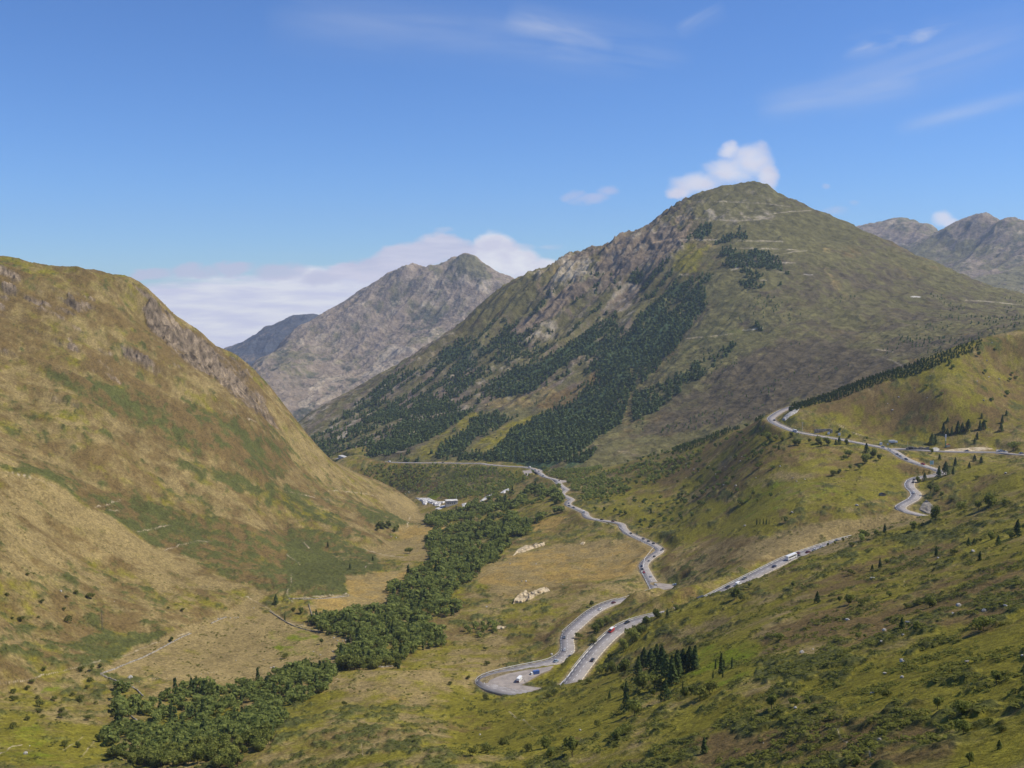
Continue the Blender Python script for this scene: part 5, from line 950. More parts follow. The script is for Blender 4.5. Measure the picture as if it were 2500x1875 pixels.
print("wood trees", len(rest), len(sp2), len(sp1))
m3 = mask_poly(WOOD3, UU, VV, 3) * (.12 + .88 * (fbm(xx / 50, yy / 50, 3, 700) > .01)) * offroad
SCRUB = [Ps([(300, 1130), (520, 1150), (700, 1180), (900, 1120), (1200, 1040), (1500, 1000), (1700, 880), (1500, 1100), (1100, 1240), (900, 1330), (760, 1360), (640, 1290), (600, 1200), (420, 1150)]), Ps([(380, 1090), (620, 960), (760, 900), (820, 1000), (860, 1100), (600, 1190), (430, 1150)]), P7([(860, 300), (960, 330), (960, 390), (700, 420), (660, 380), (760, 330)]), P7([(650, 190), (720, 215), (700, 260), (560, 330), (300, 420), (350, 330), (520, 250)]), P4([(1700, 480), (2150, 440), (2100, 520), (1900, 560), (1500, 640), (1400, 620)]), Pt([(950, 300), (1130, 240), (1180, 260), (1000, 300)])]
for k, P in enumerate(SCRUB): m3 = np.maximum(m3, mask_poly(P, UU, VV, 3) * (.55, .9, .7, .9, .6, .1)[k] * (fbm(xx / 22, yy / 22, 2, 711) > -.06) * offroad)
sp3 = scatter(m3 * (yy > 500), xx, yy, 9000, 6.5, 5)
mass("hillside_woods", [(x, y, HT(x, y) - .3, 4.5 + 4 * ((r * 7 + c) % 13) / 13, 5.5, r + c) for x, y, r, c in sp3 if (r * 31 + c * 17) % 10 < 8], LOD_B, ML_wood)
# dark pines along the ridge
RL = Pr([(395, 668), (480, 625), (600, 590), (760, 545), (900, 500), (1080, 420), (1300, 370), (1500, 290), (1680, 215), (1870, 150), (1860, 205), (1700, 250), (1500, 345), (1350, 400), (1150, 440), (1000, 500), (850, 555), (700, 610), (560, 630), (420, 680)])
mR = mask_poly([(a, b + 7) for a, b in RL], UU, VV, 5) * (yy > 1180) * (yy < 1420) * offroad
spR = scatter(mR * (.15 + .85 * (fbm(xx / 14, yy / 14, 2, 741) > -.08)), xx, yy, 20000, 4.6, 6)
mass("ridge_pines", [(x, y, HT(x, y) - .3, (2.6 + 4.2 * ((r * 7 + c) % 13) / 13) * (.55 + .45 * min(1, max(0, (2400 - float(UU[r, c])) / 150))), 6.5, r + c) for x, y, r, c in spR], LOD_P, ML_pine).name = "ridge_woods"
mL = mask_poly(Ps([(1780, 790), (1850, 740), (1960, 690), (2060, 670), (2090, 690), (1900, 780), (1700, 860), (1500, 950), (1400, 960), (1650, 850)]), UU, VV, 3) * offroad * (yy > 1200)
spL = scatter(mL * .6, xx, yy, 9000, 6.5, 8)
# scattered single trees over the middle slopes
mS = np.maximum(mask_poly(Ps([(700, 1290), (900, 1100), (1300, 950), (1700, 830), (2000, 700), (2212, 830), (2212, 1350), (1900, 1480), (1500, 1500), (1200, 1560), (850, 1450)]), UU, VV, 8) * (.35 + 1.0 * (fbm(xx / 60, yy / 60, 2, 717) > .05)), 0) * (yy > 900) * offroad
mS = np.maximum(mS, .25 * mask_poly(Pr([(1300, 300), (2212, 120), (2212, 900), (1300, 900)]), UU, VV, 5) * offroad)
spS = scatter(mS, xx, yy, 1500, 7.5, 9)
for i, (x, y, r, c) in enumerate(spS[:96]):
    nearR = UU[r, c] > 2200; h = 3.2 + 4.5 * ((i * 29) % 17) / 17
    tree('pine' if i % 3 == 0 else 'broad', x, y, HT(x, y) - .2, h * (.7 if nearR else 1), "small dark tree dotted on the heather under the right ridge" if nearR else "small tree standing apart on the middle hillside above the winding road", "small trees dotted under the right ridge" if nearR else "small trees standing apart on the middle hillside", 1.1 if i % 3 else .9, i)
mass("slope_trees", [(x, y, HT(x, y) - .2, 3.5 + 5 * ((r + c) % 7) / 7, 6.5, r + c) for x, y, r, c in spS[96:]], LOD_B, ML_wood).name = "scattered_slope_woods"
mass("slope_undergrowth_trees", [(x, y, HT(x, y) - .2, 4 + 3 * ((r + c) % 7) / 7, 5, r + c) for x, y, r, c in spL], LOD_P, ML_pine).name = "brow_woods"
# undergrowth: cushions of juniper and broom
gs = np.clip(sp * 6 - .1, 0, 1)
mU = (isA * .8 + .35 * (1 - isL) + .35 * isL * (yy < 900)) * gs * offroad * (yy < 1150) * (yy > 150) * (1 - .85 * mask_poly(MEADOW, UU, VV, 4)) * (1 - mW1) * (1 - mW2)
mU = mU * (1 - .9 * mask_poly(P5([(200, 1540), (560, 1490), (540, 1310), (800, 1300), (1110, 1270), (1110, 1430), (950, 1450), (950, 1659), (500, 1750), (220, 1659)]), UU, VV, 4))
spU = scatter(mU * (500.0 / np.maximum(yy, 250)) ** 1.5, xx, yy, 26000, 1.6, 10)
mass("undergrowth", [(x, y, HT(x, y) - .2, (.35 + .6 * ((r * 7 + c) % 11) / 11), (1.0 + 1.5 * ((r * 3 + c) % 7) / 7), r * 3 + c) for x, y, r, c in spU], LOD_S, ML_shrub)
print("undergrowth", len(spU), "ridge", len(spR), "scrub", len(sp3))
# conifer forest on the main mountain
mF = WC_['forest'] ** 1.5 * (WC_['forest'] > .3) * (V3 - crest_v > 14) * (CYg > 1650) * (V3 < 1128)
spF = scatter(mF, CXg, CYg, 120000, 9.5, 12)
mass("mountain_forest", [(x, y, float(CZ[r, c]) - 1, 7 + 6 * ((r * 7 + c) % 13) / 13, 14, r + c) for x, y, r, c in spF], LOD_F, ML_fir).name = "conifer_forest"
mF2 = np.clip(fbm(CXg / 90, CYg / 90, 2, 721) * 3 - .3, 0, 1) * (V3 > 720) * (CYg < 2700) * (V3 < 1125) * (1 - WC_['forest'])
spF2 = scatter(mF2, CXg, CYg, 1100, 14, 13)
mass("lone_mountain_trees", [(x, y, float(CZ[r, c]) - .6, 3.5 + 4 * ((r * 7 + c) % 13) / 13, 7, r + c) for x, y, r, c in spF2], LOD_F, ML_fir).name = "scattered_conifer_woods"
print("forest", len(spF), len(spF2))
# ------------------------------------------------------------------ boulders, outcrops, walls
M_scree = mat('grey_scree', (.17, .15, .13), .95, col2=(.30, .27, .23), scale=.5, bump=.5, spec=.05)
def lump(seed, n=3, sq=(1, .8, .6)):
    bm = bmesh.new(); bmesh.ops.create_icosphere(bm, subdivisions=n, radius=1); rg = random.Random(seed); D = [(Vector((rg.gauss(0, 1), rg.gauss(0, 1), rg.gauss(0, 1))).normalized(), rg.uniform(.55, .85)) for _ in range(11)]
    for v in bm.verts:
        p = v.co.copy()
        for d, k in D:
            q = p.dot(d)
            if q > k: p -= d * (q - k) * .9
        v.co = Vector((p.x * sq[0], p.y * sq[1], p.z * sq[2]))
    me = bpy.data.meshes.new("boulder"); bm.to_mesh(me); bm.free(); me.materials.append(M_stone); return me
LM = [lump(k, 2, s) for k, s in enumerate([(1, .8, .62), (1, .7, .45), (.9, .9, .8), (1, .6, .35)])]
def boulder(u, v, wpx, label, group, name="boulder", cat="boulder", k=0):
    p = HIT(u, v)
    if p is None: return
    o = obj(name, LM[k % 4]); s = wpx * 1.05 * p.y / F / 2; o.location = (p.x, p.y, HT(p.x, p.y) + s * .22); o.scale = (s, s, s); o.rotation_euler = (0, 0, (k * 1.7) % 6.28); tag(o, label, cat, group)
BO = [(635, 968, 38, "smooth white boulder alone on the left of the brown heather"), (1235, 1022, 60, "largest pale boulder, with a pointed right end, in the green hollow"), (1573, 690, 42, "blocky grey boulder high on the heather, second from the right edge"), (1855, 687, 34, "blocky grey boulder closest to the right edge, high on the heather"), (1730, 720, 42, "flat pale rock just above the dark bush at the right"),
  (905, 772, 36, "flat white boulder in the middle of the brown heather"), (1128, 838, 34, "grey white boulder right of the flat white one"), (1272, 788, 42, "pale slab lying between two dark bushes"), (1540, 732, 22, "small pale rock left of the blocky grey boulder"), (1130, 1093, 28, "small boulder below left of the largest pale boulder"), (1235, 1118, 30, "small boulder straight below the largest pale boulder"),
  (1058, 522, 34, "pale rocks on the green bank above the heather"), (1660, 360, 30, "cluster rock up the slope between small dark pines"), (1055, 1213, 32, "flat rock left of the dark bush low on the slope"), (595, 1302, 26, "small grey rock beside the two pale bushes at the bottom"), (1625, 1022, 38, "broken flat rocks level with the largest boulder, to its right"), (1955, 985, 22, "pale rock cut off by the right edge"),
  (1110, 900, 22, "small flat rock under the grey white boulder"), (1240, 862, 18, "little rock under the pale slab"), (402, 1510, 12, "tiny white stone on the bottom slope"), (1100, 1490, 34, "flat grey rock on the bottom heather"), (700, 947, 16, "small stone right of the smooth white boulder"), (1450, 400, 16, "small pale stone next to the pine high on the right"), (1545, 1110, 15, "little stone in the green grass at the right"), (965, 85, 22, "pale rock far up beside the long green slope"), (573, 125, 20, "pale rock above the little row of dark firs")]
for i, (a, b, w_, lb) in enumerate(BO): boulder(*Pt([(a, b)])[0], w_ / 2.457, lb, "boulders on the near hill", k=i)
BO2 = [(120, 1125, 20, "small white rock left of and below the hairpin"), (910, 735, 34, "white rock on the grass left of the climbing bend"), (1010, 450, 14, "white stone left of the climbing road"), (325, 302, 24, "pale rock left of the lower tan outcrop"), (1165, 1412, 34, "pale rock low on the slope below the road"), (265, 1455, 26, "white rock near the foot path at the bottom"), (1180, 1498, 28, "pale rock beside the large round tree at the bottom"), (490, 768, 10, "right stone of the row of three in the grass above the hairpin"), (455, 770, 10, "middle stone of the row of three in the grass above the hairpin"), (415, 778, 10, "left stone of the row of three in the grass above the hairpin"), (660, 1322, 26, "stones at the bend of the foot path below the hairpin")]
for i, (a, b, w_, lb) in enumerate(BO2): boulder(*P8([(a, b)])[0], w_ / 3.687, lb, "rocks around the hairpin", k=i + 1)
BO3 = [(215, 1525, 46, "white boulder by the bottom left corner"), (250, 1456, 20, "small white rock above the bottom left boulder"), (1100, 880, 52, "smooth pale mound of rock inside the stone wall"), (1390, 1416, 56, "white rocks in the clearing of the gully wood"), (1590, 1300, 24, "white rock among the gully wood trees"), (1095, 1530, 20, "white stone under the left end of the gully wood"), (935, 1500, 32, "flat pale stone left of the gully wood"), (1990, 735, 14, "lone white stone on the far side of the walled pasture"), (515, 152, 26, "pale patch of rock on the left slope"), (965, 238, 16, "white stone at the edge of the dark shrub patch"), (840, 1073, 10, "tiny white stone in the left pasture"), (2140, 293, 16, "white stone above the walled pasture")]
for i, (a, b, w_, lb) in enumerate(BO3): boulder(*P3([(a, b)])[0], w_ / 3.456, lb, "rocks in the left valley", k=i + 2)
for i, (a, b) in enumerate([(1840, 382), (1860, 378), (1945, 378), (1975, 376), (1990, 378), (2008, 371)]): boulder(*P3([(a, b)])[0], 16 / 3.456, "small white stone in the row along the path above the walled pasture", "white stones above the walled pasture", "stone", "stone", i)
for i, (a, b) in enumerate([(1290, 890), (1310, 890), (1330, 890), (1408, 885), (1495, 877), (1610, 858), (1700, 850), (1730, 845), (1755, 840), (1780, 838), (1805, 836), (1830, 832), (1800, 918), (1815, 912), (1175, 915)]): boulder(*P3([(a, b)])[0], 10 / 3.456, "little white stone strewn across the walled pasture", "little stones strewn over the pasture", "stone", "stone", i)
for i, (a, b) in enumerate([(650, 472), (685, 515), (740, 495), (812, 497), (745, 545), (772, 568), (820, 572), (828, 600), (800, 640), (760, 690), (735, 660), (630, 690), (572, 660), (210, 797), (235, 795), (150, 728), (845, 566), (480, 780), (460, 790), (325, 812)]): boulder(*P4([(a, b)])[0], (14 + i % 3 * 5) / 3.456, "white stone beside the dry stream bed in the valley", "white stones of the dry stream bed", "stone", "stone", i)
for i, (a, b) in enumerate([(1120, 1300), (1140, 1310), (1125, 1330), (1180, 1310), (1260, 1045), (940, 960), (985, 970), (1070, 575), (1100, 560)]): boulder(*P5([(a, b)])[0], (26 if i < 4 else 18) / 3.687, "white block at the edge of the stream side wood", "white blocks by the stream side wood", "stone", "stone", i)
for i, (a, b, c) in enumerate([(1105, 943, 12), (1460, 937, 12), (535, 1022, 16), (998, 1005, 12), (770, 1022, 16), (437, 1165, 12), (840, 1165, 12), (640, 1177, 24), (680, 1178, 24), (1010, 1210, 16), (2000, 1362, 12)]): boulder(*P7([(a, b)])[0], c / 3.687, "pale stone lying in the ochre meadow", "pale stones in the ochre meadow", "stone", "stone", i)
for i, (a, b, c) in enumerate([(1940, 445, 18), (2020, 460, 18), (1850, 478, 14), (1900, 625, 26), (1198, 700, 20), (1465, 605, 14), (1245, 600, 16), (1925, 318, 20), (1965, 180, 14), (1488, 437, 14), (920, 1435, 24), (425, 1490, 22), (1370, 530, 12), (1160, 650, 10), (2070, 1190, 24), (430, 1225, 18), (520, 1235, 14), (460, 1250, 16), (330, 1135, 16), (1940, 835, 16)]): boulder(*Pr([(a, b)])[0], c / 3.16, "pale rock poking out of the heather on the right hillside", "pale rocks on the right hillside", "boulder", "boulder", i)
for i, (a, b, c) in enumerate([(1890, 985, 14), (1930, 995, 12), (1560, 1095, 14), (1600, 1110, 12), (1730, 1130, 14), (1790, 1215, 18), (1885, 1222, 22), (1800, 1075, 14), (1920, 1030, 14), (1500, 1160, 12), (2040, 1160, 12), (1230, 1330, 14), (1140, 1380, 10), (1955, 1530, 26), (1520, 1340, 10), (1850, 1000, 14), (1680, 1065, 10), (1500, 1050, 10)]): boulder(*Ps([(a, b)])[0], c / 3.16, "pale rock in the brown grass of the middle hillside", "pale rocks on the middle hillside", "boulder", "boulder", i)

def outcrop(P, label, m, rise=1.6, step=1.1, name="rock_outcrop", seed=0, cat="rock outcrop", group=None, flat=None):
    """rocky face filling a picture outline: a closed lump that rises out of the hillside"""
    P = np.array(P); u0, u1, v0, v1 = P[:, 0].min() - 2, P[:, 0].max() + 2, P[:, 1].min() - 2, P[:, 1].max() + 2; nu = int((u1 - u0) / step) + 2; nv = int((v1 - v0) / (step * .55)) + 2
    us = np.linspace(u0, u1, nu); vs = np.linspace(v0, v1, nv); idx = {}; V = []; sdv = []
    for j, v in enumerate(vs):
        for i, u in enumerate(us):
            h = HIT(u, v)
            if h is None: continue
            sd = float(poly_sd(np.array([u]), np.array([v]), P)[0]); idx[(i, j)] = len(V); V.append(h); sdv.append(sd)
    if not V: return
    c = sum(V, Vector()) / len(V); out = []
    for h, sd in zip(V, sdv):
        r = float(ridged(np.array([h.x / 4.5 + seed]), np.array([h.z / 4.5 + h.y / 9]), 4, 900 + seed)[0]); k = min(max((sd + .8) / 2.4, -0.6), 1)
        d = k * rise * (.35 + 1.3 * r) if k > 0 else k * 2.5
        out.append((h.x - c.x, h.y - c.y - d * .7, h.z - c.z + d * .75))
    Fs = []
    for j in range(nv - 1):
        for i in range(nu - 1):
            q = [(i, j), (i + 1, j), (i + 1, j + 1), (i, j + 1)]
            if all(a in idx for a in q) and max(sdv[idx[a]] for a in q) > -2.2:
                ys = [V[idx[a]].y for a in q]
                if max(ys) - min(ys) < 40: Fs.append([idx[a] for a in reversed(q)])
    if not Fs: return
    me = mesh_np(name, out, Fs, 4, [m]); o = obj(name, me, None, c); tag(o, label, cat, group); return o
outcrop(P7([(565, 945), (600, 895), (680, 855), (740, 862), (760, 838), (790, 848), (842, 828), (846, 850), (780, 870), (700, 895), (650, 915), (605, 918)]), "long tan rock outcrop along the upper edge of the ochre meadow", M_cliff, 2.2)
outcrop(P7([(562, 1380), (572, 1345), (600, 1310), (680, 1262), (700, 1290), (760, 1270), (800, 1247), (862, 1238), (892, 1262), (830, 1278), (760, 1310), (730, 1335), (680, 1350), (630, 1368), (580, 1372)]), "large tan rock outcrop below the ochre meadow, above the dark bushes", M_cliff, 2.6, seed=2)
outcrop(P7([(1165, 840), (1190, 822), (1212, 828), (1195, 845)]), "small tan rock at the right of the upper tan outcrop", M_cliff, 1.2, seed=3)
outcrop(P7([(400, 1590), (430, 1578), (500, 1585), (470, 1604), (420, 1606)]), "low tan rock in the grass left of the climbing road", M_cliff, 1.0, seed=4)
outcrop(P7([(1190, 382), (1240, 345), (1290, 330), (1275, 352), (1210, 380)]), "bare tan bank to the right of the winding road", M_cliff, .8, seed=5)
outcrop(P5([(1740, 640), (1790, 600), (1845, 575), (1840, 590), (1790, 625)]), "white diagonal slab above the stream side wood", M_white_rock, 1.2, seed=6)
outcrop(P5([(1925, 565), (1950, 545), (1995, 525), (2000, 540), (1960, 565)]), "small white slab to the upper right of the diagonal one", M_white_rock, 1.0, seed=7)
outcrop(P5([(1578, 672), (1615, 655), (1612, 680), (1585, 690)]), "small white block beside the lone fir near the quarry", M_white_rock, 1.0, seed=8)
Pw = lambda L: Q(980, 1180, 11.06, L)
outcrop(Pw([(390, 398), (560, 400), (740, 400), (860, 460), (1000, 500), (1160, 490), (1190, 505), (1060, 540), (1040, 600), (900, 605), (860, 560), (760, 530), (700, 500), (660, 580), (580, 570), (560, 490), (450, 430)]), "stepped whitish quarry terraces on the gorge floor", M_white_rock, 2.0, .8, "quarry_terrace", 9, "quarry")
outcrop(Pw([(920, 680), (1000, 650), (1090, 600), (1280, 590), (1270, 610), (1130, 640), (1060, 690), (960, 700)]), "curved white spoil bank in front of the pale building", M_white_rock, 1.2, .8, "spoil_heap", 10, "spoil heap")
outcrop(Pw([(1110, 820), (1200, 800), (1270, 740), (1300, 760), (1210, 820), (1140, 850)]), "small heap of white stones below the spoil bank", M_white_rock, 1.0, .8, "spoil_heap", 11, "spoil heap")
outcrop(Pw([(1630, 560), (1750, 530), (1740, 570), (1680, 605)]), "white block at the end of the quarry track", M_white_rock, 1.0, .8, "rock_outcrop", 12)
outcrop(Pr([(1480, 1005), (1530, 985), (1560, 1000), (1540, 1018), (1490, 1018)]), "rounded stony bank by the junction", M_stone, 1.0, seed=14)
outcrop(Pr([(1600, 1010), (1700, 998), (1800, 990), (1900, 985), (1970, 998), (1900, 1010), (1700, 1015)]), "long bare bank beside the side road", M_cliff, .6, seed=15)
outcrop(Pr([(345, 775), (370, 740), (430, 700), (482, 682), (460, 715), (400, 750), (370, 778)]), "rock cutting on the inside of the high bend", M_stone, 1.2, seed=16)
outcrop(Pr([(1402, 1468), (1430, 1420), (1460, 1392), (1512, 1440), (1500, 1498), (1450, 1492)]), "bare grey scree patch right of the S bend", M_scree, .6, seed=17)

def wall_line(P, label, h=.85, w_=.7, name="stone_wall"):
    pts = []
    for (a, b), (c, d) in zip(P[:-1], P[1:]):
        n = max(1, int(math.hypot(c - a, d - b) / 2.2))
        for k in range(n):
            p = HIT(a + (c - a) * k / n, b + (d - b) * k / n)
            if p is not None: pts.append(p)
    if len(pts) < 2: return
    o0 = pts[0]; V = []; Fs = []; rg = random.Random(len(pts))
    for i, p in enumerate(pts):
        q = pts[min(i + 1, len(pts) - 1)]; r = pts[max(i - 1, 0)]; d = Vector((q.x - r.x, q.y - r.y, 0)); d = d.normalized() if d.length > 0 else Vector((1, 0, 0)); nn = Vector((d.y, -d.x, 0)) * w_ / 2; z = HT(p.x, p.y); hh = h * rg.uniform(.55, 1.15)
        for s, zz in ((-1, -.5), (-.8, hh), (.8, hh), (1, -.5)): V.append((p.x + nn.x * s - o0.x, p.y + nn.y * s - o0.y, z + zz - o0.z))
    for i in range(len(pts) - 1):
        for j in range(3): Fs.append((4 * i + j, 4 * i + j + 1, 4 * i + 4 + j + 1, 4 * i + 4 + j))
    me = mesh_np(name, V, Fs, 4, [M_drywall]); o = obj(name, me, None, o0); tag(o, label, "stone wall", "dry stone walls in the left valley")
wall_line(P3([(845, 850), (950, 815), (1070, 765), (1200, 715), (1310, 660), (1420, 600), (1540, 535), (1620, 505)]), "dry stone wall climbing from the fork towards the upper right of the pasture")
wall_line(P3([(845, 850), (900, 880), (1000, 915), (1090, 945), (1160, 990), (1215, 1045)]), "dry stone wall running down from the fork to the gully wood")
wall_line(P3([(1780, 425), (1850, 390), (1920, 365)]), "short upper piece of wall below the row of white stones")
wall_line(P4([(200, 320), (280, 375), (350, 420), (430, 455), (520, 480), (640, 500)]), "dry stone wall along the top of the bright green meadow")
wall_line(P4([(640, 475), (740, 495), (860, 512), (930, 535), (970, 570), (960, 590)]), "curved wall hooking round by the end of the side wood")
wall_line(P4([(360, 215), (500, 218), (640, 215), (760, 205), (880, 190)]), "straight wall under the dark slope above the ochre field")
wall_line(P4([(530, 260), (545, 310), (560, 360), (560, 380)]), "short wall at the left end of the ochre field")
wall_line(P4([(660, 780), (760, 785), (900, 775), (1010, 785), (1140, 792), (1250, 785)]), "low wall under the near end of the stream side wood")
wall_line(P3([(1015, 1030), (1020, 1090), (1060, 1150), (1120, 1220), (1200, 1270), (1300, 1300)]), "low wall along the left edge of the gully wood")

# ------------------------------------------------------------------ buildings, signs, poles
def at(u, v): p = HIT(u, v); return Vector((p.x, p.y, HT(p.x, p.y)))
p = at(*Pw([(1350, 590)])[0]); b = empty("concrete_building", p, .25); tag(b, "pale flat roofed building with a mast at the quarry in the gorge", "building")
mb = MB(); mb.box(-10, -5, -3, 10, 5, 8.5); mb.build("wall", M_conc, b)
mb = MB(); mb.box(-10.6, -5.6, 8.503, 10.6, 5.6, 9.3, 1.5, 1.5); mb.build("roof", M_white_rock, b)
for k in range(4): mb = MB(); mb.box(-7.5 + 3.6 * k, -5.06, 3.5, -5.7 + 3.6 * k, -4.9, 5.2); mb.build("window", M_glass, b)
mb = MB(); mb.tube((9.5, 3, 0), (9.5, 3, 18), .25, .12); mb.build("mast", M_galv, b)
# snow gallery over the far end of the road
p = Vector(RD[near_i(838, 1121)]); g = empty("snow_gallery", p, math.atan2(-ND[near_i(838, 1121)][0], ND[near_i(838, 1121)][1]) ); tag(g, "concrete avalanche gallery over the far left end of the road", "gallery")
g.rotation_euler = (0, 0, math.atan2(ND[near_i(838, 1121)][0], -ND[near_i(838, 1121)][1]) )
mb = MB(); mb.box(-16, -5.5, 5.2, 16, 5.5, 6.6); mb.build("roof", M_conc, g)
mb = MB(); mb.box(-16, 4.6, -3, 16, 5.4, 5.197); mb.build("wall", M_conc, g)
for k in range(6): mb = MB(); mb.box(-15.5 + 6 * k, -5.2, -2, -14.5 + 6 * k, -4.4, 5.197); mb.build("pillar", M_conc, g)
mb = MB(); mb.box(-14, -8.5, -16, -8, -5.6, .2, .4, .3); mb.build("buttress", M_conc, g)
i_ = near_i(882, 1124); g = empty("snow_gallery", Vector(RD[i_]), math.atan2(ND[i_][0], -ND[i_][1])); tag(g, "short pale gallery portal just right of the long avalanche gallery", "gallery")
mb = MB(); mb.box(-6, -5.5, 5, 6, 5.5, 6.2); mb.build("roof", M_conc, g); mb = MB(); mb.box(-6, 4.6, -3, 6, 5.4, 4.997); mb.build("wall", M_conc, g)
for k in range(3): mb = MB(); mb.box(-5.6 + 5 * k, -5.2, -2, -4.8 + 5 * k, -4.4, 4.997); mb.build("pillar", M_conc, g)
# small stone hut in the grass and the chalet on the mountain shoulder
p = at(*Pr([(1120, 1358)])[0]); b = empty("stone_hut", p, .1); tag(b, "low dark hut alone on the green slope left of the S bend", "hut")
mb = MB(); mb.box(-2.6, -1.6, -.5, 2.6, 1.6, 1.7); mb.build("wall", M_drywall, b); mb = MB(); mb.prism([(-3, 1.705), (3, 1.705), (0, 2.7)], -1.9, 1.9); mb.build("roof", M_dark, b); mb = MB(); mb.box(-.5, -1.66, 0, .5, -1.5, 1.4); mb.build("door", M_wood, b)
def HC(u, v):
    """first point of the main mountain under a picture position"""
    d = (U3 - u) ** 2 + (V3 - v) ** 2; r, c = np.unravel_index(np.argmin(d), d.shape); return Vector((CXg[r, c], CYg[r, c], CZ[r, c]))
p = HC(*Pq([(1750, 1052)])[0]); b = empty("mountain_hut", p, -.2); tag(b, "tiny pale lift building on the shoulder of the main mountain", "building")
mb = MB(); mb.box(-9, -5, -3, 9, 5, 5); mb.build("wall", M_white, b); mb = MB(); mb.prism([(-9.6, 5.005), (9.6, 5.005), (0, 9)], -5.5, 5.5); mb.build("roof", M_galv, b)
p = HC(*Pg([(510, 150)])[0])
# ruined retaining building beside the high road
p = at(*Pr([(650, 868)])[0]); b = empty("ruined_building", p, .15); tag(b, "roofless stone ruin above the high road", "ruin")
mb = MB(); mb.box(-9, -.5, -1, 11, .5, 3.6); mb.build("long_wall", M_drywall, b); mb = MB(); mb.box(9.8, -6, -3, 11, -.503, 3.4); mb.build("end_wall", M_drywall, b); mb = MB(); mb.box(7, -5.5, -2, 9.79, -4.9, 2.4); mb.build("pier", M_drywall, b)
# stone walls and arch at the junction
p = at(*Pr([(1330, 1005)])[0]); b = empty("roadside_ruin", p, -.08); tag(b, "crumbling pale wall with dark arches at the road junction", "ruin")
mb = MB()
for x0, x1, h0 in ((-4, -1.4, 2.6), (3.6, 7, 3.0), (7, 10, 2.4), (10, 14, 3.2), (14, 18, 2.6), (18, 21, 3.6)): mb.box(x0, -.6, -2, x1 - .003, .6, h0)
mb.box(-1.4, -.6, 2.3, 3.597, .6, 3.7); mb.build("wall", M_drywall, b); mb = MB(); mb.box(-1.4, .1, -2, 3.597, .55, 2.297); mb.build("arch_shade_panel", M_dark, b)  # solid dark panel paints the shade inside the arch
mb = MB(); mb.box(-4, -2.2, -2, 21, -1.6, .9); mb.build("parapet", M_drywall, b)
def culvert(u, v, label):
    i = near_i(u, v, i_hp); q = RD[i]; n2 = ND[i]; o = -(hwf(q[1]) + 1.0); r = empty("culvert", (q[0] + n2[0] * o, q[1] + n2[1] * o, q[2]), math.atan2(n2[1], n2[0]) + math.pi / 2); tag(r, label, "culvert", "culverts under the lower road")
    mb = MB(); mb.box(-5, -.5, -4.5, 5, .5, -.1); mb.build("headwall", M_drywall, r); mb = MB(); mb.box(-1.6, .503, -4.4, 1.6, .7, -1.6); mb.build("opening_shade_panel", M_dark, r)  # culvert mouth is a dark panel, its shade put into the colour
culvert(1565, 1404, "dark culvert under the left edge of the straight with the red car"); culvert(1531, 1304, "dark culvert under the road where it leaves the upper bend")
def pole(u, v, hpx, label, group, name="utility_pole", cat="pole", m=None, arm=False):
    p = HIT(u, v)
    if p is None: return
    h = hpx * p.y / F; r = max(.10, h * .012); o = empty(name, (p.x, p.y, HT(p.x, p.y))); tag(o, label, cat, group); mb = MB(); mb.tube((0, 0, -.5), (0, 0, h), r * 1.2, r); mb.build("pole", m or M_conc, o)
    if arm: mb = MB(); mb.box(-h * .12, -.07, h * .92, h * .12, .07, h * .95); mb.build("crossarm", m or M_conc, o)
    return o
pole(*Pr([(208, 757)])[0], 44 / 3.16, "left pole of the three standing on the ridge bend", "poles on the ridge bend", arm=True); pole(*Pr([(255, 733)])[0], 46 / 3.16, "middle pole of the three standing on the ridge bend", "poles on the ridge bend", arm=True); pole(*Pr([(300, 702)])[0], 40 / 3.16, "right pole of the three standing on the ridge bend", "poles on the ridge bend", arm=True)
pole(*Pr([(502, 862)])[0], 70 / 3.16, "tall pale pole on the high road left of the ruin", "poles along the high road", arm=True); pole(*Pr([(728, 890)])[0], 56 / 3.16, "pale pole at the right end of the ruin", "poles along the high road")
pole(*Pr([(1107, 965)])[0], 44 / 3.16, "sign pole with a brown top left of the junction", "poles along the high road"); pole(*Pr([(1312, 985)])[0], 46 / 3.16, "thin green pole at the junction", "poles along the high road")
for i, (a, b, lb) in enumerate([(505, 640, "leftmost snow pole outside the hairpin"), (990, 545, "snow pole outside the middle of the hairpin"), (1535, 440, "snow pole behind the blue grey car")]): pole(*Pz([(a, b)])[0], 6.5, lb, "thin snow poles along the roads", "snow_pole", "snow pole", M_paint)
for i, (a, b, lb) in enumerate([(1295, 645, "snow pole on the left edge of the upper road, below the red van"), (1490, 480, "snow pole beside the red van"), (1608, 418, "snow pole beside the black car on the upper road"), (1100, 460, "snow pole on the left edge of the lower road, nearest the small white stone"), (1043, 940, "snow pole at the visible foot of the upper road")]): pole(*P8([(a, b)])[0], 7, lb, "thin snow poles along the roads", "snow_pole", "snow pole", M_paint)
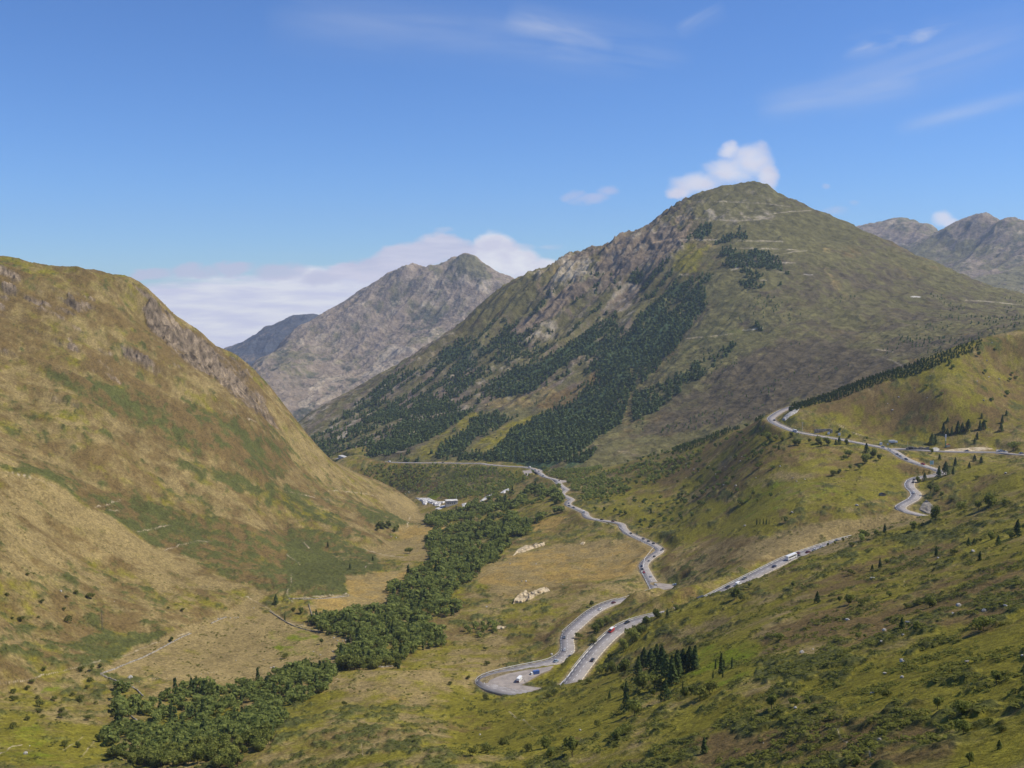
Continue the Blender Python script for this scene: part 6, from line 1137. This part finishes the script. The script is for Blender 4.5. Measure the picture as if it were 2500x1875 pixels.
# mast with a little cabin, road sign, small boxes
p = at(*Pr([(1606, 985)])[0]); b = empty("weather_mast", p); tag(b, "tall green and white mast with a pale cabin above the side road", "mast")
mb = MB(); mb.tube((0, 0, -1), (0, 0, 7), .5, .4); mb.build("mast", mat("green_paint", (.08, .25, .17), .5), b); mb = MB(); mb.tube((0, 0, 7.003), (0, 0, 14), .4, .4); mb.box(-.8, -.5, 11, .6, .5, 14.5); mb.build("camera_box", M_white, b)
mb = MB(); mb.box(.9, -1.5, -1, 4.6, 1.5, 2.8); mb.build("cabin", mat("cream_wall", (.78, .68, .45), .6), b); mb = MB(); mb.prism([(.6, 2.803), (5.4, 2.803), (2.9, 4.0)], -1.8, 1.8); mb.build("roof", mat("orange_tile", (.5, .2, .08), .7), b)
p = at(*Pr([(1500, 1128)])[0]); b = empty("road_sign", p, -.1); tag(b, "square white and pale green direction sign below the side road", "road sign")
mb = MB(); mb.box(-1.9, -.08, 1.2, 1.9, .08, 5.2); pn = mb.build("panel", M_white, b); mb = MB(); mb.box(-1.7, -.095, 1.5, .9, -.083, 4.9); mb.build("field", mat("pale_green_sign", (.32, .62, .55), .5), pn)
for s in (-1.3, 1.3): mb = MB(); mb.tube((s, 0, -1), (s, 0, 1.2), .1); mb.build("leg", M_galv, b)
for a, b_2, lb in ((705, 885, "small white cabinet beside the ruin"), (787, 893, "low white cabinet right of the ruin"), (1108, 967, "white cabinet at the foot of the brown topped pole")):
    q = at(*Pr([(a, b_2)])[0]); r = empty("cabinet", q); tag(r, lb, "cabinet", "white cabinets along the high road"); mb = MB(); mb.box(-1.3, -.8, -.5, 1.3, .8, 2.4); cb_ = mb.build("body", M_white, r); mb = MB(); mb.box(-1.45, -.95, 2.403, 1.45, .95, 2.6); mb.build("lid", M_galv, r)
for a, b_2, lb in ((1165, 1010, "left small sign on legs in front of the junction"), (1178, 1018, "right small sign on legs in front of the junction"), (1161, 975, "yellowish sign board across the road from the junction signs")):
    q = at(*Pr([(a, b_2)])[0]); r = empty("road_sign", q); tag(r, lb, "road sign", "small signs at the junction"); mb = MB(); mb.box(-.9, -.06, 1.3, .9, .06, 2.9); mb.build("panel", M_white, r)
    for s in (-.6, .6): mb = MB(); mb.tube((s, 0, -.5), (s, 0, 1.3), .06); mb.build("leg", M_galv, r)
# dead tree on the left slope
p = at(*P3([(862, 470)])[0]); b = empty("dead_tree", p); tag(b, "bare grey dead tree on the far left slope above the shrubs", "tree"); mb = MB(); h = 190 / 3.456 * p.y / F
mb.tube((0, 0, -1), (.1, 0, h * .6), .28, .18); mb.tube((.1, 0, h * .6), (-.2, 0, h), .18, .05); mb.build("trunk", M_wood, b); mb = MB(); rg = random.Random(5)
for k in range(34):
    z = h * rg.uniform(.3, .97); t = rg.uniform(0, 6.28); l = (h - z) * .16 + .7; mb.tube((0, 0, z), (l * math.cos(t), l * math.sin(t), z + l * .35), .06, .02, 4)
mb.build("branches", M_wood, b).name = "branch_crown"

# ------------------------------------------------------------------ vehicles
PAINTS = dict(white=(.80, .80, .79), silver=(.48, .49, .51), grey=(.17, .18, .19), black=(.018, .019, .022), red=(.50, .03, .03), dark_red=(.14, .018, .022), blue=(.05, .11, .33), dark_blue=(.02, .03, .09), light_blue=(.30, .40, .52), dark=(.035, .036, .042))
MP = {k: mat(k + "_car_paint", c, .28, .02, 1, spec=.6) for k, c in PAINTS.items()}
M_lamp = mat("lamp_glass", (.65, .62, .55), .2); M_tail = mat("tail_lamp_glass", (.4, .02, .02), .3)
def wheels(r, xs, ys, rad=.33, w_=.22):
    for x in xs:
        for y in ys:
            s = 1 if x > 0 else -1; mb = MB(); mb.tube((x - s * w_, y, rad), (x, y, rad), rad, rad, 14); wh = mb.build("wheel", M_tyre, r); mb = MB(); mb.tube((x - s * .02, y, rad), (x + s * .012, y, rad), rad * .6, rad * .55, 12); mb.build("rim", M_rim, wh)
def proto_vehicle(kind, colr):
    m = MP[colr]; r = empty(dict(car="car", van="van", camper="camper_van", truck="box_truck", coach="coach")[kind])
    if kind == "car":
        mb = MB(); mb.box(-.88, -2.1, .28, .88, 2.1, .88, .04, .06); 
        i = len(mb.v); P = [(-.80, -1.55, .88), (.80, -1.55, .88), (.80, 1.05, .88), (-.80, 1.05, .88), (-.62, -1.0, 1.44), (.62, -1.0, 1.44), (.62, .35, 1.44), (-.62, .35, 1.44)]
        mb.v += P; mb.f += [(i + 4, i + 5, i + 6, i + 7)]; body = mb.build("body", m, r)
        mb = MB(); mb.v += P; mb.f += [(0, 1, 5, 4), (1, 2, 6, 5), (2, 3, 7, 6), (3, 0, 4, 7)]; mb.build("windows", M_glass, r).name = "window_band"
        wheels(r, (-.9, .9), (-1.3, 1.3), .32)
        for s in (-1, 1): mb = MB(); mb.box(s * .72 - .14, 2.06, .60, s * .72 + .14, 2.13, .76); mb.build("headlight", M_lamp, r); mb = MB(); mb.box(s * .72 - .12, -2.13, .62, s * .72 + .12, -2.06, .80); mb.build("tail_light", M_tail, r)
    elif kind == "van":
        roof = M_white_van if colr == "red" else m
        mb = MB(); mb.prism([(-1.0, .35), (1.0, .35), (1.0, 1.2), (.9, 2.3), (-.9, 2.3), (-1.0, 1.2)], -2.5, 1.5); mb.box(-.98, 1.5, .35, .98, 2.5, 1.25, .05, .0); mb.build("body", m, r)
        mb = MB(); mb.box(-.9, -2.45, 2.303, .9, 1.45, 2.42, .06, .06); mb.build("roof", roof, r)
        mb = MB(); i = 0; mb.v += [(-.9, 2.35, 1.26), (.9, 2.35, 1.26), (.82, 1.503, 2.25), (-.82, 1.503, 2.25)]; mb.f += [(0, 1, 2, 3)]; mb.build("windscreen", M_glass, r)
        for s in (-1, 1): mb = MB(); mb.box(s * .985 - .03, -.2, 1.3, s * .985 + .03, 1.2, 1.95); mb.build("side_window", M_glass, r)
        wheels(r, (-1.0, 1.0), (-1.6, 1.6), .36)
    elif kind == "camper":
        mb = MB(); mb.prism([(-1.1, .5), (1.1, .5), (1.1, 2.9), (1.0, 3.05), (-1.0, 3.05), (-1.1, 2.9)], -3.4, 1.7); mb.box(-1.05, 1.703, 1.95, 1.05, 2.9, 2.95, .08, .2); mb.build("body", M_white, r)
        mb = MB(); mb.box(-.98, 1.703, .4, .98, 3.4, 1.3, .04, .05); mb.build("cab", m, r); mb = MB(); mb.box(-.92, 1.71, 1.303, .92, 2.9, 1.945, .05, .15); mb.build("windscreen", M_glass, r)
        mb = MB(); mb.box(-1.0, -3.46, .6, 1.0, -3.403, 1.35); mb.build("rear_panel", MP["dark_red"] if colr == "white" else M_dark, r)
        for s in (-1, 1): mb = MB(); mb.box(s * 1.09 - .03, -2.3, 1.7, s * 1.09 + .03, -.9, 2.3); mb.build("side_window", M_glass, r)
        wheels(r, (-1.05, 1.05), (-2.2, 2.4), .36)
    elif kind == "truck":
        mb = MB(); mb.box(-1.2, -4.0, .95, 1.2, 1.3, 3.5); mb.build("cargo_box", m, r); mb = MB(); mb.box(-1.15, 1.6, .5, 1.15, 3.5, 2.6, .04, .12); mb.build("cab", M_white, r)
        mb = MB(); mb.box(-1.0, 3.44, 1.5, 1.0, 3.54, 2.35); mb.build("windscreen", M_glass, r); mb = MB(); mb.box(-.9, -3.9, .6, .9, 1.59, .93); mb.build("chassis", M_dark, r); wheels(r, (-1.2, 1.2), (-2.6, 2.6), .48, .3)
    else:
        mb = MB(); mb.box(-1.25, -5.5, .45, 1.25, 5.5, 3.3, .08, .12); mb.build("body", m, r)
        for s in (-1, 1): mb = MB(); mb.box(s * 1.21 - .04, -4.8, 1.7, s * 1.21 + .04, 4.6, 2.6); mb.build("side_window", M_glass, r)
        mb = MB(); mb.box(-1.1, 5.42, 1.3, 1.1, 5.52, 2.8); mb.build("windscreen", M_glass, r); wheels(r, (-1.25, 1.25), (-3.4, 3.6), .5, .3)
    return r
M_white_van = M_white
protos_v = {}
def kids(o): return [c for c in bpy.data.objects if c.parent == o]
def vehicle(kind, colr, u, v, label, group="vehicles on the pass road", side=None, head=None, z=None, scale=1.0):
    key = (kind, colr)
    if key not in protos_v: protos_v[key] = (proto_vehicle(kind, colr), None); fresh = True
    else: fresh = False
    src = protos_v[key][0]
    if fresh: r = src; protos_v[key] = (src, [(c, kids(c)) for c in kids(src)])
    else:
        r = src.copy(); C.objects.link(r)
        for c, sub in protos_v[key][1]:
            c2 = c.copy(); C.objects.link(c2); c2.parent = r
            for d in sub: d2 = d.copy(); C.objects.link(d2); d2.parent = c2
    a, b = UV(RD[:, 0], RD[:, 1], RD[:, 2]); i = int(np.argmin((a - u) ** 2 + 2.5 * (b - v) ** 2))
    if head is None:
        q = RD[i]; P = PZ(u, v, q[2]); n_ = ND[i]; off = (P.x - q[0]) * n_[0] + (P.y - q[1]) * n_[1]; s = 1 if off >= 0 else -1
        if side is not None: s = side
        off = s * min(max(abs(off), 1.6), 2.9); d = Vector((-n_[1], n_[0])) * 1.0
        j = min(i + 1, len(RD) - 1); t = Vector((RD[j][0] - RD[j - 1][0], RD[j][1] - RD[j - 1][1])).normalized(); go = t if s > 0 else -t
        pos = Vector((q[0] + n_[0] * off, q[1] + n_[1] * off, q[2] + .065)); slope = math.atan2(RD[j][2] - RD[j - 1][2], math.hypot(RD[j][0] - RD[j - 1][0], RD[j][1] - RD[j - 1][1])) * (1 if s > 0 else -1)
        r.location = pos; r.rotation_euler = (slope, 0, math.atan2(-go.x, go.y))
    else:
        r.location = PZ(u, v, z) + Vector((0, 0, .06)); r.rotation_euler = (0, 0, head)
    r.scale = (scale * 1.1,) * 3; tag(r, label, dict(car="car", van="van", camper="camper van", truck="truck", coach="coach")[kind], group); return r
vehicle("camper", "white", 1268, 1663, "white camper van parked nose away in the gravel inside the hairpin", "vehicles stopped in the hairpin lay-by", head=-.35, z=-250, scale=.86)
vehicle("truck", "blue", 1305, 1648, "blue box truck with white cab parked behind the camper van", "vehicles stopped in the hairpin lay-by", head=2.0, z=-250.5, scale=.72)
VL = [("car", "light_blue", 1349.5, 1618, "pale blue grey car entering the hairpin from the climbing bend"), ("car", "white", 1379, 1587, "white car on the straight just above the hairpin"), ("car", "grey", 1378, 1556, "grey car ahead of the white one above the hairpin"), ("car", "white", 1460, 1492, "white car high on the climbing arm of the lower road"), ("car", "dark_red", 1495, 1473, "dark car at the top of the climbing arm, behind the white one"),
  ("car", "dark", 1446, 1614, "dark car nearest the bottom of the upper road"), ("van", "red", 1495, 1541, "red van with a white roof on the upper road"), ("car", "black", 1539, 1519, "black car following the red van"),
  ("car", "white", 1600.5, 1429, "white car passing the triangular lay-by"), ("car", "silver", 1602.5, 1440, "silver car last before the road dips out of sight at the lay-by"), ("car", "white", 1587, 1407, "white car on the right lane beside the red one"), ("car", "red", 1573, 1401, "red car on the straight above the lay-by"), ("car", "dark", 1569, 1393, "dark car straight behind the red car"), ("car", "dark_blue", 1567, 1385, "dark blue car at the rear of the three car queue on the straight"),
  ("car", "silver", 1583, 1372, "silver car on the curve between the straight and the sharp bend"), ("car", "dark", 1598.5, 1362, "dark car between the silver car and the sharp bend"), ("car", "silver", 1614, 1344, "silver car inside the sharp bend"), ("car", "black", 1624, 1341, "black car outside the sharp bend"), ("car", "dark_blue", 1591.5, 1327, "dark blue car first of the three beyond the sharp bend"), ("car", "dark", 1581, 1322, "dark car in the middle of the three beyond the sharp bend"), ("car", "grey", 1570, 1317, "grey car last of the three beyond the sharp bend"),
  ("car", "dark", 1539, 1303, "dark car by the upper culvert"), ("car", "dark_red", 1496, 1274, "dark red car on the level stretch past the upper culvert"), ("car", "dark", 1467.5, 1269, "dark car in the middle of the level stretch"), ("van", "white", 1428, 1252, "white van on the small loop of the winding road"), ("car", "dark", 1403, 1240, "dark car just beyond the small loop"), ("car", "dark", 1391.6, 1236, "dark car at the foot of the middle wiggle"), ("car", "blue", 1386, 1230, "blue car in the middle wiggle"), ("car", "dark", 1380.7, 1214, "dark car between the two wiggles"), ("car", "dark", 1369, 1207, "dark car on the outside of the far wiggle"), ("car", "grey", 1368, 1188, "grey car below the first far lay-by"), ("car", "dark", 1364, 1172, "dark car at the corner of the far lay-by"),
  ("van", "white", 1327, 1163, "white van on the road below the far parking place"), ("car", "blue", 1314, 1151, "blue car at the far parking place"), ("car", "dark", 1308, 1148, "dark car beside the blue one at the far parking place"), ("van", "white", 1290, 1141, "white van where the far road straightens"), ("van", "white", 947, 1127, "white van towards the far left end of the road"), ("car", "white", 910, 1125, "white car nearest the short gallery"), ("car", "dark", 1080, 1130, "dark car halfway along the far straight"),
  ("truck", "dark", 1716, 1470, "dark truck leading the queue on the upper road"), ("car", "dark", 1776.5, 1437, "dark car behind the gap after the dark truck"), ("van", "white", 1793.6, 1429, "white van in the queue, second after the dark truck"), ("car", "grey", 1825, 1414, "grey car behind the white van of the queue"), ("car", "dark_blue", 1883, 1386, "dark blue car halfway up the queue"), ("coach", "white", 1928, 1364, "large white coach in the queue on the upper road"), ("car", "black", 1943, 1358, "black car close behind the white coach"), ("car", "dark_red", 1950, 1352, "dark red car beside the black car behind the coach"), ("car", "dark_red", 1968, 1350, "dark red car second behind the coach"), ("car", "silver", 1990, 1342, "silver car near the small roadside trees"), ("car", "silver", 2003, 1337, "silver car just behind the one near the roadside trees"), ("car", "grey", 2046, 1323, "grey car almost out of sight at the top of the queue"),
  ("car", "white", 2232, 1206, "white car in the S bend"), ("car", "dark", 2229.7, 1180, "dark car at the top of the S bend"), ("car", "dark", 2228, 1172, "dark car where the S bend comes into view"), ("car", "grey", 2192, 1111, "grey car nearest the junction"), ("car", "silver", 2199, 1115, "silver car leaving the junction"), ("car", "dark_blue", 2213, 1122, "dark blue car below the junction"), ("car", "red", 2252, 1134, "red car between the junction and the square sign"), ("van", "white", 1940, 1054, "white van on the high road left of the ruin"), ("car", "dark", 1889, 1026, "dark car on the ridge bend"), ("car", "silver", 2151, 1092, "silver car reaching the junction from the left")]
for k, c, u, v, lb in VL: vehicle(k, c, u, v, lb)
for i, (u, v, c, lb) in enumerate([(2438, 1104, "silver", "leftmost silver car parked beside the side road"), (2443, 1101, "light_blue", "pale blue car parked second from the left beside the side road"), (2449, 1103, "silver", "silver car in the middle of the cars parked beside the side road"), (2456, 1105, "white", "white car at the right of the cars parked beside the side road")]): vehicle("car", c, u, v, lb, "cars parked beside the side road", head=1.2 + .4 * i, z=-177.5)
vehicle("car", "blue", 2493, 1108, "blue car on the side road at the right edge", head=1.57, z=-175.6); vehicle("car", "grey", 2360, 1102, "grey car alone on the side road", head=1.5, z=-178.4); vehicle("car", "black", 2220, 1094, "black car waiting at the mouth of the side road", head=1.6, z=-179.5)
vehicle("car", "light_blue", 1648, 1429, "pale blue car parked in the triangular lay-by", "cars parked in the triangular lay-by", head=1.3, z=-270.2)
# parked lorry above the junction
q = at(2181, 1082); o = vehicle("truck", "white", 2181, 1076, "white lorry parked in the bushes above the junction", "vehicles parked by the junction", head=-1.5, z=-160); o.location = q; o.scale = (1.25, 1.25, 1.0)
# two people by the camper van
def person(u, v, z, shirt, trousers, label, rz):
    r = empty("person", PZ(u, v, z) + Vector((0, 0, .03)), rz); tag(r, label, "person", "people beside the camper van")
    me = bpy.data.meshes.new("body"); J = [(0, 0, .95), (0, 0, 1.2), (0, 0, 1.42), (0, 0, 1.55), (0, .01, 1.66), (-.19, 0, 1.40), (-.24, 0, 1.12), (-.22, .08, .88), (.19, 0, 1.40), (.24, 0, 1.12), (.22, .08, .88), (-.1, 0, .88), (-.12, .02, .48), (-.12, 0, .08), (-.12, .14, .04), (.1, 0, .88), (.13, .04, .48), (.13, 0, .08), (.13, .14, .04)]
    E = [(0, 1), (1, 2), (2, 3), (3, 4), (2, 5), (5, 6), (6, 7), (2, 8), (8, 9), (9, 10), (0, 11), (11, 12), (12, 13), (13, 14), (0, 15), (15, 16), (16, 17), (17, 18)]
    me.from_pydata(J, E, []); o = obj("body", me, r); m = o.modifiers.new("s", 'SKIN'); rad = [.15, .14, .15, .055, .10, .06, .045, .035, .06, .045, .035, .09, .06, .045, .04, .09, .06, .045, .04]
    for v_, q in zip(me.skin_vertices[0].data, rad): v_.radius = (q, q)
    me.skin_vertices[0].data[0].use_root = True; o.modifiers.new("b", 'SUBSURF').levels = 1; me.materials.append(mat("skin_and_" + shirt[0], shirt[1], .8))
    mb = MB(); mb.tube((0, 0, .86), (0, 0, 1.0), .19, .18, 10); mb.tube((-.1, 0, .9), (-.12, 0, .15), .11, .075); mb.tube((.1, 0, .9), (.13, 0, .15), .11, .075); mb.build("trousers", mat("cloth_" + trousers[0], trousers[1], .9), r)
    mb = MB(); mb.tube((0, -.02, 1.70), (0, -.02, 1.79), .115, .06, 10); mb.build("hair", M_dark, r)
person(1281, 1665, -250.1, ("white", (.7, .7, .68)), ("dark", (.04, .04, .05)), "person in a white top and dark trousers standing right of the camper van", .4); person(1284, 1668, -250.1, ("cream", (.6, .5, .3)), ("tan", (.35, .28, .18)), "person in cream clothes nearest the grass edge of the hairpin lay-by", 2.0)
HAZE = 4.0e-5
# ------------------------------------------------------------------ haze: one closed box of thin even air round the whole valley
hb = MB(); hb.box(-6200, -200, -1, 6200, 9050, 1)
hm = bpy.data.materials.new("haze_air"); hm.use_nodes = True; t = hm.node_tree
for n_ in list(t.nodes): t.nodes.remove(n_)
o_ = t.nodes.new("ShaderNodeOutputMaterial"); pv = t.nodes.new("ShaderNodeVolumePrincipled"); t.links.new(pv.outputs[0], o_.inputs["Volume"])
pv.inputs["Color"].default_value = (0.62, 0.74, 1.0, 1); pv.inputs["Density"].default_value = HAZE; pv.inputs["Anisotropy"].default_value = 0.1
hz = hb.build("haze", hm); tag(hz, kind="stuff")
ztop = 640.0; zbot = -1100.0
for v_ in hz.data.vertices: v_.co.z = ztop if v_.co.z > 0 else zbot
